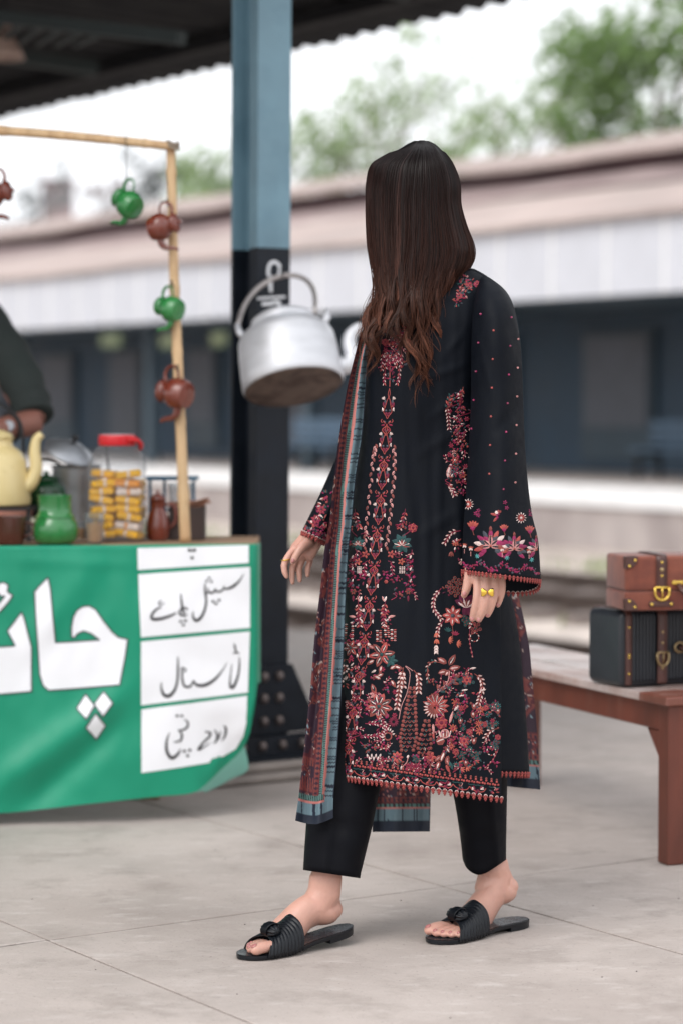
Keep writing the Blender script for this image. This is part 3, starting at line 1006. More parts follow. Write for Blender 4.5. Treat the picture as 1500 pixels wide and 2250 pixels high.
hang('upper brown enamel teapot hung with its lid beyond the pole', 'enamel_brown', (332, 504), (392, 490), R(-20), PY-.045)
hang('smaller green enamel teapot hung halfway up the bamboo pole', 'enamel_green', (394, 682), (346, 670), R(35), PY-.045)
hang('lowest brown enamel teapot hung on the bamboo pole', 'enamel_brown', (412, 868), (350, 858), R(33), PY-.045)
hang('brown enamel teapot hung from the crossbar away from the pole', 'enamel_brown', (-40, 430), (24, 420), R(-15), PY-.015)
for (px, py0, py1) in ((278, 390, 312), (-6, 372, 288)):
    w_ = thing('hanging_wire', 'thin dark wire from the bamboo crossbar to the %s teapot' % ('green' if px > 0 else 'brown'), 'wire', at(px, py1, PY-.018))
    mb = MB()
    P = [at(px + (1 if i % 2 else -1)*1.0, lerp(py0+6, py1, i/8), PY-.016) for i in range(9)]
    mb.tube(P, .0013, n=5)
    c = at(px, py1-1, PY-.018)
    mb.tube([c + Vector((0, math.cos(a)*.0142, math.sin(a)*.0142)) for a in [i*2*math.pi/14 for i in range(15)]], .0013, n=5)
    mb.build('wire', M['iron'], w_)
for (px, py) in ((371, 452), (381, 628), (393, 812)):
    c = at(px, py, PY)
    pg = thing('peg', 'small iron peg in the bamboo pole holding %s' % ('the upper brown teapot' if py < 500 else 'the smaller green teapot' if py < 700 else 'the lowest brown teapot'), 'peg', c)
    mb = MB(); mb.tube([c + Vector((0, -.008, 0)), c + Vector((0, -.05, .002)), c + Vector((0, -.056, .012))], .0028, n=6); mb.build('shaft', M['iron'], pg)

# ------------------------------------------------------------------ things on the table
def ontable(px, Y):
    p = at(px, 1000, Y); p.z = TZ; return p
def lathe_px(mb, prof, base, Y, n=32):
    k = Y/F
    mb.lathe([(r*k, z*k) for r, z in prof], n, Matrix.Translation(base))
M['tea'] = pmat('milky_tea', (0.52, 0.28, 0.13), 0.3, var=0.05)
M['dark_tea'] = pmat('dark_tea', (0.28, 0.09, 0.03), 0.2, var=0.1)
M['glass'] = glassmat('clear_glass')
M['clear_plastic'] = glassmat('clear_plastic', (0.95, 0.965, 0.98), 0.10, 0.12)
M['steel'] = pmat('dull_steel', (0.40, 0.42, 0.45), 0.42, metal=0.8, var=0.12, scale=9)
M['red_plastic'] = pmat('red_plastic', (0.62, 0.012, 0.02), 0.35, var=0.05)
M['white_plastic'] = pmat('white_plastic', (0.75, 0.75, 0.77), 0.4, var=0.03)
M['soot'] = pmat('sooty_iron', (0.025, 0.022, 0.022), 0.75, var=0.3, scale=20)

b = ontable(121, 6.53)
t = thing('green_pot', 'squat shiny green enamel pot with open neck at the table edge', 'pot', b)
mb = MB(); lathe_px(mb, [(.1, 1), (36, 0), (46, 8), (50, 22), (51, 34), (48, 47), (43, 54), (42, 57), (44, 59), (42, 62), (37, 66), (36, 80), (36, 100), (38, 107), (35, 107), (33, 100), (33, 66), (40, 50), (40, 20), (.1, 8)], b, 6.53, 40)
mb.build('body', M['enamel_green'], t, smooth=True, angle=60)
M['enamel_dgreen'] = pmat('dark_green_enamel', (0.006, 0.050, 0.017), 0.3, var=0.15, scale=12, coat=0.3)
b = ontable(102, 6.86)
t = thing('green_kettle', 'green enamel kettle standing behind the cream kettle', 'kettle', b + Z*.075)
b2 = b + Z*.075
mb = MB(); lathe_px(mb, [(.1, 0), (42, 0), (48, 6), (50, 30), (46, 50), (30, 62), (26, 66), (.1, 66)], b2, 6.86); mb.build('body', M['enamel_dgreen'], t, smooth=True, angle=50)
mb = MB(); lathe_px(mb, [(28, 66), (26, 72), (12, 78), (5, 80), (7, 86), (.1, 88)], b2, 6.86); mb.build('lid', M['enamel_dgreen'], t, smooth=True)
mb = MB(); k = 6.86/F
mb.tube([b2 + Vector((x*k, 0, z*k)) for x, z in spline([(-46, 40), (-40, 90), (0, 112), (40, 90), (46, 40)], 20)], .004, n=7); mb.build('handle', M['iron'], t, smooth=True)
st2 = thing('stove_plate', 'low sooty iron ring carrying the green kettle', 'stove', ontable(102, 6.86))
mb = MB()
c0 = ontable(102, 6.86)
mb.tube([c0 + Z*.066 + Vector((math.cos(a)*.07, math.sin(a)*.07, 0)) for a in [i*2*math.pi/28 for i in range(29)]], .008, n=8); mb.build('ring', M['soot'], st2, smooth=True)
for q in range(3):
    a = q*2.094 + .5; d = Vector((math.cos(a)*.07, math.sin(a)*.07, 0))
    mb = MB(); mb.tube([c0 + d + Z*.066, c0 + d*1.15 + Z*.001], .006, n=7); mb.build('leg', M['soot'], st2)

# iron stove with the cream kettle on it
b = ontable(-10, 6.72); SZ = at(0, 1112, 6.72).z
stv = thing('iron_stove', 'black iron stove frame carrying the cream kettle', 'stove', b)
hw = 82*6.72/F
for sx in (-1, 1):
    for sy in (-1, 1):
        mb = MB(); mb.box((b.x + sx*hw, b.y + sy*.09, (TZ+SZ)/2 - .003), (.012, .012, SZ-TZ-.008)); mb.build('leg', M['soot'], stv)
mb = MB()
for sy in (-1, 1): mb.box((b.x, b.y + sy*.09, SZ-.006), (hw*2+.012, .012, .012))
for sx in (-1, 1): mb.box((b.x + sx*hw, b.y, SZ-.006), (.012, .168, .012))
mb.build('top_frame', M['soot'], stv)
for q in range(4):
    mb = MB(); mb.box((b.x + (-.06 + q*.04), b.y, SZ-.006), (.008, .168, .010)); mb.build('grate_bar', M['soot'], stv)
mb = MB(); mb.lathe([(.0001, .004), (.05, .004), (.055, .02), (.05, .045), (.03, .055), (.0001, .055)], 24, Matrix.Translation(b)); mb.build('burner', M['soot'], stv, smooth=True, angle=40)
b = Vector((b.x, b.y, SZ + .0005)); k = 6.72/F
ck = thing('cream_kettle', 'cream enamel kettle with curved spout on the iron stove', 'kettle', b)
bx = b + Vector((-18*k*0, 0, 0))
mb = MB(); lathe_px(mb, [(.1, 0), (68, 0), (76, 4), (78, 12), (74, 60), (68, 100), (58, 118), (42, 130), (38, 134), (38, 146), (42, 148), (40, 150), (.1, 150)], bx, 6.72, 40); mb.build('body', M['enamel_cream'], ck, smooth=True, angle=45)
mb = MB(); lathe_px(mb, [(41, 150), (38, 158), (20, 166), (6, 169), (7, 178), (.1, 180)], bx, 6.72); mb.build('lid', M['enamel_cream'], ck, smooth=True)
mb = MB()
P = spline([(58, 40), (78, 52), (90, 82), (88, 120), (92, 146), (104, 158)], 24)
mb.tube([bx + Vector((x*k, -.01, z*k)) for x, z in P], [lerp(20, 8.5, (i/23)**.8)*k for i in range(24)], n=16); mb.build('spout', M['enamel_cream'], ck, smooth=True)
mb = MB()
mb.tube([bx + Vector((x*k, .02, z*k)) for x, z in spline([(-62, 110), (-70, 190), (-10, 228), (50, 190), (60, 112)], 24)], .0045, n=8); mb.build('handle', M['iron'], ck, smooth=True)

# brown cup of tea
b = ontable(22, 6.50); k = 6.5/F
t = thing('brown_cup', 'dark brown glazed cup brimming with tea at the table edge', 'cup', b)
M['glaze'] = pmat('brown_glaze', (0.075, 0.022, 0.014), 0.2, var=0.2, coat=.5)
mb = MB(); lathe_px(mb, [(.1, 2), (26, 0), (30, 4), (33, 30), (36, 56), (37, 62), (34, 62), (32, 52), (.1, 50)], b, 6.5); mb.build('body', M['glaze'], t, smooth=True, angle=50)
mb = MB(); lathe_px(mb, [(.1, 52.5), (32, 52.5)], b, 6.5); mb.build('tea', M['dark_tea'], t)
mb = MB(); mb.tube([b + Vector((x*k, 0, z*k)) for x, z in spline([(33, 48), (50, 46), (52, 28), (31, 16)], 14)], .0035, n=8); mb.build('handle', M['glaze'], t, smooth=True)
b = ontable(24, 6.66)
t = thing('clay_saucer', 'pinkish clay bowl behind the brown cup', 'bowl', b)
M['clay'] = pmat('clay', (0.45, 0.20, 0.15), 0.7, var=.15)
mb = MB(); lathe_px(mb, [(.1, 2), (24, 0), (30, 20), (44, 50), (48, 68), (45, 68), (40, 50), (24, 24), (.1, 20)], b, 6.66); mb.build('body', M['clay'], t, smooth=True, angle=50)

# glass of milky tea
def tea_glass(px, Y, sc_, label):
    b = ontable(px, Y)
    t = thing('tea_glass', label, 'glass', b, 'glasses of tea')
    mb = MB(); lathe_px(mb, [(.1, 0), (16*sc_, 0), (17*sc_, 2), (23*sc_, 68*sc_), (21.6*sc_, 68*sc_), (15.5*sc_, 4), (.1, 4)], b, Y, 28); mb.build('tumbler', M['glass'], t, smooth=True, angle=40)
    mb = MB(); lathe_px(mb, [(.1, 5), (15*sc_, 5), (18.8*sc_, 44*sc_), (.1, 44*sc_)], b, Y, 28); mb.build('tea', M['tea'], t, smooth=True, angle=40)
tea_glass(208, 6.55, 1.0, 'glass of milky tea in front of the biscuit jar')
tea_glass(176, 6.68, .62, 'smaller glass of tea half hidden behind the green pot')

# biscuit jar
b = ontable(258, 6.70); k = 6.7/F
jar = thing('biscuit_jar', 'clear plastic jar with red lid full of yellow biscuit packets', 'jar', b)
def sq(prof, n=40, e=4.0):
    rows = []
    for (r, z, sqr) in prof:
        rr = []
        for i in range(n):
            a = 2*math.pi*i/n
            ee = lerp(2.0, e, sqr)
            q = (abs(math.cos(a))**ee + abs(math.sin(a))**ee)**(-1/ee)
            rr.append(b + Vector((math.cos(a)*q*r*k, math.sin(a)*q*r*k, z*k)))
        rows.append(rr)
    return rows
mb = MB()
pr = [(58, 0, 1), (63, 4, 1)]
for q in range(9):
    z = 12 + q*16
    pr += [(63, z, 1), (61, z+6, 1), (63, z+12, 1)]
pr += [(63, 158, 1), (61, 172, .9), (55, 188, .6), (46, 200, .2), (38, 208, 0), (37, 220, 0)]
mb.grid(sq(pr), close=True); mb.build('jar_wall', M['clear_plastic'], jar, smooth=True)
mb = MB(); lathe_px(mb, [(40, 209), (41, 211), (41, 227), (40, 231), (38, 232)], b, 6.7, 36); mb.build('lid', M['red_plastic'], jar, smooth=True, angle=50)
mb = MB(); lathe_px(mb, [(.1, 233.5), (37.8, 232.5), (37.8, 230), (.1, 230)], b, 6.7, 32); mb.build('lid_disc', M['white_plastic'], jar)
mb = MB(); mb.tube([b + Vector((x*k, y*k, z*k)) for x, y, z in spline([(26, -32, 222), (44, -30, 222), (54, -18, 212), (52, 0, 202)], 12)], 5*k, n=8); mb.build('lid_tab', M['red_plastic'], jar, smooth=True)
M['pack_y'] = pmat('yellow_packet', (0.80, 0.42, 0.01), 0.35, var=.1, scale=30)
M['pack_o'] = pmat('orange_packet', (0.72, 0.27, 0.03), 0.35, var=.1, scale=30)
M['pack_w'] = pmat('pale_packet', (0.72, 0.60, 0.52), 0.35, var=.1, scale=30)
jr = random.Random(5)
for lv in range(8):
    for q in range(4):
        mx_, my_ = (-1, 1)[q % 2]*28, (-1, 1)[q // 2]*28
        z = 8 + lv*18.5 + jr.uniform(-2, 2)
        if lv == 7 and q in (0, 3): continue
        mt = M[jr.choice(['pack_y', 'pack_y', 'pack_o', 'pack_y', 'pack_y', 'pack_y', 'pack_w'])]
        Rm = Matrix.Rotation(jr.uniform(-.25, .25), 4, 'Y') @ Matrix.Rotation(jr.uniform(-.3, .3), 4, 'Z')
        p = thing('biscuit_packet', {'yellow_packet': 'bright yellow biscuit packet with pale band lying in the clear jar', 'orange_packet': 'orange biscuit packet with pale band lying in the clear jar', 'pale_packet': 'pale biscuit packet with orange band lying in the clear jar'}[mt.name], 'packet', b + Vector((mx_*k, my_*k, z*k)), mt.name.replace('_', ' ') + 's in the jar')
        mb = MB(); mb.box(p.location + Vector((0, 0, 7*k)), (54*k, 52*k, 16*k), Rm, bev=4*k); mb.build('wrapper', mt, p)
        mb = MB(); mb.box(p.location + Vector((0, -.5*k, 7*k)) , (12*k, 53*k, 16.5*k), Rm, bev=4*k); mb.build('band', M['pack_w'] if mt != M['pack_w'] else M['pack_o'], p)

# brown jug
b = ontable(347, 6.72); k = 6.72/F
t = thing('brown_jug', 'tall brown enamel teapot standing beside the biscuit jar', 'teapot', b)
mb = MB(); lathe_px(mb, [(.1, 0), (20, 0), (25, 10), (26, 34), (22, 54), (16, 66), (15, 72), (18, 84), (16, 86), (.1, 86)], b, 6.72); mb.build('body', M['enamel_brown'], t, smooth=True, angle=50)
mb = MB(); lathe_px(mb, [(18, 86.5), (17, 93), (10, 100), (3, 102), (4, 108), (.1, 110)], b, 6.72); mb.build('lid', M['enamel_brown'], t, smooth=True)
mb = MB(); mb.tube([b + Vector((x*k, -10*k + z*0, z*k)) for x, z in spline([(12, 28), (2, 14), (-2, 30), (0, 60), (-6, 84)], 16)], [lerp(7, 4, i/15)*k for i in range(16)], n=10); mb.build('spout', M['enamel_brown'], t, smooth=True)
mb = MB(); mb.tube([b + Vector((x*k, 8*k, z*k)) for x, z in spline([(16, 78), (36, 74), (38, 40), (22, 24)], 14)], 3.6*k, n=8); mb.build('handle', M['enamel_brown'], t, smooth=True)

# charcoal box with sticks and a small blue rack behind the pole
b = ontable(412, 6.80); k = 6.8/F
t = thing('charcoal_box', 'dark wooden box heaped with brown sticks behind the bamboo pole', 'box', b)
M['dark_wood'] = pmat('dark_wood', (0.045, 0.03, 0.027), 0.8, var=.3, scale=10)
hwx, hd, hh = 38*k, .06, 70*k
mb = MB(); mb.box(b + Vector((0, -hd, hh/2 + .001)), (hwx*2, .008, hh)); mb.build('side', M['dark_wood'], t)
mb = MB(); mb.box(b + Vector((0, hd, hh/2 + .001)), (hwx*2, .008, hh)); mb.build('side', M['dark_wood'], t)
for s in (-1, 1):
    mb = MB(); mb.box(b + Vector((s*(hwx-.004), 0, hh/2 + .001)), (.008, hd*2-.009, hh)); mb.build('side', M['dark_wood'], t)
mb = MB(); mb.box(b + Vector((0, 0, .02)), (hwx*2-.018, hd*2-.009, .03)); mb.build('bottom', M['dark_wood'], t)
M['stick'] = pmat('stick', (0.26, 0.12, 0.075), .8, var=.3, scale=12)
for q in range(16):
    a = jr.uniform(-.5, .5); c = b + Vector((jr.uniform(-.7, .7)*hwx, jr.uniform(-.6, .6)*hd, hh + jr.uniform(0, .014)))
    d = Vector((math.cos(a), math.sin(a), jr.uniform(-.1, .35)))*jr.uniform(.02, .04)
    mb = MB(); mb.tube([c - d, c + d], [.004, .003], n=6)
    s_ = mb.build('stick', M['stick'], t)
b = ontable(380, 6.9); k = 6.9/F
t = thing('blue_rack', 'small blue metal rack holding a glass behind the bamboo pole', 'rack', b)
M['rack_blue'] = pmat('rack_blue', (0.03, 0.11, 0.19), .5, var=.2)
zt2 = at(380, 1053, 6.9).z
for x in (-50, -18, 46):
    mb = MB(); mb.tube([b + Vector((x*k, 0, .001)), Vector((b.x + x*k, b.y, zt2))], .0045, n=8); mb.build('post', M['rack_blue'], t)
mb = MB(); mb.box((b.x, b.y, zt2 + .004), (112*k, .07, .010)); mb.build('shelf', M['rack_blue'], t)
zs2 = at(380, 1122, 6.9).z
mb = MB(); mb.box((b.x, b.y + .045, zs2), (112*k, .08, .006)); mb.build('shelf', M['rack_blue'], t)
gl = Vector((b.x + 14*k, b.y + .05, zs2 + .0035))
t = thing('empty_glass', 'empty clear glass standing in the small blue rack', 'glass', gl)
mb = MB(); mb.lathe([(.0001, 0), (.03, 0), (.036, .075), (.034, .075), (.028, .004), (.0001, .004)], 24, Matrix.Translation(gl)); mb.build('tumbler', M['glass'], t, smooth=True, angle=40)

# steel pan with a tilted lid
b = ontable(168, 6.9); k = 6.9/F
t = thing('steel_pan', 'dull steel milk pan with a tilted lid behind the green kettle', 'pan', b)
mb = MB(); lathe_px(mb, [(.1, 0), (46, 0), (50, 4), (52, 150), (54, 156), (56, 156), (52, 150), (48, 150), (46, 6), (.1, 6)], b, 6.9, 36); mb.build('pot', M['steel'], t, smooth=True, angle=40)
MT = Matrix.Translation(b + Vector((-14*k, 0, 186*k))) @ Matrix.Rotation(R(24), 4, 'Y') @ Matrix.Rotation(R(20), 4, 'X')
mb = MB(); mb.lathe([(56*k, -6*k), (57*k, -2*k), (54*k, 2*k), (30*k, 16*k), (.0001, 22*k)], 36, MT)
ld = mb.build('lid', M['steel'], t, smooth=True)
mb = MB(); mb.lathe([(4*k, 20*k), (4*k, 30*k), (9*k, 34*k), (8*k, 40*k), (.0001, 42*k)], 16, MT); mb.build('knob', M['iron'], t, smooth=True)
mb = MB(); mb.tube([b + Vector((x*k, 0, z*k)) for x, z in ((50, 128), (72, 140), (64, 205), (52, 214))], 3*k, n=8); mb.build('handle', M['iron'], t, smooth=True)

# ------------------------------------------------------------------ the big aluminium kettle on the column
M['alu'] = pmat('brushed_aluminium', (0.60, 0.61, 0.64), 0.45, metal=0.4, var=0.12, scale=10, bump=.05, bscale=14, stretch=(1, 1, 3))
M['alu_burnt'] = pmat('burnt_kettle_base', (0.16, 0.115, 0.095), 0.7, metal=.2, var=.3, scale=14, col2=(0.075, 0.05, 0.042), c2scale=10)
KYY = 6.86
kb = at(646, 851, KYY)
ta, rl = R(22), R(10)
A_ = Vector((-math.sin(rl)*math.cos(ta), math.sin(ta), math.cos(rl)*math.cos(ta)))
X_ = Vector((math.cos(rl), 0, math.sin(rl)))
MT = axes(kb, A_, X_)
kt = thing('aluminium_kettle', 'large dull aluminium kettle with burnt base hanging on the column', 'kettle', MT)
k = KYY/F
mb = MB(); mb.lathe([(r*k, z*k) for r, z in [(109, 0), (111, 3), (113, 10), (112, 40), (110, 80), (107, 112), (101, 126), (88, 138), (74, 145), (70, 148), (70, 153), (66, 156)]], 56); mb.f = [f for f in mb.f if len(f) == 4]; mb.build('body', M['alu'], kt, smooth=True, local=True, angle=50)
mb = MB(); mb.lathe([(.0001, -1*k), (60*k, -1.5*k), (100*k, -.5*k), (109*k, .4*k)], 56); mb.build('base', M['alu_burnt'], kt, smooth=True, local=True)
mb = MB(); mb.lathe([(r*k, z*k) for r, z in [(71, 150), (73, 154), (70, 164), (58, 172), (30, 178), (.1, 180)]], 48); mb.build('lid', M['alu'], kt, smooth=True, local=True, angle=50)
mb = MB()
P = spline([(96, 34), (122, 30), (136, 48), (135, 78), (142, 100), (158, 112), (170, 112)], 28)
mb.tube([Vector((x*k, 0, z*k)) for x, z in P], [lerp(21, 11, i/27)*k for i in range(28)], n=18); mb.build('spout', M['alu'], kt, smooth=True, local=True)
for s in (-1, 1):
    mb = MB(); mb.tube([Vector((s*84*k, 0, 134*k)), Vector((s*98*k, 0, 150*k)), Vector((s*101*k, 0, 172*k))], [9*k, 8*k, 6*k], n=10); mb.build('lug', M['alu'], kt, smooth=True, local=True)
Lw, Rw, Tw = MT @ Vector((-100*k, 0, 166*k)), MT @ Vector((72*k, 0, 166*k)), at(622, 606, 7.10)
mw = (Lw + Rw)/2
P = [mw + (Rw - Lw)/2*math.cos(a) + (Tw - mw)*(math.sin(a)**.8 if math.sin(a) > 0 else 0) for a in [math.pi*i/30 for i in range(31)]]
M['alu_dark'] = pmat('dark_aluminium', (0.42, 0.39, 0.38), 0.45, metal=0.6, var=0.15, scale=12)
mb = MB(); mb.tube(P, 5.5*k, n=12); mb.build('handle', M['alu_dark'], kt, smooth=True)
hk = thing('iron_hook', 'iron hook on the column holding the aluminium kettle', 'hook', at(622, 606, 7.17))
mb = MB(); c = at(622, 600, 7.185)
mb.tube([c, c + Vector((0, -.07, -.012)), c + Vector((0, -.105, -.01)), c + Vector((0, -.115, .012))], .0035, n=8); mb.build('shaft', M['iron'], hk)

# ------------------------------------------------------------------ the tea seller (only his arm reaches into the picture)
M['skin_dark'] = pmat('brown_skin', (0.27, 0.115, 0.085), 0.5, var=.1, scale=8, sss=.05)
M['shirt'] = pmat('dark_green_shirt', (0.022, 0.030, 0.028), 0.85, var=.2, scale=10, bump=.15, bscale=40)
M['hair_black'] = pmat('short_black_hair', (0.012, 0.010, 0.010), .6, var=.2, scale=30)
M['trouser_grey'] = pmat('grey_cloth', (0.10, 0.10, 0.11), .9, var=.15)
def remesh(mb, name, mat, parent, vox, smooth_it=4, attr=False):
    o = mb.build(name, mat, parent)
    md = o.modifiers.new('r', 'REMESH'); md.mode = 'VOXEL'; md.voxel_size = vox; md.use_smooth_shade = True
    ms = o.modifiers.new('s', 'SMOOTH'); ms.factor = .5; ms.iterations = smooth_it
    dg = bpy.context.evaluated_depsgraph_get()
    me = bpy.data.meshes.new_from_object(o.evaluated_get(dg))
    o.modifiers.clear(); old = o.data; o.data = me; bpy.data.meshes.remove(old)
    me.materials.clear(); me.materials.append(mat)
    me.polygons.foreach_set('use_smooth', [True]*len(me.polygons))
    return o
VYm = 7.42
man = thing('person', 'tea seller in a dark green long-sleeved shirt busy behind the table', 'person', Vector((at(-190, 900, VYm).x, VYm, 0)))
mx = at(-190, 900, VYm).x
def mp(x, y, z): return Vector((mx + x, VYm + y, z))
sh, el, wr = at(-55, 690, 7.36), at(76, 928, 7.12), at(-30, 950, 6.98)
hd_ = at(-95, 985, 6.98)
mb = MB()
mb.ball(mp(0, -.02, 1.60), (.078, .098, .118), 16, 12); mb.ball(mp(0, -.11, 1.585), (.018, .025, .03), 8, 6); mb.ball(mp(0, -.06, 1.52), (.05, .055, .04), 10, 8)
for s in (-1, 1): mb.ball(mp(s*.08, 0, 1.59), (.012, .022, .032), 8, 6)
mb.tube([mp(0, .01, 1.53), mp(0, .02, 1.40)], [.052, .062], n=14)
mb.tube([mp(0, .02, 1.43), mp(0, .02, 1.30), mp(0, .02, 1.05), mp(0, .02, .88)], [.13, .17, .14, .15], n=16, flat=[.08, .10, .095, .1], up=(1, 0, 0))
mb.tube([sh, el], [.048, .04], n=12); mb.tube([el, wr, hd_], [.042, .031, .03], n=12)
sh2, el2, wr2 = mp(-.19, 0, 1.38), mp(-.27, -.06, 1.08), mp(-.12, -.30, 1.00)
mb.tube([sh2, el2], [.048, .04], n=12); mb.tube([el2, wr2], [.04, .03], n=12)
for q in range(5):
    mb.tube([hd_ + Vector((.01, .0, .012 - q*.008)), hd_ + Vector((-.05, -.02 - .004*q, .014 - q*.011)), hd_ + Vector((-.085 + abs(q-2)*.006, -.045, .0 - q*.010))], [.0095, .009, .0075], n=8)
    mb.tube([wr2, wr2 + Vector((.03, -.05, .01 - q*.008)), wr2 + Vector((.05 - q*.004, -.085, -.01 - q*.008))], [.012, .009, .0075], n=8)
for s in (-1, 1):
    mb.tube([mp(s*.09, .02, .9), mp(s*.1, .0, .5), mp(s*.1, .04, .09)], [.075, .05, .035], n=12)
    mb.tube([mp(s*.1, .07, .04), mp(s*.11, -.02, .04), mp(s*.115, -.13, .028)], [.036, .04, .027], n=12)
remesh(mb, 'body', M['skin_dark'], man, .006)
mb = MB()
mb.tube([mp(0, .02, 1.455), mp(0, .02, 1.40), mp(0, .02, 1.30), mp(0, .02, 1.05), mp(0, .02, .78)], [.07, .185, .205, .175, .19], n=20, flat=[.07, .10, .125, .125, .13], up=(1, 0, 0))
P = spline([tuple(sh + Vector((-.05, 0, .02))), tuple(sh), tuple(sh.lerp(el, .5) + Vector((.02, 0, .02))), tuple(sh.lerp(el, .86) + Vector((.016, 0, .010))), tuple(sh.lerp(el, .97) + Vector((.006, -.004, .006)))], 24)
mb.tube(P, [lerp(.085, .052, i/23) + .004*math.sin(i*1.9) + (.006 if i > 20 else 0) for i in range(24)], n=16)
mb.tube([sh2, el2, el2.lerp(wr2, .6)], [.075, .062, .05], n=14)
remesh(mb, 'shirt', M['shirt'], man, .008, 3)
mb = MB()
for s in (-1, 1): mb.tube([mp(s*.08, .02, .92), mp(s*.1, .01, .5), mp(s*.1, .04, .10)], [.105, .09, .085], n=14)
remesh(mb, 'trousers', M['trouser_grey'], man, .01, 3)
mb = MB(); mb.ball(mp(0, .005, 1.625), (.086, .105, .108), 18, 12)
mb.v = [Vector((p.x, p.y, max(p.z, 1.60 if p.y < VYm - .03 else 1.52))) if False else p for p in mb.v]
mb.f = [f for f in mb.f if all((mb.v[i].z > 1.648 or mb.v[i].y > VYm + .01) and mb.v[i].z > 1.54 for i in f)]
mb.build('hair', M['hair_black'], man, smooth=True)
for s in (-1, 1):
    mb = MB(); mb.ball(mp(s*.030, -.104, 1.612), (.012, .007, .006), 10, 8); mb.build('eye', M['print_white'], man, smooth=True)
    mb = MB(); mb.ball(mp(s*.030, -.109, 1.612), (.005, .003, .005), 8, 6); mb.build('iris', M['hair_black'], man, smooth=True)
    mb = MB(); mb.tube([mp(s*.014, -.112, 1.628), mp(s*.032, -.110, 1.634), mp(s*.050, -.098, 1.628)], [.003, .004, .002], n=6); mb.build('eyebrow', M['hair_black'], man, smooth=True)
mb = MB(); mb.tube([mp(-.03, -.104, 1.553), mp(0, -.118, 1.560), mp(.03, -.104, 1.553)], [.003, .007, .003], n=8); mb.build('moustache', M['hair_black'], man, smooth=True)
for s in (-1, 1):
    mb = MB(); mb.tube([mp(s*.1, .10, .022), mp(s*.112, 0, .022), mp(s*.117, -.15, .018)], [.042, .046, .034], n=12, flat=[.02, .02, .017], up=(1, 0, 0)); mb.build('shoe', M['soot'], man, smooth=True)
wc = el.lerp(wr, .5); dr = (wr - el).normalized(); a1 = dr.orthogonal().normalized(); a2 = dr.cross(a1)
mb = MB(); mb.tube([wc + (a1*math.cos(q) + a2*math.sin(q))*.039 for q in [i*2*math.pi/24 for i in range(25)]], .003, n=6, flat=[.009]*25, up=dr); wt = mb.build('watch_strap', M['soot'], man, smooth=True)
mb = MB(); mb.lathe([(.0001, 0), (.017, 0), (.017, .006), (.014, .009), (.0001, .009)], 20, axes(wc + Vector((0, -.038, .004)), (0.1, -1, .1), (1, 0, 0))); mb.build('watch_case', M['steel'], man, smooth=True, angle=40)
# ================================================================== BENCH AND SUITCASES
M['red_wood'] = pmat('worn_red_brown_paint', (0.135, 0.034, 0.019), 0.5, var=.35, scale=9, col2=(0.20, 0.085, 0.06), c2amt=(.56, .74), c2scale=7, stretch=(1, 1, .35), bump=.12, bscale=30)
M['end_top'] = pmat('worn_end_board', (0.18, 0.06, 0.04), 0.42, var=.25, scale=8, col2=(0.36, 0.24, 0.21), c2amt=(.5, .7), c2scale=7)
M['bench_top'] = pmat('worn_bench_top', (0.34, 0.22, 0.19), 0.36, var=.2, scale=6, col2=(0.52, 0.45, 0.43), c2amt=(.36, .55), c2scale=4, bump=.1, bscale=30)
BZ = 0.411
C0 = ground(1466, 1903)
BU, BV = Vector((-.39, .92, 0)).normalized(), Vector((.92, .39, 0)).normalized()
bench = thing('wooden_bench', 'worn red brown wooden bench carrying two suitcases', 'bench', Vector((C0.x, C0.y, 0)))
def bb(mb, a0, a1, b0, b1, z0, z1):
    vs = [Vector((C0.x, C0.y, 0)) + BV*a + BU*b + Z*z for a in (a0, a1) for b in (b0, b1) for z in (z0, z1)]
    mb.add(vs, [(0,1,3,2), (4,6,7,5), (0,4,5,1), (2,3,7,6), (0,2,6,4), (1,5,7,3)])
    return mb
BL, BW = 0.285, 1.25
def wood(mb, name, mat='red_wood'):
    o = mb.build(name, M[mat], bench)
    md = o.modifiers.new('bev', 'BEVEL'); md.width = .004; md.segments = 2
    return o
for a in (0, BL-.06):
    for b in (0, BW-.05):
        mb = MB(); bb(mb, a, a+.06, b, b+.05, 0.0008, BZ-.0225); wood(mb, 'leg')
for a in (.002, BL-.032):
    mb = MB(); bb(mb, a, a+.03, .0505, BW-.0505, BZ-.088, BZ-.0225); wood(mb, 'end_rail')
for b in (.002, BW-.032):
    mb = MB(); bb(mb, .0605, BL-.0605, b, b+.03, BZ-.088, BZ-.0225); wood(mb, 'side_rail')
# diagonal corner braces
for s, b in ((1, .0505), (-1, BW-.0505)):
    mb = MB()
    poly = [(b, BZ-.0885), (b + s*.065, BZ-.0885), (b, BZ-.165)]
    base = Vector((C0.x, C0.y, 0))
    vs = [base + BV*.006 + BU*p + Z*z for p, z in poly] + [base + BV*.03 + BU*p + Z*z for p, z in poly]
    mb.add(vs, [(0, 1, 2), (5, 4, 3), (0, 3, 4, 1), (1, 4, 5, 2), (2, 5, 3, 0)])
    wood(mb, 'corner_brace')
mb = MB(); bb(mb, -.02, BL+.02, -.02, .11, BZ-.0220, BZ); wood(mb, 'end_board', 'end_top')
for k in range(3):
    w_ = (BL+.04)/3
    mb = MB(); bb(mb, -.02 + k*w_ + .002, -.02 + (k+1)*w_ - .002, .113, BW+.02, BZ-.0220, BZ + (.0006 if k % 2 else -.0008)); wood(mb, 'seat_plank', 'bench_top')

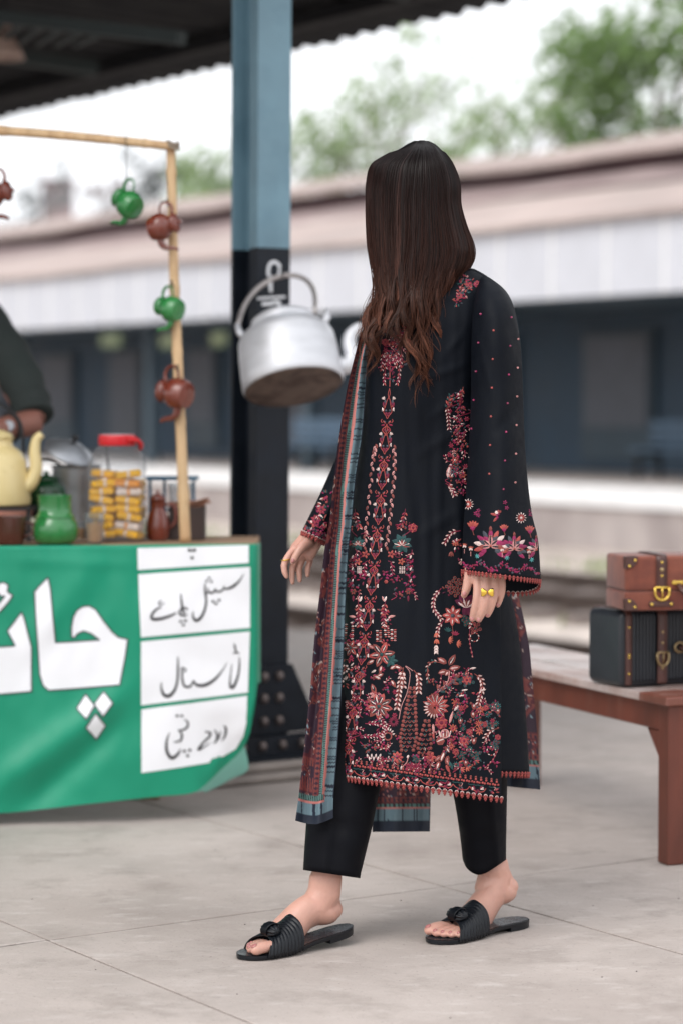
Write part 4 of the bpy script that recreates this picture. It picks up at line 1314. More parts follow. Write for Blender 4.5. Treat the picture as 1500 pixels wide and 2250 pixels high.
M['black_case'] = pmat('black_case_leather', (0.022, 0.026, 0.033), 0.4, var=.15, scale=12, bump=.1, bscale=120)
M['brown_leather'] = pmat('brown_leather', (0.075, 0.028, 0.022), 0.42, var=.2, scale=14, bump=.12, bscale=90)
M['velvet'] = pmat('rust_velvet', (0.23, 0.066, 0.038), 0.85, var=.22, scale=9, sheen=.25, col2=(0.135, 0.036, 0.024), c2amt=(.40, .62), c2scale=11)
M['brass'] = pmat('brass', (0.80, 0.55, 0.12), 0.25, metal=.95, var=.1, scale=20)
M['old_brass'] = pmat('old_brass', (0.38, 0.28, 0.15), 0.4, metal=.85, var=.2, scale=20)
def rbox(mb, x0, x1, y0, y1, z0, z1, r, n=4):
    """box with rounded edges"""
    bm = bmesh.new()
    cs = []
    for sx, cx in ((-1, x0+r), (1, x1-r)):
        for sy, cy in ((-1, y0+r), (1, y1-r)):
            for sz, cz_ in ((-1, z0+r), (1, z1-r)):
                for i in range(n+1):
                    for j in range(n+1):
                        p, q = math.pi/2*i/n, math.pi/2*j/n
                        bm.verts.new((cx + sx*r*math.cos(p)*math.cos(q), cy + sy*r*math.sin(p)*math.cos(q), cz_ + sz*r*math.sin(q)))
    bmesh.ops.remove_doubles(bm, verts=bm.verts, dist=1e-6)
    bmesh.ops.convex_hull(bm, input=bm.verts)
    bm.verts.index_update()
    mb.add([v.co.copy() for v in bm.verts], [[v.index for v in f.verts] for f in bm.faces]); bm.free()
    return mb
def stud(t, mat, p, r, nrm=(0, -1, 0)):
    mb = MB(); mb.lathe([(r, 0), (r*.9, r*.35), (r*.5, r*.6), (.0001, r*.66)], 12, axes(p, nrm, (1, 0, 0))); mb.build('stud', M[mat], t, smooth=True, local=True)
def buckle(t, mat, x, z, y, w_, h):
    mb = MB()
    P = [Vector((x - w_, y, z + h*.5))] + [Vector((x - w_*math.cos(a), y, z - h*math.sin(a)*.9)) for a in [math.pi*i/12 for i in range(13)]] + [Vector((x + w_, y, z + h*.5))]
    mb.tube(P, .0032, n=8); mb.tube([Vector((x - w_, y, z + h*.5)), Vector((x + w_, y, z + h*.5))], .0028, n=8)
    mb.tube([Vector((x, y - .001, z + h*.5)), Vector((x, y - .002, z - h*.75))], .002, n=6)
    mb.build('buckle', M[mat], t, smooth=True, local=True)
# --- black ribbed case
p0 = ground(1365, 1512, BZ + .0012)
De, Dl = Vector((-.44, .898, 0)).normalized(), None
Dl = Vector((De.y, -De.x, 0))
MTs = frame(p0, Dl, De, Z)
LN, DP, HT = .44, .165, .188
s1 = thing('black_suitcase', 'black ribbed suitcase with brown leather straps under the rust coloured one', 'suitcase', MTs)
mb = MB(); rbox(mb, 0, LN, .004, DP, 0, HT, .018); mb.build('shell', M['black_case'], s1, smooth=True, local=True, angle=40)
xr = .032; n_r = 0
me_r = None
while xr < LN - .03:
    if not (.098 < xr + .004 < .132 or .305 < xr + .004 < .34):
        if me_r is None:
            mb = MB()
            pr = [(0, .010), (0, HT-.014), (.004, HT-.006), (.012, HT+.0022), (.10, HT+.0022)]
            P = [Vector((0, a, b)) for a, b in spline([(-.0005, .012), (-.001, .05), (-.001, HT-.05), (-.0005, HT-.014), (.005, HT-.003), (.018, HT+.0012), (.06, HT+.001), (DP-.03, HT+.001)], 26)]
            mb.tube(P, .0042, n=6, flat=[.0036]*26, up=(1, 0, 0))
            o = mb.build('rib', M['black_case'], s1, smooth=True, local=True); me_r = o.data
        else: o = inst(me_r, 'rib', s1, Matrix.Identity(4))
        o.location = (xr + .004, .004, 0)
    xr += .0098
def strap(t, mat, x0, x1, y, th, z0, z1, name='strap'):
    mb = MB(); mb.box(((x0+x1)/2, y - th/2, (z0+z1)/2), (x1-x0, th, z1-z0), bev=.0015); return mb.build(name, M[mat], t, local=True)
# leather edge binding and straps run over the front and top
for (x0, x1, nm) in ((.006, .024, 'edge_binding'), (.100, .128, 'strap'), (.308, .336, 'strap')):
    mb = MB()
    P = [(-.0062, .006), (-.0066, .04), (-.0066, HT-.03), (-.004, HT-.006), (.010, HT+.0052), (.05, HT+.0056), (DP-.02, HT+.0054)]
    Q = spline(P, 30)
    rows = [[Vector((x, a, b)) for a, b in Q] for x in (x0, x1)]
    mb.grid(rows); mb.build(nm, M['brown_leather'], s1, smooth=True, local=True, solid=.0022)
for z in (.035, .075, .082, .15): stud(s1, 'brass', Vector((.0155, -.0078, z)), .0032)
for z in (.135, .108, .045): stud(s1, 'old_brass', Vector((.114, -.0078, z)), .0042)
buckle(s1, 'old_brass', .114, .072, -.010, .017, .024)
buckle(s1, 'old_brass', .322, .072, -.010, .017, .024)
for z in (.135, .108, .045): stud(s1, 'old_brass', Vector((.322, -.0078, z)), .0042)
mb = MB(); mb.tube([Vector((x, y, z)) for x, y, z in spline([(.165, -.008, .095), (.18, -.03, .088), (.218, -.036, .082), (.256, -.03, .088), (.271, -.008, .095)], 20)], .007, n=10); mb.build('handle', M['brown_leather'], s1, smooth=True, local=True)
for x in (.163, .273):
    mb = MB(); P = [Vector((x + math.cos(a)*.014, -.0095, .095 + math.sin(a)*.012)) for a in [i*2*math.pi/18 for i in range(19)]]; mb.tube(P, .003, n=7); mb.build('handle_ring', M['old_brass'], s1, smooth=True, local=True)
# --- rust velvet case on top
p1 = ground(1372, 1343, BZ + .0012 + HT + .008)
De = Vector((-.2, .98, 0)).normalized(); Dl = Vector((De.y, -De.x, 0))
MT2 = frame(p1, Dl, De, Z)
LN2, DP2, HT2 = .38, .155, .134
s2 = thing('rust_suitcase', 'small rust velvet suitcase with brass fittings lying on the black one', 'suitcase', MT2)
mb = MB(); rbox(mb, 0, LN2, 0, DP2, 0, .0472, .006); mb.build('lower_shell', M['velvet'], s2, smooth=True, local=True, angle=40)
mb = MB(); rbox(mb, 0, LN2, 0, DP2, .0476, HT2, .009); mb.build('upper_shell', M['velvet'], s2, smooth=True, local=True, angle=40)
for (x, sx) in ((0.0, 1), (LN2, -1)):
    for (z, sz) in ((0.0, 1), (HT2, -1)):
        mb = MB()
        arc = [(0, 0), (.032, 0), (.030, .016), (.020, .028), (.0, .032)]
        poly = [(x + sx*a, z + sz*b) for a, b in arc]
        if sx*sz < 0: poly = poly[::-1]
        mb.prism([(p[0], p[1]) for p in poly], -.0032, .02, frame((0, 0, 0), (1, 0, 0), (0, 0, 1), (0, 1, 0)))
        c_ = mb.build('corner_cap', M['brown_leather'], s2, local=True)
        md = c_.modifiers.new('bev', 'BEVEL'); md.width = .0025; md.segments = 2
        stud(s2, 'brass', Vector((x + sx*.010, -.0034, z + sz*.024)), .0036); stud(s2, 'brass', Vector((x + sx*.024, -.0034, z + sz*.010)), .0036)
for xs in (.092, .288):
    mb = MB()
    Q = spline([(-.0032, .052), (-.0036, .09), (-.003, HT2-.012), (.006, HT2+.0008), (.03, HT2+.0026), (.10, HT2+.0026), (DP2-.02, HT2+.0024)], 24)
    mb.grid([[Vector((x, a, b)) for a, b in Q] for x in (xs-.014, xs+.014)]); mb.build('strap', M['brown_leather'], s2, smooth=True, local=True, solid=.0022)
    for z in (.118, .100, .085): stud(s2, 'old_brass' if z == .100 else 'brass', Vector((xs, -.0048, z)), .0056 if z == .1 else .0034)
    buckle(s2, 'brass', xs, .046, -.0075, .0185, .022)
    mb = MB(); rbox(mb, xs-.032, xs+.032, -.004, .004, .008, .024, .0038, 2); mb.build('strap_patch', M['brown_leather'], s2, smooth=True, local=True, angle=40)
    for s in (-.025, .025): stud(s2, 'brass', Vector((xs+s, -.0042, .016)), .0042)
mb = MB(); mb.tube([Vector(p) for p in spline([(.135, -.006, .062), (.142, -.03, .045), (.19, -.045, .03), (.238, -.03, .045), (.245, -.006, .062)], 20)], .0065, n=10); mb.build('handle', M['brown_leather'], s2, smooth=True, local=True)
for x in (.133, .247):
    mb = MB(); mb.box((x, -.004, .068), (.03, .006, .010), bev=.002); mb.build('handle_plate', M['brass'], s2, local=True)
# ================================================================== THE WOMAN
M['skin'] = pmat('skin', (0.55, 0.305, 0.238), 0.46, var=.10, scale=22, sss=.15, bump=.03, bscale=220, col2=(0.53, 0.265, 0.21), c2amt=(.5, .8), c2scale=14)
M['nail'] = pmat('nail', (0.42, 0.17, 0.16), 0.2, var=.05, coat=.4)
M['black_cloth'] = pmat('black_cotton', (0.0038, 0.0052, 0.0086), 0.60, var=.12, scale=25, bump=.06, bscale=420, spec=.11)
M['black_trouser'] = pmat('black_trouser_cloth', (0.0042, 0.0045, 0.0066), 0.62, var=.12, scale=25, spec=.09)
M['sandal'] = pmat('black_sandal_leather', (0.005, 0.0065, 0.0095), 0.38, var=.25, scale=30, bump=.08, bscale=160, spec=.32)
M['insole'] = pmat('sandal_insole', (0.02, 0.024, 0.03), 0.28, var=.15, scale=40)
M['gold'] = pmat('gold', (0.90, 0.60, 0.10), 0.22, metal=.95, var=.08, scale=60)
M['thread'] = pmat('embroidery_thread', (1, 1, 1), 0.6, var=.12, scale=160, attr=True, bump=.2, bscale=500, spec=.3)
M['print'] = pmat('printed_silk', (1, 1, 1), 0.6, var=.08, scale=40, attr=True, spec=.35)
wo = ground(860, 2075)
woman = thing('person', 'woman with long brown hair in a black embroidered tunic walking past the tea stall', 'person', Vector((wo.x, 5.0, 0)))

# ---- feet frames
class Foot:
    def __init__(s, toe, heel):
        s.h = Vector((heel[0], heel[1], 0)); t = Vector((toe[0], toe[1], 0))
        s.d = (t - s.h).normalized(); s.L = (t - s.h).length
        s.p = Vector((-s.d.y, s.d.x, 0))
    def __call__(s, a, b, z): return s.h + s.d*(a*s.L/.255) + s.p*b + Z*z
t1 = ground(525, 2108); t2 = ground(943, 2074)
F1 = Foot((t1.x, t1.y), (.020, 4.965))
F2 = Foot((t2.x, t2.y), (.393, 5.125))
def lift1(a): return .020*max(0, (.16-a)/.16)**1.4
def lift2(a): return .0
def soleb(a): return .0012 + .007*min(1, max(0, (.15-a)/.05))
def stop(a, lf): return lf(a) + soleb(a) + .0080

# ---- body
mb = MB()
def T(pts, rad, n=14, flat=None, up=None, sm=0):
    P = [at(*p) for p in pts]
    if sm:
        rows_ = [tuple(p) + (r,) + ((flat[i],) if flat else ()) for i, (p, r) in enumerate(zip(P, rad))]
        S_ = spline(rows_, sm)
        P = [Vector(q[:3]) for q in S_]; rad = [q[3] for q in S_]
        if flat: flat = [q[4] for q in S_]
    mb.tube(P, rad, n=n, flat=flat, up=up)
    for i in (0, -1):
        mb.ball(P[i], rad[i] if not flat else min(rad[i], flat[i]), 10, 8)
HY = 5.03
# head: faces away to the left
hc = at(914, 434, HY)
fd = Vector((-.80, .60, 0)).normalized(); fs_ = Vector((.60, .80, 0)).normalized()
HM = frame((0, 0, 0), fs_, fd, Z)
mb.ball(hc, (.068, .086, .098), 22, 16, M=HM)
mb.ball(hc - Z*.055 + fd*.028, (.052, .058, .062), 16, 12, M=HM)          # jaw
mb.ball(hc - Z*.098 + fd*.062, (.020, .018, .018), 10, 8, M=HM)           # chin
mb.tube([hc + fd*.088 + Z*.012, hc + fd*.104 - Z*.022, hc + fd*.109 - Z*.034], [.008, .011, .013], n=10)    # nose
for s in (-1, 1):
    mb.ball(hc + fd*.104 + fs_*(s*.010) - Z*.036, .008, 8, 6)
    mb.ball(hc + fs_*(s*.073) - Z*.012 - fd*.005, (.010, .018, .028), 10, 8, M=HM)      # ears
    mb.ball(hc + fd*.078 + fs_*(s*.03) + Z*.018, (.022, .012, .007), 10, 8, M=HM)       # brows
    mb.ball(hc + fd*.070 + fs_*(s*.036) - Z*.03, (.022, .018, .018), 10, 8, M=HM)       # cheeks
mb.ball(hc + fd*.090 - Z*.060, (.020, .012, .0055), 10, 8, M=HM); mb.ball(hc + fd*.089 - Z*.069, (.018, .012, .006), 10, 8, M=HM)
T([(925, 490, 5.03), (945, 550, 5.035), (958, 605, 5.035), (962, 640, 5.035)], [.048, .046, .050, .062], n=18)
# trunk
T([(962, 622, 5.03), (955, 690, 5.03), (945, 800, 5.03), (945, 960, 5.03), (950, 1080, 5.03), (950, 1180, 5.03)], [.07, .135, .115, .10, .125, .13], n=22, flat=[.055, .075, .085, .075, .09, .09], up=(1, 0, 0), sm=18)
# left arm (nearer to the right in the picture)
T([(1030, 715, 5.01), (1082, 745, 4.935), (1098, 930, 4.90)], [.036, .037, .036], n=16)
T([(1098, 930, 4.90), (1082, 1090, 4.87), (1064, 1200, 4.84)], [.039, .035, .024], n=16, sm=10)
# left hand
T([(1064, 1195, 4.84), (1068, 1235, 4.835), (1074, 1268, 4.83)], [.024, .029, .033], n=16, flat=[.020, .017, .014], up=(1, 0, 0), sm=8)
mb.ball(at(1072, 1258, 4.832), (.036, .015, .030), 14, 10)
hk_ = .00091
def finger(pts, r):
    n_ = len(pts)
    T(pts, r, n=12, sm=14)
finger([(1046, 1258, 4.828), (1048, 1288, 4.818), (1046, 1318, 4.812), (1040, 1345, 4.815), (1036, 1360, 4.820)], [.0098, .0092, .0090, .0082, .0066])
finger([(1067, 1260, 4.822), (1067, 1292, 4.812), (1065, 1322, 4.808), (1057, 1348, 4.812), (1051, 1362, 4.818)], [.0098, .0092, .0090, .0080, .0064])
finger([(1085, 1258, 4.824), (1086, 1288, 4.816), (1083, 1314, 4.812), (1076, 1338, 4.818), (1070, 1352, 4.824)], [.0094, .0088, .0085, .0076, .0060])
finger([(1098, 1254, 4.832), (1102, 1282, 4.826), (1101, 1302, 4.824), (1096, 1320, 4.828), (1093, 1330, 4.832)], [.0084, .0076, .0073, .0066, .0054])
finger([(1046, 1212, 4.838), (1034, 1242, 4.835), (1028, 1268, 4.832), (1024, 1292, 4.832), (1018, 1308, 4.834)], [.014, .0125, .0098, .0094, .0068])
# right arm
T([(895, 705, 5.09), (866, 740, 5.14), (806, 930, 5.20)], [.038, .036, .032], n=16)
T([(806, 930, 5.20), (752, 1070, 5.19), (702, 1165, 5.17)], [.033, .028, .0225], n=16, sm=10)
T([(700, 1160, 5.17), (684, 1185, 5.165), (668, 1208, 5.155), (660, 1220, 5.15)], [.023, .027, .031, .029], n=16, flat=[.019, .017, .016, .014], up=(.8, 0, .3), sm=10)
finger([(648, 1206, 5.14), (634, 1222, 5.13), (625, 1240, 5.122), (626, 1256, 5.118), (630, 1267, 5.116)], [.0088, .0080, .0076, .0070, .0056])
finger([(656, 1218, 5.148), (647, 1236, 5.14), (642, 1252, 5.135), (642, 1268, 5.132), (643, 1280, 5.13)], [.0086, .0076, .0070, .0064, .0052])
finger([(666, 1222, 5.152), (660, 1240, 5.148), (657, 1254, 5.145), (658, 1266, 5.142), (659, 1276, 5.14)], [.0086, .0076, .0070, .0064, .0052])
finger([(680, 1218, 5.158), (681, 1234, 5.158), (677, 1247, 5.155), (676, 1258, 5.152), (676, 1265, 5.15)], [.0080, .0070, .0066, .0060, .0048])
finger([(676, 1192, 5.14), (664, 1202, 5.122), (655, 1214, 5.112), (648, 1227, 5.108), (643, 1235, 5.108)], [.0145, .0120, .0092, .0084, .0062])
# legs
T([(905, 1180, 5.07), (812, 1540, 5.06), (770, 1700, 5.03), (722, 1900, 4.975), (714, 1945, 4.965)], [.085, .058, .053, .033, .032], n=18, sm=24)
T([(1000, 1180, 4.99), (1042, 1540, 5.02), (1056, 1700, 5.08), (1068, 1850, 5.112), (1084, 1915, 5.11)], [.085, .058, .046, .033, .033], n=18, sm=24)
# right foot (heel lifted)
def foot(pts, up):
    S_ = spline(pts, 26)
    P = [at(q[0], q[1], q[2]) for q in S_]
    mb.tube(P, [q[3] for q in S_], n=20, flat=[q[4] for q in S_], up=up)
    mb.ball(P[0], (S_[0][4], S_[0][4], S_[0][3]), 12, 10)
foot([(728, 1998, 4.968, .022, .024), (716, 2003, 4.962, .028, .029), (690, 1998, 4.955, .036, .031), (662, 2012, 4.942, .033, .033), (634, 2042, 4.925, .026, .037), (606, 2072, 4.905, .019, .041), (585, 2088, 4.893, .013, .040)], (.5, 0, 1))
mb.tube([at(716, 1925, 4.968), at(712, 1962, 4.962), at(694, 1996, 4.955)], [.034, .035, .034], n=18, flat=[.032, .030, .031], up=(1, 0, 0))
mb.tube([at(734, 1930, 4.972), at(735, 1965, 4.972), at(736, 1998, 4.970)], [.010, .0095, .014], n=12)
def toes(F_, lf, bs, tips, rr, a0=.185):
    out = []
    for b, tp, r in zip(bs, tips, rr):
        z = stop(.22, lf)
        pts = [F_(a0, b*.95, z + .012), F_(lerp(a0, tp, .5), b, z + r*1.12), F_(tp - r*.8, b, z + r*.92)]
        mb.tube([Vector(q) for q in spline([tuple(p) for p in pts], 8)], [lerp(r*1.02, r*.92, i/7) for i in range(8)], n=12)
        mb.ball(pts[2], (r*.98, r*.98, r*.88), 12, 10)
        out.append((pts[2], r))
    return out
toe1 = toes(F1, lift1, (.026, .007, -.008, -.021, -.032), (.243, .240, .233, .224, .212), (.0128, .0092, .0086, .0082, .0078))
# left foot (heel lifted more)
foot([(1114, 1948, 5.122, .021, .024), (1106, 1957, 5.117, .028, .029), (1086, 1958, 5.108, .038, .031), (1064, 1986, 5.09, .036, .033), (1042, 2018, 5.068, .029, .037), (1014, 2046, 5.04, .019, .041), (994, 2058, 5.023, .013, .040)], (.6, 0, 1))
mb.tube([at(1079, 1893, 5.115), at(1085, 1925, 5.112), at(1076, 1962, 5.10)], [.034, .036, .036], n=18, flat=[.032, .031, .032], up=(1, 0, 0))
mb.tube([at(1101, 1893, 5.122), at(1114, 1925, 5.122), at(1121, 1950, 5.122)], [.010, .010, .015], n=12)
toe2 = toes(F2, lift2, (-.026, -.007, .008, .021, .032), (.243, .240, .233, .224, .212), (.0128, .0092, .0086, .0082, .0078))
body = remesh(mb, 'body', M['skin'], woman, .0026, 6)
# nails
def nail(p, zdir, xdir, l, w_):
    q = MB(); MTn = axes(p, zdir, xdir)
    q.ball((0, 0, 0), (l, w_, .0016), 12, 6); q.v = [MTn @ v for v in q.v]
    q.build('nail', M['nail'], body, smooth=True)
for F_, ts in ((F1, toe1), (F2, toe2)):
    for p, r in ts:
        nail(p + Z*r*.72 + F_.d*r*.42, Z*.85 + F_.d*.5, F_.d, r*.55, r*.52)
for (px, py, Y, dx, dy) in ((1036, 1358, 4.8125, -.2, -1), (1051, 1360, 4.8105, -.4, -1), (1019, 1304, 4.8255, -.4, -1), (1093, 1327, 4.8255, -.2, -1), (644, 1231, 5.1015, -.5, -1), (1070, 1350, 4.817, -.4, -1)):
    nail(at(px, py, Y), (0, -1, .15), (dx, 0, dy), .0062, .0042)
# eyes (the face is turned away)
M['eye_white'] = pmat('eye_white', (.75, .73, .70), .2, var=.02); 
for s in (-1, 1):
    q = MB(); q.ball(hc + fd*.078 + fs_*(s*.031) + Z*.003, (.011, .008, .0065), 12, 8, M=HM); q.build('eye', M['eye_white'], body, smooth=True)
    q = MB(); q.ball(hc + fd*.0845 + fs_*(s*.031) + Z*.003, (.005, .0025, .005), 10, 8, M=HM); q.build('iris', M['hair_black'], body, smooth=True)

# ---- sandals
def sandal(F_, lf, name_side):
    outl = [(0, .004), (.004, .014), (.014, .024), (.035, .0305), (.08, .031), (.13, .0335), (.17, .0405), (.20, .043), (.225, .0395), (.242, .028), (.251, .015), (.255, .003)]
    A = [q for q in spline(outl, 48)]
    q = MB()
    topL = [F_(a, w_, stop(a, lf)) for a, w_ in A]; topR = [F_(a, -w_, stop(a, lf)) for a, w_ in A]
    botL = [F_(a, w_*.97, lf(a) + soleb(a)) for a, w_ in A]; botR = [F_(a, -w_*.97, lf(a) + soleb(a)) for a, w_ in A]
    midL = [F_(a, w_*1.012, lf(a) + soleb(a) + .0045) for a, w_ in A]; midR = [F_(a, -w_*1.012, lf(a) + soleb(a) + .0045) for a, w_ in A]
    q.grid([botL, midL, topL]); q.grid([topR, midR, botR]); q.grid([topL, topR]); q.grid([botR, botL])
    q.add([botL[0], botR[0], midR[0], midL[0], topR[0], topL[0]], [(0, 1, 2, 3), (3, 2, 4, 5)]); q.add([botL[-1], botR[-1], midR[-1], midL[-1], topR[-1], topL[-1]], [(3, 2, 1, 0), (5, 4, 2, 3)])
    sole = q.build('sandal', M['sandal'], woman, smooth=True, angle=35, weld=True)
    sole['label'] = 'flat black leather slide sandal with knotted strap'
    q = MB()
    B = [F_(a, w_*.86, stop(a, lf) + .0006) for a, w_ in A[1:-1]]; B2 = [F_(a, -w_*.86, stop(a, lf) + .0006) for a, w_ in A[1:-1]]
    q.grid([B, [(x + y)/2 for x, y in zip(B, B2)], B2]); q.build('insole', M['insole'], sole, smooth=True)
    q = MB()
    Hh = [(a, w_) for a, w_ in A if a < .072]
    l1 = [F_(a, w_*.96, lf(a) + .0004) for a, w_ in Hh]; l2 = [F_(a, -w_*.96, lf(a) + .0004) for a, w_ in Hh]
    u1 = [F_(a, w_*.97, lf(a) + soleb(a) + .0006) for a, w_ in Hh]; u2 = [F_(a, -w_*.97, lf(a) + soleb(a) + .0006) for a, w_ in Hh]
    q.grid([l1, u1]); q.grid([u2, l2]); q.grid([l2, l1]); q.add([l1[-1], l2[-1], u2[-1], u1[-1]], [(0, 1, 2, 3)])
    q.build('heel', M['sandal'], sole)
    # pleated strap
    q = MB(); rows = []
    NS, NT = 66, 40
    for i in range(NS + 1):
        s_ = i/NS; r_ = []
        for j in range(NT + 1):
            th = math.pi*j/NT
            tw = math.sin(th)
            wdt = lerp(.082, .058, tw**2)
            ac = lerp(.176, .166, tw)
            a = ac + (s_ - .5)*wdt
            h = lerp(.066, .034, s_)
            pl = .0013*(.5 + .5*math.cos(2*math.pi*(10*s_ + 1.1*math.cos(th)))) + .0006*noise.noise(Vector((s_*9, th*2, 4)))
            hb = lerp(.039, .0435, min(1, s_*1.5)) + pl
            b = math.cos(th)*hb
            z = lf(a) + soleb(a) + .003 + (math.sin(th)**.75)*(h + pl)
            r_.append(F_(a, b, z))
        rows.append(r_)
    q.grid(rows); q.build('strap', M['sandal'], sole, smooth=True, solid=.0022)
    # knot: gathered leather, ridged round its waist
    q = MB()
    kc = F_(.186, .002, lf(.18) + .051)
    rows = []
    tl_ = Matrix.Rotation(R(28), 3, F_.p)
    for i in range(41):
        p_ = math.pi*i/40; r_ = []
        for j in range(57):
            a_ = 2*math.pi*j/56
            rdg = 1 + .11*math.cos(8*a_ + 1.5*math.cos(p_)*2) + .04*noise.noise(Vector((a_*2, p_*3, 8)))
            sp = math.sin(p_)**.75
            loc = F_.d*(.0150*sp*math.cos(a_)*rdg) + Z*(.0125*sp*math.sin(a_)*rdg) + F_.p*(.0265*math.cos(p_))
            r_.append(kc + tl_ @ loc)
        rows.append(r_)
    q.grid(rows)
    q.build('knot', M['sandal'], sole, smooth=True)
    # the band that wraps over the knot
    q = MB(); rows = []
    for i in range(9):
        s_ = (i/8 - .5)
        rows.append([kc + F_.p*(s_*.019 + .004*math.sin(t_)) + (F_.d*math.cos(t_)*1.08 + Z*math.sin(t_)*.92)*(.0155 + .0012*math.cos(s_*26)) for t_ in [lerp(-.6, 3.7, k/20) for k in range(21)]])
    q.grid(rows); q.build('knot_band', M['sandal'], sole, smooth=True, solid=.002)
sandal(F1, lift1, 'a'); sandal(F2, lift2, 'b')

# ---- trousers
def loft(mb, rows, n, hem=None, e=2.0, fold=None, y0=None, nrow=60):
    """rows: (y, xl, xr, Yc, ry) in photo pixels and metres; returns the rings"""
    y0 = rows[0][0] if y0 is None else y0
    out = []
    for j in range(nrow + 1):
        r_ = []
        for i in range(n):
            th = 2*math.pi*i/n
            c, s = math.cos(th), math.sin(th)
            q = (abs(c)**e + abs(s)**e)**(-1/e)
            xe = tab(rows, rows[-1][0])
            xh = (xe[0]+xe[1])/2 + (xe[1]-xe[0])/2*c*q
            yl = hem(xh, s) if hem else rows[-1][0]
            y = lerp(y0, yl, j/nrow)
            xl, xr, Yc, ry = tab(rows, y)
            px = (xl+xr)/2 + (xr-xl)/2*c*q
            Y = Yc + ry*s*q
            if fold: Y += fold(px, y, c, s)
            r_.append(at(px, y, Y))
        out.append(r_)
    mb.grid(out, close=True)
    return out
tro = MB()
def tf1(px, y, c, s): return .005*noise.noise(Vector((px*.012, y*.03, 6))) + (-.008*math.exp(-abs(px-lerp(735, 712, (y-1740)/180))/7.0) if s < 0 and y > 1300 else 0) + (.009*noise.noise(Vector((px*.02, y*.006, 2))) if s < 0 else 0)
loft(tro, [(1130, 830, 985, 5.06, .10), (1400, 760, 930, 5.06, .095), (1640, 695, 862, 5.04, .085), (1740, 678, 832, 5.01, .078), (1800, 674, 820, 5.0, .075), (1860, 670, 806, 4.985, .07), (1925, 666, 790, 4.975, .066)], 56,
     hem=lambda x, s: 1908 + (x-668)*.145 + (4 if s < 0 else 0), e=2.6, fold=tf1)
def tf2(px, y, c, s):
    cr = lerp(1075, 1092, (y-1700)/200)
    return (-.012*math.exp(-abs(px-cr)/9.0) if s < 0 and y > 1300 else 0) + .006*noise.noise(Vector((px*.012, y*.03, 7)))
loft(tro, [(1130, 930, 1085, 5.02, .10), (1400, 945, 1105, 5.03, .09), (1640, 968, 1113, 5.06, .08), (1740, 994, 1112, 5.09, .07), (1800, 1005, 1111, 5.10, .066), (1860, 1013, 1110, 5.11, .062), (1920, 1019, 1110, 5.115, .058)], 56,
     hem=lambda x, s: tab([(1019, 1889), (1025, 1906), (1038, 1918), (1052, 1922), (1074, 1914), (1110, 1889)], x)[0] + (0 if s < 0 else -4), e=2.5, fold=tf2)
tro.build('trousers', M['black_trouser'], woman, smooth=True, solid=.0016)

# ---- tunic
KR = [(592, 925, 1042, 5.03, .052), (604, 898, 1064, 5.03, .062), (622, 868, 1086, 5.03, .076), (645, 846, 1106, 5.025, .090), (690, 826, 1114, 5.02, .104), (740, 814, 1100, 5.02, .115), (800, 804, 1088, 5.02, .122), (860, 799, 1083, 5.02, .120),
      (960, 790, 1080, 5.02, .112), (1060, 779, 1086, 5.02, .118), (1160, 768, 1096, 5.02, .128), (1260, 759, 1112, 5.02, .138), (1400, 752, 1140, 5.02, .150), (1500, 748, 1150, 5.02, .158), (1600, 742, 1158, 5.02, .166), (1700, 733, 1164, 5.02, .172), (1780, 728, 1168, 5.02, .176)]
def hemf(x): return 1703 + (x - 733)*.136
SLIT0, SLIT1 = 1290.0, 1100.0        # slit starts here; its edge runs at this x
def kfold(px, y, s):
    if s > 0: return .004*noise.noise(Vector((px*.02, y*.01, 9)))
    f_ = .0080*noise.noise(Vector((px*.013, y*.0042, 2.2)))
    f_ += .0045*noise.noise(Vector((px*.045, y*.006, 5.2)))
    lo = max(0, min(1, (y-1250)/350))
    f_ += lo*.006*math.sin(px*.030 + 1.2 + y*.0012)
    # drag lines from the arm to the bust
    for (x0, y0, x1, y1, wd, am) in ((1030, 800, 890, 845, 9, -.004), (1035, 850, 930, 930, 10, -.004), (1025, 720, 960, 800, 9, -.003), (1030, 930, 900, 1010, 12, -.003), (1010, 1120, 900, 1190, 13, -.003)):
        dx, dy = x1-x0, y1-y0; L2 = dx*dx+dy*dy
        t = ((px-x0)*dx + (y-y0)*dy)/L2; d = abs((px-x0)*dy - (y-y0)*dx)/math.sqrt(L2)
        f_ += am*math.exp(-(d/wd)**2)*max(0, min(1, t*4, (1-t)*2.2))
    return f_
tunF = MB()
TH_END = -math.pi*1.28
NT_, NRW = 130, 190
def slit_theta(y):
    xl, xr, Yc, ry = tab(KR, y)
    xs = lerp(1092, SLIT1, max(0, min(1, (y-1100)/300)))
    xs = min(xs, xr - 6)
    return -math.acos(max(-1, min(1, (xs - (xl+xr)/2)/((xr-xl)/2))))
rows = []
for j in range(NRW + 1):
    r_ = []
    for i in range(NT_ + 1):
        f_ = i/NT_
        # find hem for this column first
        ths = slit_theta(1730); th = lerp(ths, TH_END, f_)
        xl, xr, Yc, ry = tab(KR, 1730)
        xh = (xl+xr)/2 + (xr-xl)/2*math.cos(th)
        y = lerp(592, hemf(xh), j/NRW)
        th = lerp(slit_theta(y), TH_END, f_)
        xl, xr, Yc, ry = tab(KR, y)
        c, s = math.cos(th), math.sin(th)
        px = (xl+xr)/2 + (xr-xl)/2*c
        Y = Yc + ry*s + kfold(px, y, s)
        lo = max(0, min(1, (y - SLIT0)/300))
        Y -= .012*lo*math.exp(-(f_/.06)**2)          # front panel edge stands away at the slit
        r_.append(at(px, y, Y))
    rows.append(r_)
tunF.grid(rows)
hem_front = [p.copy() for p in rows[-1]]
tunic = tunF.build('tunic', M['black_cloth'], woman, smooth=True, solid=.0014)
tunB = MB(); rows = []
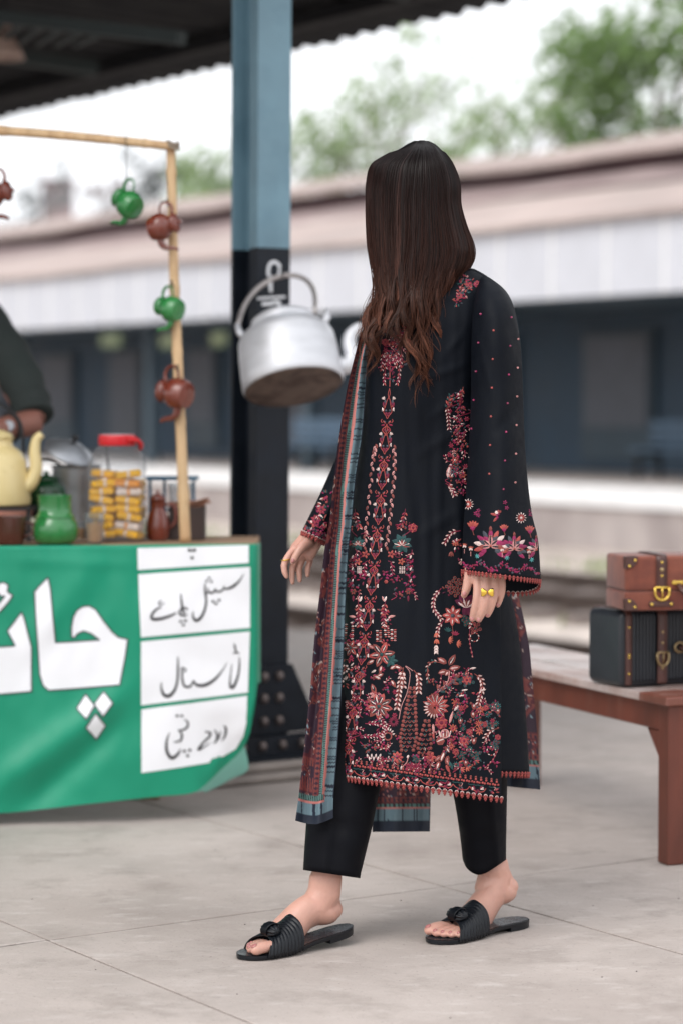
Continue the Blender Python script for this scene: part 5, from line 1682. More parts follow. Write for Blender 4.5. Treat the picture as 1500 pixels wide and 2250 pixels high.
for j in range(121):
    r_ = []
    for i in range(81):
        f_ = i/80
        y = lerp(592, 1696 + 6*f_, j/120)
        lo = max(0, min(1, (y - SLIT0)/120))
        th = lerp(slit_theta(y) - .16*lo, TH_END + 2*math.pi, f_)
        xl, xr, Yc, ry = tab(KR, y)
        c, s = math.cos(th), math.sin(th)
        px = (xl+xr)/2 + (xr-xl)/2*c*(1 - .012*lo)
        Y = Yc + ry*s*(1 - .10*lo) + .010*lo*math.sin(f_*14 + y*.004)
        r_.append(at(px, y, Y))
    rows.append(r_)
tunB.grid(rows); hem_back = [p.copy() for p in rows[-1]]
tunB.build('back_panel', M['black_cloth'], tunic, smooth=True, solid=.0014)

# left sleeve: a wide bell with a pressed crease
SL = [(608, 1058, 1070, 4.985, .02), (616, 1054, 1082, 4.975, .034), (628, 1049, 1098, 4.96, .048), (644, 1044, 1113, 4.945, .060), (668, 1040, 1125, 4.93, .068), (700, 1037, 1133, 4.915, .070), (760, 1035, 1142, 4.905, .072), (860, 1034, 1147, 4.90, .072), (950, 1031, 1150, 4.89, .072), (1050, 1025, 1157, 4.875, .076),
      (1130, 1019, 1167, 4.862, .080), (1185, 1016, 1180, 4.855, .084), (1265, 1013, 1186, 4.848, .088)]
sleeve = MB(); rows = []
NSL = 96
for j in range(101):
    r_ = []
    for i in range(NSL):
        th = 2*math.pi*i/NSL
        c, s = math.cos(th), math.sin(th)
        y1 = 1252 + (c+1)/2*22 + (max(0, s)**.7)*36
        y = lerp(608, y1, j/100)
        xl, xr, Yc, ry = tab(SL, min(y, 1265))
        cx, hw = (xl+xr)/2, (xr-xl)/2
        ca = (lerp(1092, 1103, (y-650)/600) - cx)/hw
        px = cx + hw*c
        if s <= 0:
            q = abs(c-ca)/((1-ca) if c > ca else (1+ca))
            shp = lerp((1-min(1, q)**1.9), math.sqrt(max(0, 1-c*c)), .22)
            cr = max(0, min(1, (y-660)/120))
            shp = lerp(math.sqrt(max(0, 1-c*c)), shp, cr)
            Y = Yc - ry*shp
            Y += .0060*noise.noise(Vector((px*.02, y*.008, 3.3)))
            for (x0, y0, x1, y1_, wd, am) in ((1150, 870, 1085, 960, 12, .005), (1150, 960, 1110, 1030, 12, .004), (1040, 720, 1090, 900, 9, -.003), (1120, 690, 1140, 800, 8, .003)):
                dx, dy = x1-x0, y1_-y0; L2 = dx*dx+dy*dy
                t = ((px-x0)*dx + (y-y0)*dy)/L2; d = abs((px-x0)*dy - (y-y0)*dx)/math.sqrt(L2)
                Y += am*math.exp(-(d/wd)**2)*max(0, min(1, t*4, (1-t)*3))
        else:
            Y = Yc + ry*.85*s
        r_.append(at(px, y, Y))
    rows.append(r_)
sleeve.grid(rows, close=True)
hem_sl = [p.copy() for p in rows[-1]] + [rows[-1][0].copy()]
sleeve.build('sleeve', M['black_cloth'], tunic, smooth=True, solid=.0012)
# right sleeve
sl2 = MB(); rows = []
Ps = spline([(895, 676, 5.10, .044, .05), (868, 725, 5.14, .048, .052), (818, 880, 5.195, .043, .052), (782, 1000, 5.20, .039, .052), (742, 1085, 5.19, .034, .052), (690, 1178, 5.17, .0275, .05)], 60)
NS2 = 48
for k, (x, y, Y, r1, r2) in enumerate(Ps):
    a_, b_ = Ps[max(k-1, 0)], Ps[min(k+1, 59)]
    dx, dy = b_[0]-a_[0], b_[1]-a_[1]; l = math.hypot(dx, dy); nx, ny = -dy/l, dx/l
    if k > 50: nx, ny = lerp(nx, -.905, (k-50)/9), lerp(ny, -.42, (k-50)/9)
    r_ = []
    for i in range(NS2):
        th = 2*math.pi*i/NS2
        o = math.cos(th)*r1*F/Y
        r_.append(at(x + nx*o, y + ny*o, Y + math.sin(th)*r2 + .003*noise.noise(Vector((i*.4, k*.15, 1)))))
    rows.append(r_)
sl2.grid(rows, close=True); hem_s2 = [p.copy() for p in rows[-1]] + [rows[-1][0].copy()]
sl2.build('sleeve', M['black_cloth'], tunic, smooth=True, solid=.0012)
# neckline piping
q = MB(); q.tube([at(982 + 58*math.cos(a), 594 + 4*math.sin(a), 5.03 + .055*math.sin(a)) for a in [i*2*math.pi/40 for i in range(41)]], .0028, n=8, cap=False)
q.build('neck_piping', M['black_cloth'], tunic, smooth=True)

# rings
q = MB()
ca_, cb_ = at(1066, 1300, 4.811), at(1086, 1299, 4.815)
fz = Vector((.02, 0, 1)).normalized()
q.tube([at(1067, 1303, 4.8125) + Vector((math.cos(a)*.0098, math.sin(a)*.0098, 0)) for a in [i*2*math.pi/24 for i in range(25)]], .0014, n=7)
rg = q.build('ring', M['gold'], woman, smooth=True); rg['label'] = 'wide gold bow shaped finger ring'
q = MB()
for s in (-1, 1):
    c_ = at(1069.5 + s*8, 1301.5, 4.7985); rows = []
    for i in range(9):
        u_ = i/8; hh = .0022 + .006*math.sin(u_*1.9)
        rows.append([c_ + Vector((s*(-.006 + .011*u_), -.0015*math.sin(u_*3.0), lerp(-hh, hh, k/6))) + Vector((0, -.001*math.cos((k-3)/3*1.5), 0)) for k in range(7)])
    q.grid(rows)
q.build('bow', M['gold'], rg, smooth=True, solid=.0016)
q = MB(); c_ = at(628.5, 1230, 5.126)
q.tube([c_ + Vector((math.cos(a)*.0088, math.sin(a)*.0088, math.cos(a)*.001)) for a in [i*2*math.pi/24 for i in range(25)]], .0011, n=7, flat=[.0026]*25, up=(0, 0, 1))
rg = q.build('ring', M['gold'], woman, smooth=True); rg['label'] = 'narrow gold band on the forefinger'

# ---- dupatta (long printed scarf)
DU = [(640, 852, 864, 5.10), (655, 838, 854, 5.06), (690, 814, 842, 5.015), (730, 794, 826, 4.985), (770, 782, 810, 4.975), (850, 763, 803, 4.965), (950, 746, 796, 4.958), (1050, 734, 781, 4.952), (1150, 723, 772, 4.950), (1200, 714, 766, 4.948), (1300, 703, 760, 4.945),
      (1400, 691, 756, 4.938), (1500, 683, 751, 4.930), (1600, 673, 744, 4.920), (1700, 662, 737, 4.908), (1760, 655, 732, 4.902), (1810, 648, 732, 4.90)]
RED = [(640, .02), (850, .03), (1000, .06), (1100, .13), (1200, .25), (1400, .33), (1600, .34), (1820, .42)]
CR = {'plum': (.030, .014, .026), 'red': (.15, .034, .032), 'dred': (.075, .016, .022), 'green': (.075, .16, .145), 'dark': (.010, .010, .014), 'coral': (.40, .14, .125), 'blue': (.095, .155, .185), 'lblue': (.155, .225, .255), 'navy': (.012, .018, .032), 'cream': (.36, .27, .24), 'rust': (.17, .05, .038)}
def hsh(*a):
    return (math.sin(sum(x*k for x, k in zip(a, (12.9898, 78.233, 37.719))))*43758.5453) % 1.0
def mixc(a, b, t): return tuple(lerp(x, y, t) for x, y in zip(a, b))
def printc(x, y, scl=1.0):
    """floral print, x and y in photo pixels on the cloth"""
    v = Vector((x*.030*scl, y*.030*scl, 0))
    n1 = noise.noise(v*1.1 + Vector((3, 7, 1)))
    n2 = noise.noise(v*3.1 + Vector((9, 2, 5)))
    d, _p = noise.voronoi(v*1.6)
    c = CR['plum']
    if n1 > .10:
        c = CR['dred'] if n2 > -.1 else CR['red']
    if d[0] < .10: c = CR['coral'] if n2 > 0 else CR['red']
    if d[1]-d[0] < .05 and n1 > -.05: c = CR['cream'] if n2 > .12 else CR['rust']
    if n2 > .55: c = CR['lblue']
    return c
def bands(d, lat, seed=0.0):
    """border along a scarf edge: d = 0 at the inner side, 1 at the outer edge; lat = distance along the edge in px"""
    if d < .30:
        k = abs(((lat/11.0) % 1) - .5)*2; m_ = abs(d-.15)/.12
        if m_ > .92: return CR['dred']
        return CR['plum'] if (k*.9 + m_*.6) < .62 else (CR['red'] if k < .9 else CR['rust'])
    if d < .46: return CR['green'] if ((lat/5.0) % 1) < .58 else CR['dark']
    if d < .56:
        return CR['coral']
    if d < .965:
        e = .56 + .05*hsh(math.floor(lat/7.0), 3+seed)
        if d < e: return CR['coral']
        g = hsh(math.floor(lat/2.6), 1.7+seed)
        wob = noise.noise(Vector((lat*.03, d*3, seed)))
        if g < .17 + .25*(d-.56): return CR['navy']
        return mixc(CR['blue'], CR['lblue'], max(0, min(1, .25 + .6*wob + .35*(g-.5))))
    return CR['navy']
dup = MB()
NC, NRr = 60, 460
vs, cs_ = [], []
for j in range(NRr + 1):
    for i in range(NC + 1):
        c = i/NC
        yb = 1803 + 8*math.sin(c*3.1) - 14*max(0, c-.55)
        y = lerp(640, yb, j/NRr)
        xl, xr, Y = tab(DU, y)
        px = lerp(xl, xr, c)
        r0 = tab(RED, y)[0]
        # pleats
        amp = .010*min(1, (y-640)/120)
        Y -= amp*math.cos(c*9.0 + .6) + .0018*math.sin(c*21 + y*.004)*min(1, (y-640)/300)
        vs.append(at(px, y, Y))
        dist = yb - y
        lat = y*1.0
        fold_x = 130
        if c < r0:
            col = printc(px*1.3 + y*.12, y)
            if dist < 150 and dist > 62: col = bands(.15 + .12*math.sin((dist-106)/44*1.4), px*2.0) if abs(dist-140) < 14 or abs(dist-84) < 16 else printc(px*2, y*2, 1.2)
        else:
            col = bands((c-r0)/(1-r0), lat)
            if dist < 62 and (c-r0)/(1-r0) < .56: col = None
        if dist < 62:
            if dist < 20: col = CR['navy']
            elif dist < 44:
                g = hsh(math.floor(px/2.2), 5); col = mixc(CR['blue'], CR['lblue'], .4*g) if g > .2 else CR['navy']
            elif col is None or c < r0: col = CR['coral'] if dist < 50 else (CR['green'] if (px/4 % 1) < .6 else CR['dark'])
        cs_.append(col or CR['plum'])
fs = [(j*(NC+1)+i, j*(NC+1)+i+1, (j+1)*(NC+1)+i+1, (j+1)*(NC+1)+i) for j in range(NRr) for i in range(NC)]
dup.add(vs, fs, cs_)
# over the shoulder and down the back
BK = [(640, 838, 862, 5.10), (632, 842, 872, 5.15), (660, 845, 900, 5.19), (760, 850, 960, 5.20), (900, 850, 1010, 5.20), (1100, 840, 1060, 5.215), (1250, 832, 1120, 5.235), (1400, 828, 1158, 5.25), (1500, 825, 1169, 5.255), (1600, 822, 1178, 5.26), (1740, 819, 1186, 5.265), (1840, 817, 1190, 5.27)]
seg = []
for k in range(len(BK)-1): pass
vs, cs_ = [], []
NCb, NRb = 130, 330
SB_ = spline(BK, 240)
for j in range(NRb + 1):
    for i in range(NCb + 1):
        c = i/NCb
        yb = 1828 - 3*c if c < .345 else lerp(1712, 1735, (c-.345)/.655)
        t = j/NRb
        if t < .03:
            k = t/.03; y = lerp(640, 634, k); xl, xr, Y = lerp(838, 843, k), lerp(862, 876, k), lerp(5.10, 5.16, k)
        else:
            y = lerp(634, yb, (t-.03)/.97); xl, xr, Y = tab(BK[1:], max(y, 634.5)) if y > 640 else (843, 876, 5.16)
        px = lerp(xl, xr, c)
        Y += .014*math.sin(c*17 + .8)*min(1, (y-630)/250) + .006*math.sin(c*41 + y*.003)*min(1, max(0, (y-900)/300))
        vs.append(at(px, y, Y))
        dist = yb - y; dr_ = (1-c)*(xr-xl)
        if dist < 24: col = CR['navy']
        elif dist < 50:
            g = hsh(math.floor(px/2.4), 8); col = mixc(CR['blue'], CR['lblue'], .5*g) if g > .22 else CR['navy']
        elif dist < 54: col = CR['coral']
        elif dist < 62: col = CR['green'] if (px/4 % 1) < .6 else CR['dark']
        elif dist < 78: col = bands(.15 + .15*((dist-70)/8), px*1.1)
        elif dist < 108: col = printc(px*1.6, y*1.6, 1.3)
        elif dist < 124: col = bands(.15 + .15*((dist-116)/8), px*1.1)
        else: col = printc(px*.9, y*.8) if noise.noise(Vector((px*.012, y*.008, 6))) > -.12 else CR['plum']
        cs_.append(col)
fs = [(j*(NCb+1)+i, j*(NCb+1)+i+1, (j+1)*(NCb+1)+i+1, (j+1)*(NCb+1)+i) for j in range(NRb) for i in range(NCb)]
dup.add(vs, fs, cs_)
dp_ = dup.build('dupatta', M['print'], woman, smooth=True)
dp_['label'] = 'long printed scarf with blue fringe border over one shoulder'

# ---- hair
M['hair'] = bpy.data.materials.new('long_hair'); M['hair'].use_nodes = True
nt = M['hair'].node_tree; N = nt.nodes; L_n = nt.links; bs_ = N['Principled BSDF']
bs_.inputs['Roughness'].default_value = .28; bs_.inputs['Specular IOR Level'].default_value = .15
a_ = N.new('ShaderNodeAttribute'); a_.attribute_name = 'Col'; L_n.new(a_.outputs['Color'], bs_.inputs['Base Color'])
HQ = [(309, 908, 917, 926, 940), (316, 892, 910, 928, 956), (326, 874, 903, 930, 968), (340, 846, 890, 930, 981), (360, 815, 874, 930, 995), (400, 803, 865, 930, 1010), (450, 802, 862, 928, 1013), (500, 804, 862, 927, 1026), (545, 808, 862, 925, 1041), (575, 814, 862, 922, 1037), (600, 819, 863, 920, 1022),
      (640, 824, 862, 915, 1002), (680, 813, 856, 906, 992), (710, 806, 846, 902, 984), (740, 801, 834, 900, 979), (770, 800, 824, 900, 973), (800, 803, 818, 903, 962), (840, 806, 814, 912, 946), (880, 808, 813, 920, 932)]
HRY = [(309, .022), (316, .046), (326, .066), (340, .083), (360, .097), (400, .108), (450, .113), (500, .118), (560, .123), (620, .130), (700, .146), (780, .156), (880, .156)]
def hx(a, y):
    q0, q1, q2, q3 = tab(HQ, y)
    if a < .2: return lerp(q0, q1, a/.2)
    if a < .5: return lerp(q1, q2, (a-.2)/.3)
    return lerp(q2, q3, (a-.5)/.5)
def hY(a, y, lay, back):
    ry = tab(HRY, y)[0]*lay
    b = 2*a - 1
    d = math.sqrt(max(0, 1 - b*b))
    return 5.03 + (ry*.95*d if back else -ry*d)
hr = random.Random(11)
HT0, HT1, HT2_ = (.0056, .0033, .0034), (.030, .0122, .0086), (.110, .043, .026)
def hcol(y, j):
    t = max(0, min(1, (y-330)/470))
    c = mixc(HT0, HT1, min(1, t/.55)) if t < .55 else mixc(HT1, HT2_, (t-.55)/.45)
    return tuple(x*j for x in c)
hair = MB()
# inner mass
rows = []; cols_ = []
for j in range(60):
    y = lerp(309.5, 715, j/59); r_ = []
    for i in range(48):
        th = 2*math.pi*i/48
        a = .5 + .5*math.cos(th)*.94; back = math.sin(th) > 0
        if back and y > 600: y_ = 600 + (y-600)*.2
        else: y_ = y
        lay = .90*(1 if y < 660 else lerp(1, .93, (y-660)/75))
        r_.append(at(hx(a, min(y, 600) if back else y), y_, hY(a, y_, lay, back) if y < 640 or not back else hY(a, y_, lay*lerp(1, -.3, (y-640)/95), back)))
        cols_.append(hcol(y, .8))
    rows.append(r_)
hair.grid(rows, close=True, col=None)
hair.c[-len(cols_):] = cols_
def yend(a):
    if a < .2: return lerp(800, 765, a/.2)
    if a < .36: return lerp(750, 705, (a-.2)/.16)
    if a < .52: return lerp(705, 790, (a-.36)/.16)
    if a < .8: return lerp(800, 862, (a-.52)/.28)
    return lerp(850, 760, (a-.8)/.2)
NLK = 22
locks = []
for k in range(NLK):
    locks.append(dict(c=(k + .5 + hr.uniform(-.25, .25))/NLK, ph=hr.uniform(0, 6.28), amp=hr.uniform(.6, 1.5), wl=hr.uniform(105, 165), col=hr.choice([.45, .6, .8, 1.0, 1.3, 1.7, 2.2]), ye=hr.uniform(-36, 26), dep=hr.uniform(-1, 1)))
def smooth(x): x = max(0, min(1, x)); return x*x*(3 - 2*x)
def strand(a, lay, back, w0, lk, ye, spread, ph):
    n_ = 46
    P, C_, W = [], [], []
    y0 = 309 + 3*hr.random() + 46*max(0, abs(2*a-1)-.35)**1.3
    drift = hr.uniform(-.03, .03)
    for k in range(n_):
        t = k/(n_-1)
        y = lerp(y0, ye, t)
        lw = smooth((y-540)/260)
        aa = a + drift*t*(1-lw) + .008*noise.noise(Vector((a*40, y*.015, ph)))
        if lk and not back:
            gather = .80*smooth((y-590)/200)
            aa = lerp(aa, lk['c'] + spread*.5, gather)
        aa = max(.004, min(.996, aa))
        px = hx(aa, y)
        Y = hY(aa, y, lay, back)
        if lk and not back:
            ww = 2*math.pi*y/lk['wl'] + lk['ph'] + ph
            px += 15*lk['amp']*lw*math.sin(ww)
            Y -= (.014*lw*lk['dep'] + .012*lk['amp']*lw*math.cos(ww)) + .006*lw
        P.append(at(px, y, Y)); C_.append(y); W.append(w0*(1 if t < .8 else lerp(1, .18, (t-.8)/.2)))
    return P, C_, W
def add_strand(P, Yp, W, j):
    n_ = 3
    o = len(hair.v)
    hair.tube(P, W, n=n_, cap=False)
    hair.c[o:] = [hcol(y, j) for y in Yp for _ in range(n_)]
for k in range(3300):
    a = hr.random()
    lk = min(locks, key=lambda l: abs(l['c'] - a - hr.gauss(0, .012)))
    lay = 1 - .09*hr.random()**2
    ye = yend(lk['c']) + lk['ye'] + hr.gauss(0, 14)
    P, Yp, W = strand(a, lay, False, hr.uniform(.00045, .0011), lk, ye, hr.gauss(0, .030), hr.gauss(0, .16))
    add_strand(P, Yp, W, lerp(lk['col'], 1, .25)*hr.choice([.45, .7, .8, 1.0, 1.2, 2.0]))
for k in range(800):
    a = hr.random()
    P, Yp, W = strand(a, 1 - .08*hr.random(), True, .0010, None, hr.uniform(600, 640), .0, 0)
    add_strand(P, Yp, W, hr.uniform(.7, 1.2))
for k in range(260):     # flyaway hairs
    a = hr.choice([hr.uniform(0, .04), hr.uniform(.95, 1), hr.random()])
    lk = hr.choice(locks)
    P, Yp, W = strand(a, 1.03, False, .00045, dict(lk, c=a, amp=1.6*hr.uniform(-1, 1)), yend(a) + hr.uniform(-60, 45), hr.gauss(0, .05), hr.uniform(0, 6))
    sx = hr.uniform(-.016, .016)
    P = [p + Vector((sx*(i/45)**2, 0, 0)) for i, p in enumerate(P)]
    add_strand(P, Yp, W, 1.5)
hair.build('hair', M['hair'], woman, smooth=True)
# ================================================================== EMBROIDERY (stitched thread on the tunic)
er = random.Random(3)
TC = {'maroon': (.13, .010, .030), 'crimson': (.22, .016, .045), 'coral': (.32, .058, .052), 'orange': (.40, .095, .062), 'white': (.62, .48, .45), 'pink': (.46, .21, .20), 'rust': (.19, .045, .038),
      'teal': (.014, .055, .056), 'grey': (.055, .060, .075), 'wine': (.085, .006, .030), 'magenta': (.24, .016, .075), 'sky': (.09, .33, .33), 'black': (.010, .012, .016)}
bvhF = BVHTree.FromPolygons(tunF.v, tunF.f)
bvhS = BVHTree.FromPolygons(sleeve.v, sleeve.f)
bvh2 = BVHTree.FromPolygons(sl2.v, sl2.f)
class Emb:
    def __init__(s, bvh): s.b = bvh; s.mb = MB(); s.n = 0
    def proj(s, px, py, off):
        d = ray(px, py).normalized()
        loc, nrm, i, di = s.b.ray_cast(CAMP, d)
        if loc is None: return None
        if nrm.dot(d) > 0: nrm = -nrm
        return loc + nrm*off - d*.0006
    def poly(s, pts, col, lay=0):
        off = .0011 + .00045*lay
        cx = sum(p[0] for p in pts)/len(pts); cy = sum(p[1] for p in pts)/len(pts)
        P = [s.proj(x, y, off*.5) for x, y in pts]
        c = s.proj(cx, cy, off + .0007)
        if c is None or any(p is None for p in P): return
        if max((p - c).length for p in P) > .06: return
        k = er.uniform(.82, 1.18)
        cl = tuple(v*k for v in TC[col])
        n = len(P)
        s.mb.add(P + [c], [(i, (i+1) % n, n) for i in range(n)], cl)
    def leaf(s, x, y, ang, ln, wd, col, lay=0):
        ca, sa = math.cos(ang), math.sin(ang)
        pts = []
        for t, h in ((0, 0), (.2, .8), (.5, 1), (.8, .62), (1, 0), (.8, -.62), (.5, -1), (.2, -.8)):
            u_, v_ = t*ln, h*wd/2
            pts.append((x + ca*u_ - sa*v_, y + sa*u_ + ca*v_))
        s.poly(pts, col, lay)
    def dot(s, x, y, r, col, lay=0):
        s.poly([(x + r*math.cos(a), y + r*math.sin(a)) for a in [i*math.pi/3 for i in range(6)]], col, lay)
    def line(s, pts, w_, col, n=None, lay=0):
        n = n or max(4, 5*len(pts))
        off = .0011 + .00045*lay
        k = er.uniform(.85, 1.15)
        stroke(s.mb, pts, [w_]*len(pts), lambda px, py: s.proj(px, py, off), n=n, col=tuple(v*k for v in TC[col]))
    def ring(s, x, y, r, w_, col, lay=0):
        s.line([(x + r*math.cos(a), y + r*math.sin(a)) for a in [i*2*math.pi/10 for i in range(11)]], w_, col, n=21, lay=lay)
    def flower(s, x, y, r, n, out, inn, cen='maroon', a0=0.0, fat=.55, sq=1.0):
        for k in range(n):
            a = a0 + 2*math.pi*k/n
            s.leaf(x + math.cos(a)*r*.15, y + math.sin(a)*r*.15*sq, a, r*.9, r*fat, out, 0)
            if inn: s.leaf(x + math.cos(a)*r*.32, y + math.sin(a)*r*.32*sq, a, r*.55, r*fat*.42, inn, 1)
        s.dot(x, y, r*.24, cen, 2)
    def rose(s, x, y, r, c1='coral', c2='crimson'):
        s.dot(x, y, r, c2, 0)
        for k in range(6):
            a = k*1.047; s.leaf(x + math.cos(a)*r*.5, y + math.sin(a)*r*.5, a + 1.2, r*.8, r*.42, c1, 1)
        s.ring(x, y, r*.42, r*.22, c1, 2); s.dot(x, y, r*.22, 'maroon', 3)
    def star(s, x, y, r, leafc='teal', linec='white', n=8, sq=1.0):
        for k in range(n):
            a = 2*math.pi*k/n + .3
            s.leaf(x, y, a, r, r*.55, leafc, 0)
        for k in range(9):
            a = -1.57 + (k-4)*.42
            s.leaf(x, y + r*.25, a, r*.78, r*.14, linec if k % 2 else 'coral', 1)
    def sprig(s, pts, step, ln, wd, cols, side=.75, stem='rust', n=40):
        P = spline(pts, n)
        s.line(pts, 1.6, stem, n=18)
        acc = 0; k = 0
        for i in range(1, n):
            dx, dy = P[i][0]-P[i-1][0], P[i][1]-P[i-1][1]
            acc += math.hypot(dx, dy)
            if acc >= step:
                acc = 0; k += 1
                a = math.atan2(dy, dx)
                for sd in (-1, 1):
                    c = cols[(k + (0 if sd > 0 else 1)) % len(cols)]
                    s.leaf(P[i][0], P[i][1], a + sd*side, ln, wd, 'rust' if c == 'white' else c, 0)
                    if c == 'white': s.leaf(P[i][0] + math.cos(a + sd*side)*ln*.15, P[i][1] + math.sin(a + sd*side)*ln*.15, a + sd*side, ln*.8, wd*.7, 'white', 1)
    def cluster(s, x, y, r, cols, n, ln=(5, 9)):
        for k in range(n):
            a = er.uniform(0, 6.28); d = r*er.random()**.6
            if er.random() < .45: s.dot(x + math.cos(a)*d, y + math.sin(a)*d, er.uniform(1.8, 3.2), er.choice(cols), k % 3)
            else: s.leaf(x + math.cos(a)*d, y + math.sin(a)*d, a, er.uniform(*ln), er.uniform(2.6, 4.2), er.choice(cols), k % 3)
    def berries(s, x, y, r, n, c1='rust', c2='teal'):
        for k in range(n):
            a = k*2.4; d = r*math.sqrt((k+.5)/n)
            bx, by = x + math.cos(a)*d, y + math.sin(a)*d
            s.ring(bx, by, 3.0, 1.7, c1, 0); s.dot(bx, by, 1.7, c2, 1)
    def ladder(s, x, y, w_, h, tilt=0.0):
        n = int(h/4.6)
        for k in range(n):
            yy = y + k*4.6; xo = x + tilt*(yy-y)
            for q in range(int(w_/7)):
                s.leaf(xo + q*7 - w_/2, yy, 0, 6.6, 3.2, 'white' if k % 2 == 0 and q % 2 == 0 else ('coral' if (k+q) % 2 else 'pink'), 0)
    def loop(s, x, y, r, col='coral'):
        for k in range(10):
            a = k*2*math.pi/10; s.leaf(x + r*math.cos(a), y + r*math.sin(a), a + 1.57, r*.6, 2.4, 'white' if k % 2 else col, 0)
    def cone(s, x, y0, y1, wtop, wbot, lean_=0.0):
        n = int((y1-y0)/9)
        for k in range(n + 1):
            t = k/n; yy = lerp(y0, y1, t)
            wd = lerp(wtop, wbot, min(1, t*1.25)) if t < .8 else lerp(wbot, wbot*.72, (t-.8)/.2)
            xo = x + lean_*(1-t)
            for sd in (-1, 1): s.dot(xo + sd*wd/2, yy, 4.2, 'rust', 0); s.dot(xo + sd*wd/2, yy, 2.0, 'coral', 1)
            m_ = max(1, int(wd/9)); 
            for q in range(m_):
                xx = xo - wd/2 + (q + .5 + (.25 if k % 2 else 0))*wd/m_
                if abs(xx - xo) > wd/2 - 4: continue
                s.dot(xx, yy + 1, 3.2, er.choice(['teal', 'teal', 'wine', 'black', 'black']), 0)
                s.line([(xx-4.2, yy-1), (xx, yy+4), (xx+4.2, yy-1)], 1.5, 'rust', n=7, lay=1)
E = Emb(bvhF)
# centre chain
chain = [(853, 887), (847, 965), (841, 1043), (834, 1120), (826, 1196), (819, 1275), (808, 1353), (798, 1428), (786, 1509), (773, 1587), (764, 1663)]
for k, (x, y) in enumerate(chain):
    nx, ny = chain[k+1] if k+1 < len(chain) else (x-9, y+76)
    sl_ = (nx-x)/(ny-y)
    def X(dx, dy): return (x + dx + sl_*dy, y + dy)
    E.line([X(0, -34), X(-2, -20), X(3, -8), X(6, 6), X(9, 18), X(3, 27), X(0, 33), X(-3, 27), X(-9, 18), X(-6, 6), X(-3, -8), X(2, -20), X(0, -34)], 1.45, 'coral', n=40)
    for s in (-1, 1):
        E.dot(*X(s*8, 0), 4.6, 'wine', 0); E.leaf(*X(s*8, -10), 1.57, 12, 5, 'grey', 0); E.leaf(*X(s*12, -4), 1.57 + s*.15, 15, 4, 'maroon', 1)
        E.dot(*X(s*9, 6), 2.4, 'rust', 2)
        for q in range(4): E.leaf(*X(s*9, -9), -1.57 + s*(.1 + q*.38), 7.5, 2.4, 'white', 2)
        E.leaf(*X(s*11, 9), 1.57 - s*.25, 8.5, 3.2, 'white', 2); E.leaf(*X(s*13, 8), 1.57 + s*.35, 9, 3.2, 'white', 2)
        E.dot(*X(s*3.5, 22), 3.8, 'maroon', 0); E.dot(*X(s*4.5, 15), 2.6, 'grey', 1)
        # small red flower pair between units
        if k < len(chain)-1 or True:
            E.leaf(*X(s*3, 44), -.9 if s > 0 else -2.2, 9, 4, 'coral', 1); E.leaf(*X(s*4, 46), .2 if s > 0 else 2.9, 9, 4, 'crimson', 0); E.dot(*X(s*5, 40), 2.6, 'grey', 1)
            E.line([X(s*10, 42), X(s*13, 38), X(s*11, 34)], 1.5, 'coral', n=6)
    E.dot(*X(0, 26), 2.6, 'maroon', 1)
    for s in (-1, 1):
        E.dot(*X(s*4, 58), 3.4, 'maroon', 0)
        E.line([X(0, 48), X(s*9, 57), X(s*4, 64), X(0, 70)], 1.7, 'coral', n=8)
    E.dot(*X(0, 60), 2.4, 'grey', 1)
# neck placket: dense blossom hung with white leaves
for k in range(7):
    E.cluster(868 + er.uniform(-16, 16), 715 + k*7, 12, ['crimson', 'coral', 'maroon', 'grey', 'rust'], 12)
E.rose(846, 752, 8, 'coral', 'crimson'); E.rose(896, 752, 8, 'coral', 'crimson'); E.rose(878, 735, 6)
for s in (-1, 1):
    for q, (dx, y0, y1) in enumerate(((12, 765, 805), (20, 770, 815), (15, 812, 845), (6, 770, 800))):
        E.sprig([(862 + s*dx, y0), (860 + s*(dx+1), (y0+y1)/2), (858 + s*(dx-1), y1)], 7, 8, 3.2, ['white', 'coral', 'white', 'crimson'], side=.45, stem='maroon', n=24)
for q in range(5): E.cluster(860, 772 + q*15, 8, ['wine', 'grey', 'maroon', 'crimson'], 7)
E.line([(862, 770), (857, 800), (856, 850)], 1.8, 'coral')
# beaded side chains
for pts in ([(828, 980), (822, 1010), (815, 1080), (808, 1150), (803, 1205)], [(868, 982), (869, 1030), (864, 1090), (858, 1150), (851, 1205)]):
    P = spline(pts, 25)
    for k, (x, y) in enumerate(P):
        E.leaf(x - 3, y - 5, 1.57 + (.35 if k % 2 else -.35), 11, 5.6, 'pink' if k % 3 else 'rust', 0); E.leaf(x - 3, y - 3, 1.57 + (.35 if k % 2 else -.35), 6.5, 2.6, 'grey' if k % 2 else 'rust', 1)
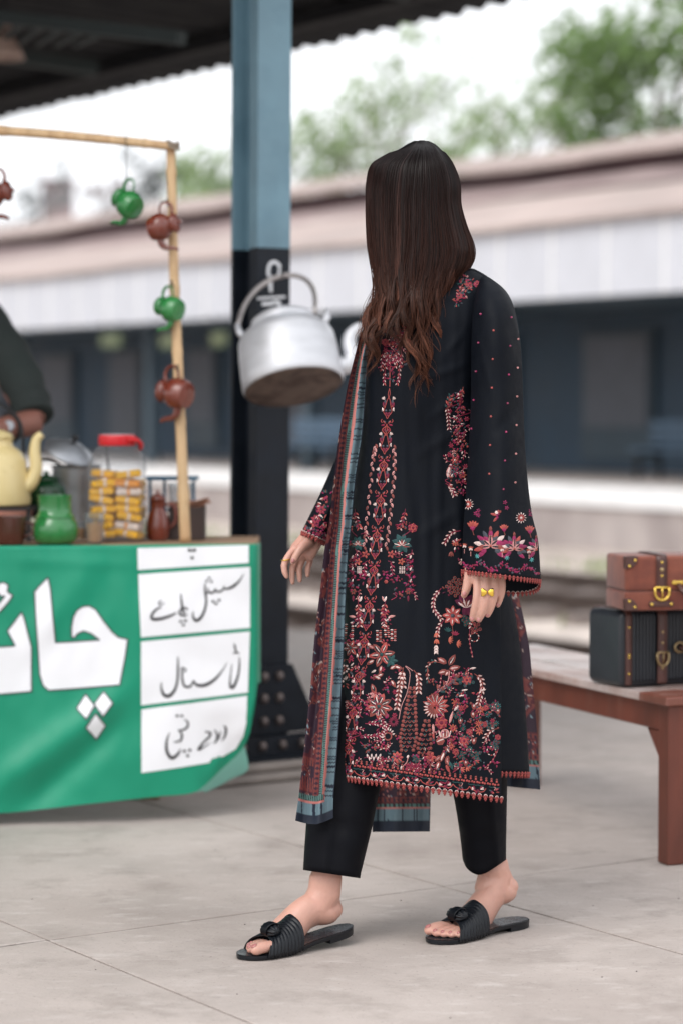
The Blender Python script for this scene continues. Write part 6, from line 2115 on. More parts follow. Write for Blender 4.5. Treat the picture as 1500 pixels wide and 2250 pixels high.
# blossom groups either side of the chain
def group(cx, sc_, flip):
    f_ = -1 if flip else 1
    def G(dx, y): return (cx + f_*dx*sc_, y)
    E.sprig([G(8, 1118), G(5, 1135), G(-4, 1160)], 8, 9, 4, ['white', 'crimson', 'coral'], stem='maroon')
    E.cluster(*G(0, 1152), 9, ['crimson', 'teal', 'coral', 'grey'], 9)
    E.rose(*G(24, 1160), 10*sc_)
    E.line([G(2, 1178), G(14, 1170), G(24, 1160)], 1.8, 'maroon')
    E.star(*G(0, 1194), 23*sc_)
    E.line([G(-6, 1212), G(-14, 1222), G(-4, 1224), G(-10, 1214)], 1.6, 'maroon')
    E.flower(*G(-23, 1218), 9, 5, 'coral', 'orange', 'maroon')
    E.sprig([G(-30, 1232), G(-22, 1238), G(-20, 1262)], 7, 8, 3.4, ['white', 'crimson'], stem='maroon')
    E.flower(*G(-1, 1234), 8, 5, 'orange', 'coral', 'maroon')
    for q in range(5):
        for z in range(3): E.leaf(*G(-6 + z*4.6, 1246 + q*3.2), 0, 4.4, 2.6, 'white', 1)
    for q in range(8): E.cluster(*G(14 + (q % 2)*5, 1228 + q*9), 6, ['crimson', 'maroon', 'magenta', 'grey'], 6)
    for q in range(3): E.leaf(*G(18, 1228 + q*26), -1.2, 9, 3.6, 'white', 2)
    E.flower(*G(14, 1300), 7, 6, 'rust', 'coral', 'teal'); E.leaf(*G(14, 1308), 1.57, 14, 5, 'maroon', 0)
    E.cluster(*G(-34, 1262), 12, ['maroon', 'magenta', 'crimson', 'grey'], 13, (6, 11)); E.dot(*G(-34, 1278), 4.5, 'coral', 2)
    E.cluster(*G(-18, 1272), 9, ['maroon', 'magenta', 'crimson'], 8)
group(882, 1.0, False); group(786, .72, True)
for (x, f_) in ((790, -1), (844, 1)):
    E.leaf(x, 1322, -1.2, 13, 5, 'white', 1); E.leaf(x, 1322, -1.95, 13, 5, 'pink', 1); E.dot(x, 1314, 3.5, 'grey', 0)
    E.sprig([(x + f_*3, 1320), (x - 2, 1350), (x, 1378)], 7, 10, 4.5, ['crimson', 'white', 'coral', 'white', 'maroon'], stem='maroon')
    E.cluster(x, 1345, 9, ['crimson', 'coral', 'grey', 'rust'], 13); E.cluster(x + f_*6, 1368, 9, ['crimson', 'maroon', 'grey', 'white'], 13)
    E.leaf(x + f_*8, 1356, -.2 if f_ > 0 else 3.3, 16, 6, 'pink', 1)
E.ladder(764, 1372, 13, 30, -.05); E.ladder(778, 1376, 13, 34, -.05); E.ladder(832, 1386, 14, 28); E.ladder(848, 1376, 14, 32, .12); E.ladder(864, 1384, 14, 28)
E.cluster(846, 1412, 8, ['coral', 'crimson'], 8)
# big white-veined star flowers
def veined(x, y, r, n, sqx=1.0):
    for k in range(n):
        a = 2*math.pi*k/n - 1.2
        rr = r
        E.leaf(x + math.cos(a)*r*.1*sqx, y + math.sin(a)*r*.1, a, rr, r*.50, 'rust' if k % 2 else 'coral', 0)
        E.leaf(x + math.cos(a)*r*.2*sqx, y + math.sin(a)*r*.2, a, rr*.72, r*.34, 'black', 1)
        E.leaf(x + math.cos(a)*r*.25*sqx, y + math.sin(a)*r*.25, a + .08, rr*.6, r*.15, 'white', 2)
    E.dot(x, y, r*.16, 'teal', 3)
veined(838, 1438, 27, 6); veined(832, 1552, 28, 9); veined(770, 1424, 17, 6); veined(752, 1545, 15, 7)
for k in range(6): E.leaf(858, 1452, k*1.05, 16, 8, 'teal', 0)
for (x, y, a) in ((822, 1425, 3.6), (822, 1450, 2.6), (838, 1462, 1.8), (842, 1480, 2.7), (858, 1494, 1.0), (836, 1492, 3.6), (856, 1470, -.5), (866, 1464, .3)):
    E.leaf(x, y, a, 20, 9, 'rust', 0); E.leaf(x + 2*math.cos(a), y + 2*math.sin(a), a, 14, 5, 'white' if y != 1425 else 'pink', 1)
E.leaf(826, 1472, 2.6, 12, 5, 'white', 2); E.leaf(824, 1525, -1.9, 24, 12, 'rust', 0); E.leaf(823, 1521, -1.9, 17, 7, 'black', 1); E.leaf(822, 1518, -1.9, 13, 3, 'white', 2)
for a in (.2, .9, 2.4, 3.1): E.leaf(824, 1524, a, 14, 7, 'pink', 0)
E.cluster(830, 1530, 7, ['rust', 'teal', 'coral'], 8); E.cluster(850, 1500, 7, ['crimson', 'wine', 'white'], 9)
for (x, y) in ((752, 1462), (756, 1500), (764, 1470), (748, 1590), (742, 1640)):
    E.cluster(x, y, 9, ['rust', 'white', 'coral', 'grey'], 10, (7, 13))
# hanging leaf chains and the two cones
E.sprig([(886, 1466), (880, 1490), (876, 1520), (872, 1552)], 9, 12, 6, ['white'], side=.6)
E.sprig([(886, 1466), (884, 1480), (886, 1512)], 9, 11, 6, ['white'], side=.6)
E.sprig([(908, 1472), (918, 1488), (919, 1518)], 9, 12, 6, ['white'], side=.6)
E.line([(906, 1474), (898, 1468), (890, 1464), (900, 1480), (894, 1520), (882, 1550), (876, 1580)], 1.6, 'pink', n=30)
E.cone(894, 1512, 1648, 9, 36, 11); E.cone(930, 1584, 1654, 8, 30, 7)
for k in range(14):
    a = k*.449; E.leaf(864 + math.cos(a)*3, 1586 + math.sin(a)*3, a, 9, 4, 'maroon', k % 2)
# feathered wings
for (x0, y0, x1, y1, bend) in ((846, 1592, 800, 1560, -14), (850, 1602, 802, 1590, -6), (842, 1612, 792, 1616, 4), (852, 1596, 822, 1612, 16), (760, 1556, 738, 1590, 4), (752, 1580, 736, 1600, 4), (758, 1604, 740, 1600, 4)):
    mx_, my_ = (x0+x1)/2, (y0+y1)/2 + bend
    E.sprig([(x1, y1), (mx_, my_), (x0, y0)], 6, 7.5, 3.6, ['white', 'white', 'crimson'], side=.7, stem='crimson')
for k in range(9):
    a = 2.6 + k*.42; E.leaf(852 + 9*math.cos(a), 1618 + 12*math.sin(a), a, 7, 3.4, 'white', 1)
E.ring(852, 1618, 8, 3, 'rust'); E.sprig([(852, 1630), (846, 1645), (828, 1640)], 7, 8, 4, ['white', 'crimson'])
E.cluster(812, 1640, 13, ['rust', 'teal', 'coral', 'grey'], 20); 
for k in range(7): E.leaf(806 + k*5, 1656 + (k % 2)*6, 1.4 + k*.08, 10, 4, 'white', 1)
E.sprig([(826, 1664), (842, 1674), (852, 1668)], 6, 8, 4, ['white', 'crimson'])
E.flower(872, 1664, 13, 8, 'coral', 'orange', 'maroon'); E.cluster(862, 1662, 12, ['teal', 'grey', 'teal'], 12); E.cluster(874, 1678, 9, ['teal', 'rust'], 8)
for x in (904, 918): E.rose(x, 1684, 8, 'crimson', 'maroon')
E.line([(880, 1688), (892, 1676), (896, 1664)], 1.8, 'pink'); E.leaf(894, 1666, -1.2, 8, 5, 'white', 1); E.dot(893, 1690, 4, 'crimson', 1); E.leaf(882, 1682, 1.8, 10, 4, 'white', 1); E.flower(914, 1668, 10, 7, 'teal', 'rust', 'teal')
# right-hand wreath beside the hand
E.berries(1000, 1288, 21, 20); E.cluster(980, 1300, 10, ['maroon', 'wine', 'rust'], 10)
E.sprig([(968, 1292), (954, 1312), (952, 1336), (966, 1358)], 7.5, 9.5, 5, ['white'], side=.55, stem='crimson')
for k in range(9): E.leaf(1022, 1330, -2.7 + k*.55, 27, 14, 'wine', 0)
for k in range(7): E.leaf(1022, 1336, -2.5 + k*.33, 24, 5, 'rust' if k % 2 else 'white', 2)
for k in range(8):
    a = k*math.pi/4 + .05
    E.leaf(993 + math.cos(a)*3, 1353 + math.sin(a)*3, a, 20, 10.5, 'coral', 2); E.leaf(993 + math.cos(a)*6, 1353 + math.sin(a)*6, a, 14, 5.8, 'black', 3); E.leaf(993 + math.cos(a)*7, 1353 + math.sin(a)*7, a, 12.5, 4.2, 'white', 4)
E.dot(993, 1353, 4.6, 'grey', 5)
E.berries(1023, 1364, 11, 9, 'teal', 'rust'); E.berries(1040, 1378, 14, 9, 'rust', 'maroon'); E.cluster(1036, 1372, 13, ['coral', 'white', 'teal', 'crimson'], 12)
E.loop(1041, 1400, 9); E.sprig([(1030, 1382), (1030, 1410), (1036, 1440)], 9, 5, 2.6, ['pink', 'coral'], side=.2, stem='crimson')
E.sprig([(974, 1362), (962, 1380), (960, 1400)], 8, 9, 5, ['white'], side=.55, stem='crimson')
for y in (1394, 1408): 
    for a in (1.1, 1.57, 2.05): E.leaf(958, y - 4, a, 12, 5, 'orange', 1)
for q in range(3):
    for s in (-1, 1): E.leaf(957, 1418 + q*6, 1.57 + s*.5, 9, 4.4, 'white', 2)
for (x, y, c) in ((982, 1388, 'teal'), (998, 1396, 'crimson'), (984, 1406, 'orange'), (1002, 1414, 'orange')):
    for k in range(5): E.leaf(x, y, -2.4 + k*.5 + (1.5 if y > 1400 else 0), 11, 3.6, c, 0)
E.line([(992, 1374), (993, 1392), (990, 1412)], 1.6, 'rust')
# column of flowers along the arm
E.sprig([(980, 905), (984, 885), (990, 868)], 8, 10, 4.5, ['coral', 'rust', 'teal']); E.sprig([(1016, 850), (1012, 868), (1006, 884)], 7, 9, 4, ['white', 'crimson', 'coral'])
E.sprig([(978, 890), (983, 912), (986, 945)], 7.5, 9, 4.2, ['white'], side=.6, stem='maroon')
for k in range(17):
    E.cluster(1003 + er.uniform(-12, 18) , 866 + k*13, 9, ['crimson', 'maroon', 'rust', 'teal', 'coral', 'grey', 'white'], 9)
E.sprig([(1000, 935), (1006, 952), (1002, 975)], 7, 8, 3.6, ['pink', 'crimson'])
E.flower(998, 1011, 9, 6, 'coral', 'crimson', 'white'); E.flower(1016, 1044, 8, 6, 'orange', 'coral', 'maroon')
E.leaf(982, 1050, -1.35, 30, 11, 'pink', 0); E.leaf(982, 1048, -1.35, 26, 6, 'white', 1); E.berries(996, 1034, 13, 10, 'grey', 'maroon')
E.sprig([(994, 984), (996, 996), (992, 1002)], 5, 7, 3, ['pink']); E.sprig([(978, 1062), (988, 1070), (998, 1090)], 7, 10, 4.6, ['white'], side=.7, stem='crimson')
E.sprig([(1010, 1166), (990, 1172), (974, 1196)], 8, 10, 5, ['white'], side=.6, stem='crimson')
for a in (1.1, 1.57, 2.05): E.leaf(1000, 1188, a, 13, 6, 'orange', 1); E.leaf(990, 1212, a, 12, 5, 'rust', 1)
E.cluster(1000, 1196, 11, ['crimson', 'maroon', 'white', 'coral'], 14); E.cluster(1008, 1236, 8, ['white', 'pink', 'maroon'], 8)
# lower right: leafy branch, big shell flower, then a thicket of small blossom
for (x, y, a, l) in ((985, 1462, -1.05, 28), (980, 1458, 3.7, 24), (985, 1470, -.2, 26), (982, 1474, 2.9, 22), (986, 1472, 2.2, 16)):
    E.leaf(x, y, a, l, 13, 'rust', 0); E.leaf(x + math.cos(a)*3, y + math.sin(a)*3, a, l*.75, 8, 'pink' if a != -1.05 else 'black', 1); E.leaf(x + math.cos(a)*4, y + math.sin(a)*4, a, l*.66, 3.4, 'white', 2)
E.sprig([(966, 1456), (948, 1454), (938, 1468), (940, 1500)], 7, 8, 4.2, ['rust', 'white', 'teal'], side=.5)
E.line([(986, 1474), (982, 1498), (962, 1520)], 2, 'pink')
for (x, y) in ((992, 1500), (978, 1510), (964, 1518), (998, 1492)):
    for a in (-1.9, -.8, .2, 2.6): E.leaf(x, y, a, 16, 7, er.choice(['rust', 'crimson', 'rust', 'teal']), 0); E.leaf(x, y, a, 11, 3, 'grey', 1)
E.sprig([(968, 1480), (966, 1500), (960, 1520)], 8, 5, 2.4, ['pink'], side=.2, stem='crimson'); E.sprig([(992, 1488), (1006, 1480), (1020, 1482)], 7, 5, 2.4, ['pink'], side=.2, stem='crimson')
E.rose(1024, 1494, 11); E.berries(1024, 1494, 16, 10, 'teal', 'grey'); E.rose(1024, 1494, 9)
E.sprig([(1040, 1480), (1054, 1492), (1058, 1512), (1050, 1544)], 8, 11, 5.5, ['white'], side=.6)
for k in range(9):
    a = -2.9 + k*.46 - .4; E.leaf(956, 1552, a + .5, 30, 11, 'coral', 0); E.leaf(956 + 6*math.cos(a+.5), 1552 + 6*math.sin(a+.5), a + .5, 21, 6.4, 'black', 1); E.leaf(956 + 7*math.cos(a+.5), 1552 + 7*math.sin(a+.5), a + .5, 20, 2.6, 'white', 2)
for k in range(8):
    a = 1.2 + k*.35; E.leaf(952, 1556, a, 24, 8, 'rust', 0); E.leaf(952 + 9*math.cos(a), 1556 + 9*math.sin(a), a, 14, 3, 'white', 1)
E.cluster(950, 1548, 10, ['crimson', 'maroon', 'coral'], 14); E.berries(952, 1532, 9, 6, 'rust', 'maroon')
E.rose(968, 1588, 14); E.dot(976, 1612, 11, 'rust', 0); E.ring(976, 1612, 9, 2.5, 'pink', 1)
for k in range(4): E.leaf(967 + k*6, 1620, -1.57 + (k-1.5)*.2, 17, 3.4, 'white', 2)
E.dot(966, 1628, 10, 'rust', 0); E.leaf(958, 1630, -.4, 18, 5, 'white', 1); E.leaf(950, 1590, 1.5, 22, 6, 'pink', 1); E.leaf(950, 1602, 1.5, 30, 5, 'coral', 1)
E.leaf(986, 1590, -1.3, 30, 6, 'pink', 1); E.leaf(996, 1562, -.9, 18, 6, 'white', 1)
for (x, y, a, l) in ((975, 1650, 1.9, 26), (968, 1660, 2.4, 20), (978, 1664, 1.2, 20), (964, 1672, 1.9, 22), (976, 1640, .9, 18), (984, 1660, 1.9, 20)):
    E.leaf(x, y, a, l, 10, 'rust', 0); E.leaf(x + math.cos(a)*3, y + math.sin(a)*3, a, l*.75, 5.5, 'white' if l != 20 else 'pink', 1)
E.flower(944, 1664, 13, 6, 'coral', 'rust', 'crimson'); E.cluster(936, 1656, 10, ['white', 'crimson', 'rust'], 12)
E.sprig([(936, 1666), (944, 1680), (945, 1700)], 7, 9, 3.6, ['white', 'maroon', 'wine'], side=.6)
E.leaf(978, 1680, 1.1, 20, 7, 'coral', 1); E.leaf(984, 1672, 1.1, 22, 8, 'teal', 1)
E.berries(1018, 1626, 13, 9, 'teal', 'crimson'); E.rose(1018, 1628, 12)
fillm = [(1001, 1545), (1012, 1556), (1004, 1572), (1016, 1600), (1040, 1556), (1054, 1560), (1066, 1555), (1082, 1552), (1092, 1552), (1038, 1574), (1050, 1590), (1064, 1592), (1076, 1596), (1088, 1590), (1010, 1588), (990, 1640), (1000, 1652), (1012, 1660),
         (1030, 1646), (1040, 1632), (1052, 1606), (1092, 1620), (1086, 1636), (1000, 1680), (1022, 1680), (994, 1600), (1030, 1608), (1044, 1660), (1070, 1570), (1092, 1566)]
for k, (x, y) in enumerate(fillm):
    m_ = k % 5
    if m_ == 0: E.flower(x, y, er.uniform(8, 10), 8, 'orange', 'coral', 'crimson', fat=.35)
    elif m_ == 1: E.rose(x, y, er.uniform(6, 8), 'coral', 'crimson')
    elif m_ == 2: E.berries(x, y, 10, 6, 'teal', 'rust')
    elif m_ == 3: E.flower(x, y, er.uniform(7, 9), 9, 'teal', 'sky', 'rust', fat=.3)
    else:
        for a in (-1.9, -1.57, -1.2): E.leaf(x, y + 4, a, 14, 5, 'rust', 0); 
        E.leaf(x, y, -1.57, 9, 3.5, 'white', 1)
    E.cluster(x + er.uniform(-6, 6), y + er.uniform(-6, 6), 9, ['maroon', 'rust', 'teal', 'crimson', 'grey'], 5)
E.sprig([(1094, 1600), (1076, 1606), (1064, 1622)], 8, 10, 4.6, ['white'], side=.6); E.sprig([(1046, 1594), (1034, 1606), (1036, 1626)], 8, 8, 3.4, ['white', 'crimson'])
E.loop(1078, 1650, 9); E.sprig([(1094, 1642), (1082, 1668), (1064, 1688)], 8, 5, 2.6, ['pink', 'coral'], side=.2, stem='crimson')
for (x, y) in ((1006, 1676), (1024, 1684), (1010, 1690), (1042, 1670)):
    for k in range(5): E.leaf(x, y, -.4 + k*.5, 12, 4, er.choice(['orange', 'coral', 'teal', 'crimson']), 0)
for (x, y) in ((1006, 1530), (1012, 1518), (1052, 1518), (1030, 1470)):
    E.leaf(x, y, -.2, 15, 4.5, 'white', 1); E.cluster(x - 4, y + 4, 8, ['crimson', 'coral', 'grey'], 8)
# small stitches that knit the motifs together
def knit(x0, x1, y0, y1, n, keep):
    for k in range(n):
        x, y = er.uniform(x0, x1), er.uniform(y0, y1)
        if not keep(x, y): continue
        m_ = er.random()
        if m_ < .45: E.cluster(x, y, 6.5, ['crimson', 'maroon', 'magenta', 'rust', 'grey'], 6, (4, 7))
        elif m_ < .75:
            a = er.uniform(0, 6.28); E.sprig([(x, y), (x + 9*math.cos(a), y + 9*math.sin(a)), (x + 16*math.cos(a+.5), y + 16*math.sin(a+.5))], 5.5, 6.5, 2.8, ['white', 'crimson', 'pink'], side=.6, stem='maroon', n=16)
        elif m_ < .9: E.flower(x, y, 6, 6, 'crimson', 'coral', 'maroon')
        else: E.line([(x, y), (x + er.uniform(-12, 12), y + 6), (x + er.uniform(-18, 18), y + 14)], 1.5, 'crimson')
knit(740, 800, 1390, 1690, 42, lambda x, y: True)
knit(800, 880, 1470, 1695, 40, lambda x, y: True)
knit(880, 945, 1655, 1695, 16, lambda x, y: True)
knit(940, 1095, 1455, 1695, 70, lambda x, y: (x < 1040 or y > 1530) and y > 1440 + abs(x-985)*.3)
knit(765, 905, 1150, 1320, 34, lambda x, y: abs(x - 832) > 26)
knit(975, 1030, 870, 1090, 46, lambda x, y: x > 985)
knit(840, 890, 715, 800, 26, lambda x, y: True)
# border above the hem
def bl(x, dy): return (x, hemf(x) + dy)
x = 782
while x < 1096:
    yb = hemf(x) - 30
    for (dx, dy) in ((-3.4, 3), (3.4, 3), (0, -3.4), (0, -8)): E.dot(x + dx, yb + dy, 2.7, 'coral' if dy > -8 else 'rust', 0)
    if int(x/12) % 3 != 1: E.line([(x-6, yb+8), (x, yb+10), (x+6, yb+9)], 1.8, 'teal', n=6)
    x += 11.4
for x in (738, 746, 754): E.cluster(x, hemf(x) - 30, 5, ['rust', 'coral'], 5)
x = 742; k = 0
while x < 1080:
    w_ = 36
    E.line([(x, hemf(x)-16), (x + 6, hemf(x)-9), (x + w_/2, hemf(x)-4), (x + w_ - 6, hemf(x + w_)-9), (x + w_, hemf(x + w_)-16)], 1.8, 'coral', n=20)
    cx = x + w_/2
    if k % 2 == 0:
        for q in range(5):
            for s in (-1, 1): E.leaf(cx + s*5, hemf(cx)-12, -1.57 + s*(.5 + q*.3), 9.5, 2.8, 'white' if q > 1 else 'crimson', 1)
        E.cluster(cx, hemf(cx)-10, 7, ['crimson', 'maroon', 'grey'], 10)
    else:
        E.cluster(cx, hemf(cx)-10, 5, ['coral', 'rust', 'crimson', 'grey'], 9); E.line([(cx, hemf(cx)-14), (cx+3, hemf(cx)-20), (cx-1, hemf(cx)-21)], 1.5, 'pink', n=6)
    x += w_; k += 1
tag(E.mb.build('embroidery', M['thread'], tunic), kind='stuff')

# shoulder, sleeve and cuff embroidery
E0, E = E, Emb(bvhF)
for (x, y) in ((1010, 640), (1016, 622), (1025, 632), (1006, 652), (1003, 664), (1022, 612), (1012, 630), (1032, 622), (1018, 644)):
    E.cluster(x, y, 8, ['crimson', 'coral', 'rust', 'grey', 'teal', 'pink'], 10)
for p in ((1030, 628), (1046, 624), (1008, 650)): E.rose(*p, 7.5, 'coral', 'magenta')
tag(E.mb.build('shoulder_embroidery', M['thread'], tunic), kind='stuff')
E = Emb(bvhS)
for (x, c) in ((1122, 'magenta'), (1084, 'coral'), (1054, 'magenta'), (1138, 'white'), (1102, None)):
    if not c: continue
    y0 = {1122: 697, 1084: 726, 1054: 690, 1138: 745, 1102: 0}[x]
    k = 0
    while y0 + k*63 < 1090:
        yy = y0 + k*63; xx = x + (yy-700)*({1122: -.045, 1084: -.03, 1054: -.08, 1138: -.02}[x])
        E.dot(xx, yy, 2.6, c if c != 'white' else 'pink', 0); E.dot(xx, yy, 1.0, 'white' if c != 'white' else 'coral', 1); k += 1
def spark(x, y, r):
    for k in range(12):
        a = k*math.pi/6; E.leaf(x, y, a, r, 2.6, 'coral', 0); E.leaf(x + math.cos(a)*r*.55, y + math.sin(a)*r*.55, a, r*.5, 2.2, 'white', 1)
    E.dot(x, y, 3, 'white', 2)
spark(1028, 1108, 12); spark(1143, 1138, 12)
def tulip(x, y, s=1.0):
    for k in range(5):
        a = -1.57 + (k-2)*.42; E.leaf(x, y, a, 17*s, 7*s, 'coral', 0); E.leaf(x + math.cos(a)*6*s, y + math.sin(a)*6*s, a, 10*s, 3*s, 'orange', 1)
    for k in range(4): E.leaf(x, y + 6*s, -1.57 + (k-1.5)*.4, 11*s, 4*s, 'magenta', 2)
    E.line([(x, y+6*s), (x+3*s, y+16*s)], 1.6, 'rust', n=5)
tulip(1038, 1160, 1.0); tulip(1106, 1164, .75); tulip(1162, 1168, .85)
def lotus(x, y, r, sq=1.0):
    for rg_, (n, rr, cols) in enumerate(((11, 1.0, ['magenta', 'coral', 'white', 'magenta', 'grey']), (9, .72, ['magenta', 'rust', 'grey']))):
        for k in range(n):
            a = -1.57 + (k-(n-1)/2)*(5.0/n)
            E.leaf(x + math.cos(a)*r*.42*rr*sq, y + math.sin(a)*r*.42*rr, a, r*.58*rr, r*.26, cols[k % len(cols)], rg_)
    for k in range(5):
        a = -1.57 + (k-2)*.85; l = r*(.75 if k == 2 else .55)
        E.leaf(x, y, a, l, r*.26, 'pink', 2); E.leaf(x + math.cos(a)*2, y + math.sin(a)*2, a, l*.86, r*.17, 'black', 3)
    E.dot(x, y, 2.6, 'orange', 4); E.leaf(x, y - r*.85, -1.57, r*.32, r*.18, 'rust', 2)
lotus(1077, 1200, 38, 1.0); lotus(1128, 1206, 32, .85); lotus(1176, 1208, 28, .4)
for (x, y) in ((1034, 1206), (1102, 1208), (1160, 1212), (1020, 1200)):
    for k in range(5): E.leaf(x, y+2, -1.57 + (k-2)*.35, 9, 2, 'orange', 1)
    E.leaf(x-3, y+4, -1.2, 8, 4, 'white', 2); E.leaf(x+3, y+4, -1.9, 8, 4, 'white', 2); E.line([(x, y+6), (x, y+16)], 1.5, 'pink', n=4)
for (x, y) in ((1048, 1222), (1112, 1226), (1166, 1230)):
    for k in range(7): E.leaf(x, y, k*.9, 6, 1.8, 'sky', 2)
for (x, y) in ((1108, 1104), (1112, 1116), (1044, 1128), (1050, 1132), (1050, 1122), (1164, 1122), (1164, 1130)): E.flower(x, y, 5, 5, 'magenta', None, 'grey')
E.leaf(1090, 1132, 3.4, 14, 6, 'coral', 0); E.leaf(1092, 1136, 2.3, 14, 6, 'coral', 0); E.dot(1090, 1126, 4, 'white', 1); E.cluster(1096, 1131, 6, ['magenta', 'coral'], 6)
for k in range(34):
    x = 1017 + k*5.0
    y = 1240 + 7*math.sin(k*.62) + (x-1017)*.085
    E.cluster(x, y, 4, ['magenta', 'magenta', 'crimson', 'grey'], 4, (4, 6))
tag(E.mb.build('cuff_embroidery', M['thread'], tunic), kind='stuff')
E = Emb(bvh2)
for (x, y) in ((700, 1130), (690, 1150), (708, 1148), (678, 1160), (712, 1110), (718, 1090), (700, 1165), (714, 1165)):
    E.cluster(x, y, 10, ['crimson', 'magenta', 'coral', 'white', 'teal', 'rust'], 13, (6, 11))
for (x, y) in ((706, 1120), (694, 1142)): E.flower(x, y, 11, 7, 'crimson', 'orange', 'teal')
for k in range(12): E.cluster(668 + k*4.4, 1160 + k*2.0, 4, ['magenta', 'crimson', 'grey'], 4)
tag(E.mb.build('cuff_embroidery', M['thread'], tunic), kind='stuff')

# picot lace along the hems
def lace(path, step, sz, name, up_white=True, drop=Vector((0, 0, -1))):
    mb = MB(); acc = 0.0; k = 0
    for i in range(1, len(path)):
        a, b = path[i-1], path[i]
        L_ = (b - a).length
        while acc < L_:
            p = a.lerp(b, acc/L_ if L_ else 0); t = (b - a).normalized()
            nr = t.cross(drop).normalized()
            c1, c2 = (.34, .068, .06), (.22, .04, .04)
            for (du_, dd, r_, cc) in ((0, .1, .42, c1), (-.42, .35, .36, c2), (.42, .35, .36, c2), (0, .75, .38, c1), (0, 1.40, .27, c2), (-.25, 1.0, .25, c1), (.25, 1.0, .25, c1)):
                mb.ball(p + t*(du_*sz) + drop*(dd*sz), r_*sz, 6, 4, col=cc)
            if up_white:
                mb.tube([p + t*(math.cos(q)*sz*.5) - drop*(math.sin(q)*sz*.45 - .05*sz) + nr*(.25*sz) for q in [j*math.pi/6 for j in range(7)]], sz*.11, n=5, col=TC['white'])
            acc += step; k += 1
        acc -= L_
    return tag(mb.build(name, M['thread'], tunic, smooth=True), kind='stuff')
front = [p for p in hem_front if to_px(p)[0] < 1110]
lace(front, .0122, .0070, 'hem_lace')
lace(hem_back[:40], .0122, .0070, 'hem_lace')
lace(hem_sl, .0100, .0058, 'cuff_lace')
lace(hem_s2, .0090, .0062, 'cuff_lace', drop=Vector((-.35, 0, -.94)))
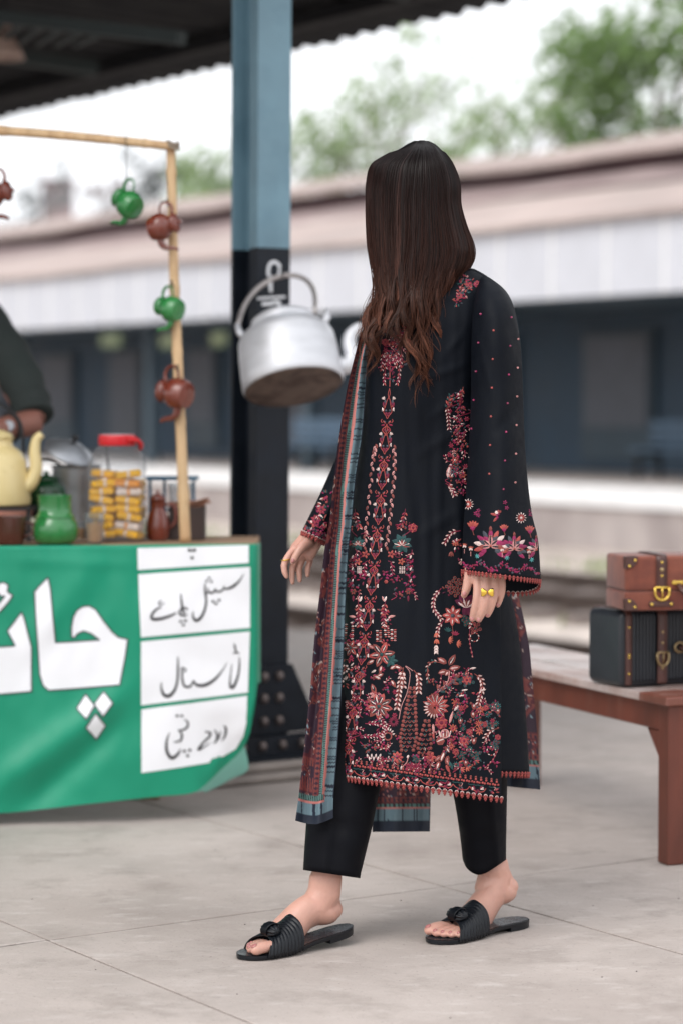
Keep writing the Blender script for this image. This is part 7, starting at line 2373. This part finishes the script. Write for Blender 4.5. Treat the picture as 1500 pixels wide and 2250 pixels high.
# ================================================================== TREES
M['bark'] = pmat('bark', (0.30, 0.26, 0.24), 0.9, var=0.3, scale=3)
M['leaf_a'] = leafmat('pale_leaves', (0.28, 0.38, 0.18))
M['leaf_b'] = leafmat('deep_leaves', (0.19, 0.29, 0.11))
M['leaf_c'] = leafmat('grey_leaves', (0.22, 0.24, 0.24))
M['leaf_d'] = leafmat('brown_leaves', (0.24, 0.18, 0.18))
tr = random.Random(21)
def tree(px, ytop, Y, rad, nleaf, leaf, label, ls=0.16, base=0.35):
    c = at(px, 600, Y); c.z = -0.86
    top = at(px, ytop, Y).z
    h = top + 0.86
    t = thing('tree', label, 'tree', c, 'trees behind the station building')
    tr.seed(int(px)*7 + 3)
    mb = MB()
    lean_ = Vector((tr.uniform(-.05, .05)*h, 0, 0))
    mb.tube([c, c + Z*h*.3 + lean_*.3, c + Z*h*.62 + lean_, c + Z*h*.9 + lean_*1.4], [h*.016, h*.013, h*.008, h*.002], n=8)
    cl = []
    for k in range(13):
        z = h*(base + (.86-base)*((k*5 % 13) + tr.random())/13); a = k*2.4 + tr.uniform(-.4, .4)
        r = rad*tr.uniform(.55, 1.0)*(1 - abs((z/h - .62))*.9)
        s = c + Z*z*.82 + lean_*.6
        e = c + Z*min(h*.97, z*1.12) + Vector((math.cos(a)*r, math.sin(a)*r, 0))
        m_ = (s + e)/2 + Z*h*.03
        mb.tube([s, m_, e], [h*.004, h*.003, h*.001], n=6)
        cl += [(e, rad*.36), (m_.lerp(e, .4), rad*.26)]
        for q in range(2):
            e2 = m_.lerp(e, .5) + Vector((tr.gauss(0, .3), tr.gauss(0, .3), tr.gauss(0, .25)))*rad
            mb.tube([m_, e2], [h*.0016, h*.0006], n=5); cl.append((e2, rad*.28))
    mb.build('trunk', M['bark'], t)
    cl.append((c + Z*h*.93 + lean_*1.4, rad*.32))
    mb = MB()
    for k in range(nleaf):
        cc, rr = tr.choice(cl)
        d = Vector((tr.gauss(0, 1), tr.gauss(0, 1), tr.gauss(0, .8)))
        d = d/ max(d.length, .01) * rr * tr.random()**.45
        p = cc + d
        n_ = Vector((tr.gauss(0, 1), tr.gauss(0, 1), tr.gauss(0, 1))).normalized()
        a = n_.orthogonal().normalized(); b = n_.cross(a)
        s = ls*tr.uniform(.6, 1.3)
        mb.add([p - a*s, p + b*s*.45, p + a*s, p - b*s*.45], [(0, 1, 2, 3)])
    mb.build('crown', M[leaf], t)
tree(700, 150, 62, 2.7, 1000, 'leaf_a', 'sparse pale green tree beside the column above the far roof')
tree(855, 95, 60, 2.7, 1300, 'leaf_a', 'sparse green tree rising behind the woman\'s head')
tree(985, 170, 66, 2.4, 600, 'leaf_a', 'very thin leafed tree letting the white sky through')
tree(1130, 95, 60, 3.0, 1500, 'leaf_a', 'taller pale green tree with loose open crown over the roof')
tree(1215, 250, 66, 1.5, 900, 'leaf_d', 'brownish half bare tree behind the long roof')
tree(1330, 170, 58, 1.9, 650, 'leaf_b', 'mid green tree standing next to the dense dark one')
tree(1475, -150, 50, 2.7, 5200, 'leaf_b', 'tall dense dark green tree above the end of the roof', base=.3)
tree(1260, 330, 62, 1.3, 350, 'leaf_b', 'low bushy green tree just over the roof ridge')
tree(450, 325, 62, 1.9, 3000, 'leaf_a', 'bright green bushy tree between bamboo pole and column', base=.3)
tree(325, 290, 68, 1.2, 700, 'leaf_c', 'bare grey tree behind the hanging teapots')
tree(85, 320, 70, 1.2, 350, 'leaf_c', 'spindly grey tree beside the brick tower')
tree(235, 380, 72, .9, 500, 'leaf_d', 'small greyish brown tree behind the green hanging teapot')
# far brick tower
c = at(128, 500, 85); c.z = -0.86
tw = thing('brick_tower', 'squat brown brick tower far behind the long roof', 'tower', c)
M['brick'] = pmat('brick', (0.33, 0.26, 0.26), 0.9, var=0.25, scale=1)
topz = at(128, 405, 85).z
mb = MB(); mb.box((c.x, c.y, (topz-.86)/2), (1.0, 1.0, topz + .86)); mb.build('wall', M['brick'], tw)
mb = MB(); mb.box((c.x, c.y, topz+.07), (1.16, 1.16, .13)); mb.build('parapet', M['roof_brown'], tw)
for s in (-.27, .27):
    mb = MB(); mb.box((c.x+s, c.y-.505, topz-.55), (.22, .03, .6)); mb.build('window', M['bldg_panel'], tw)
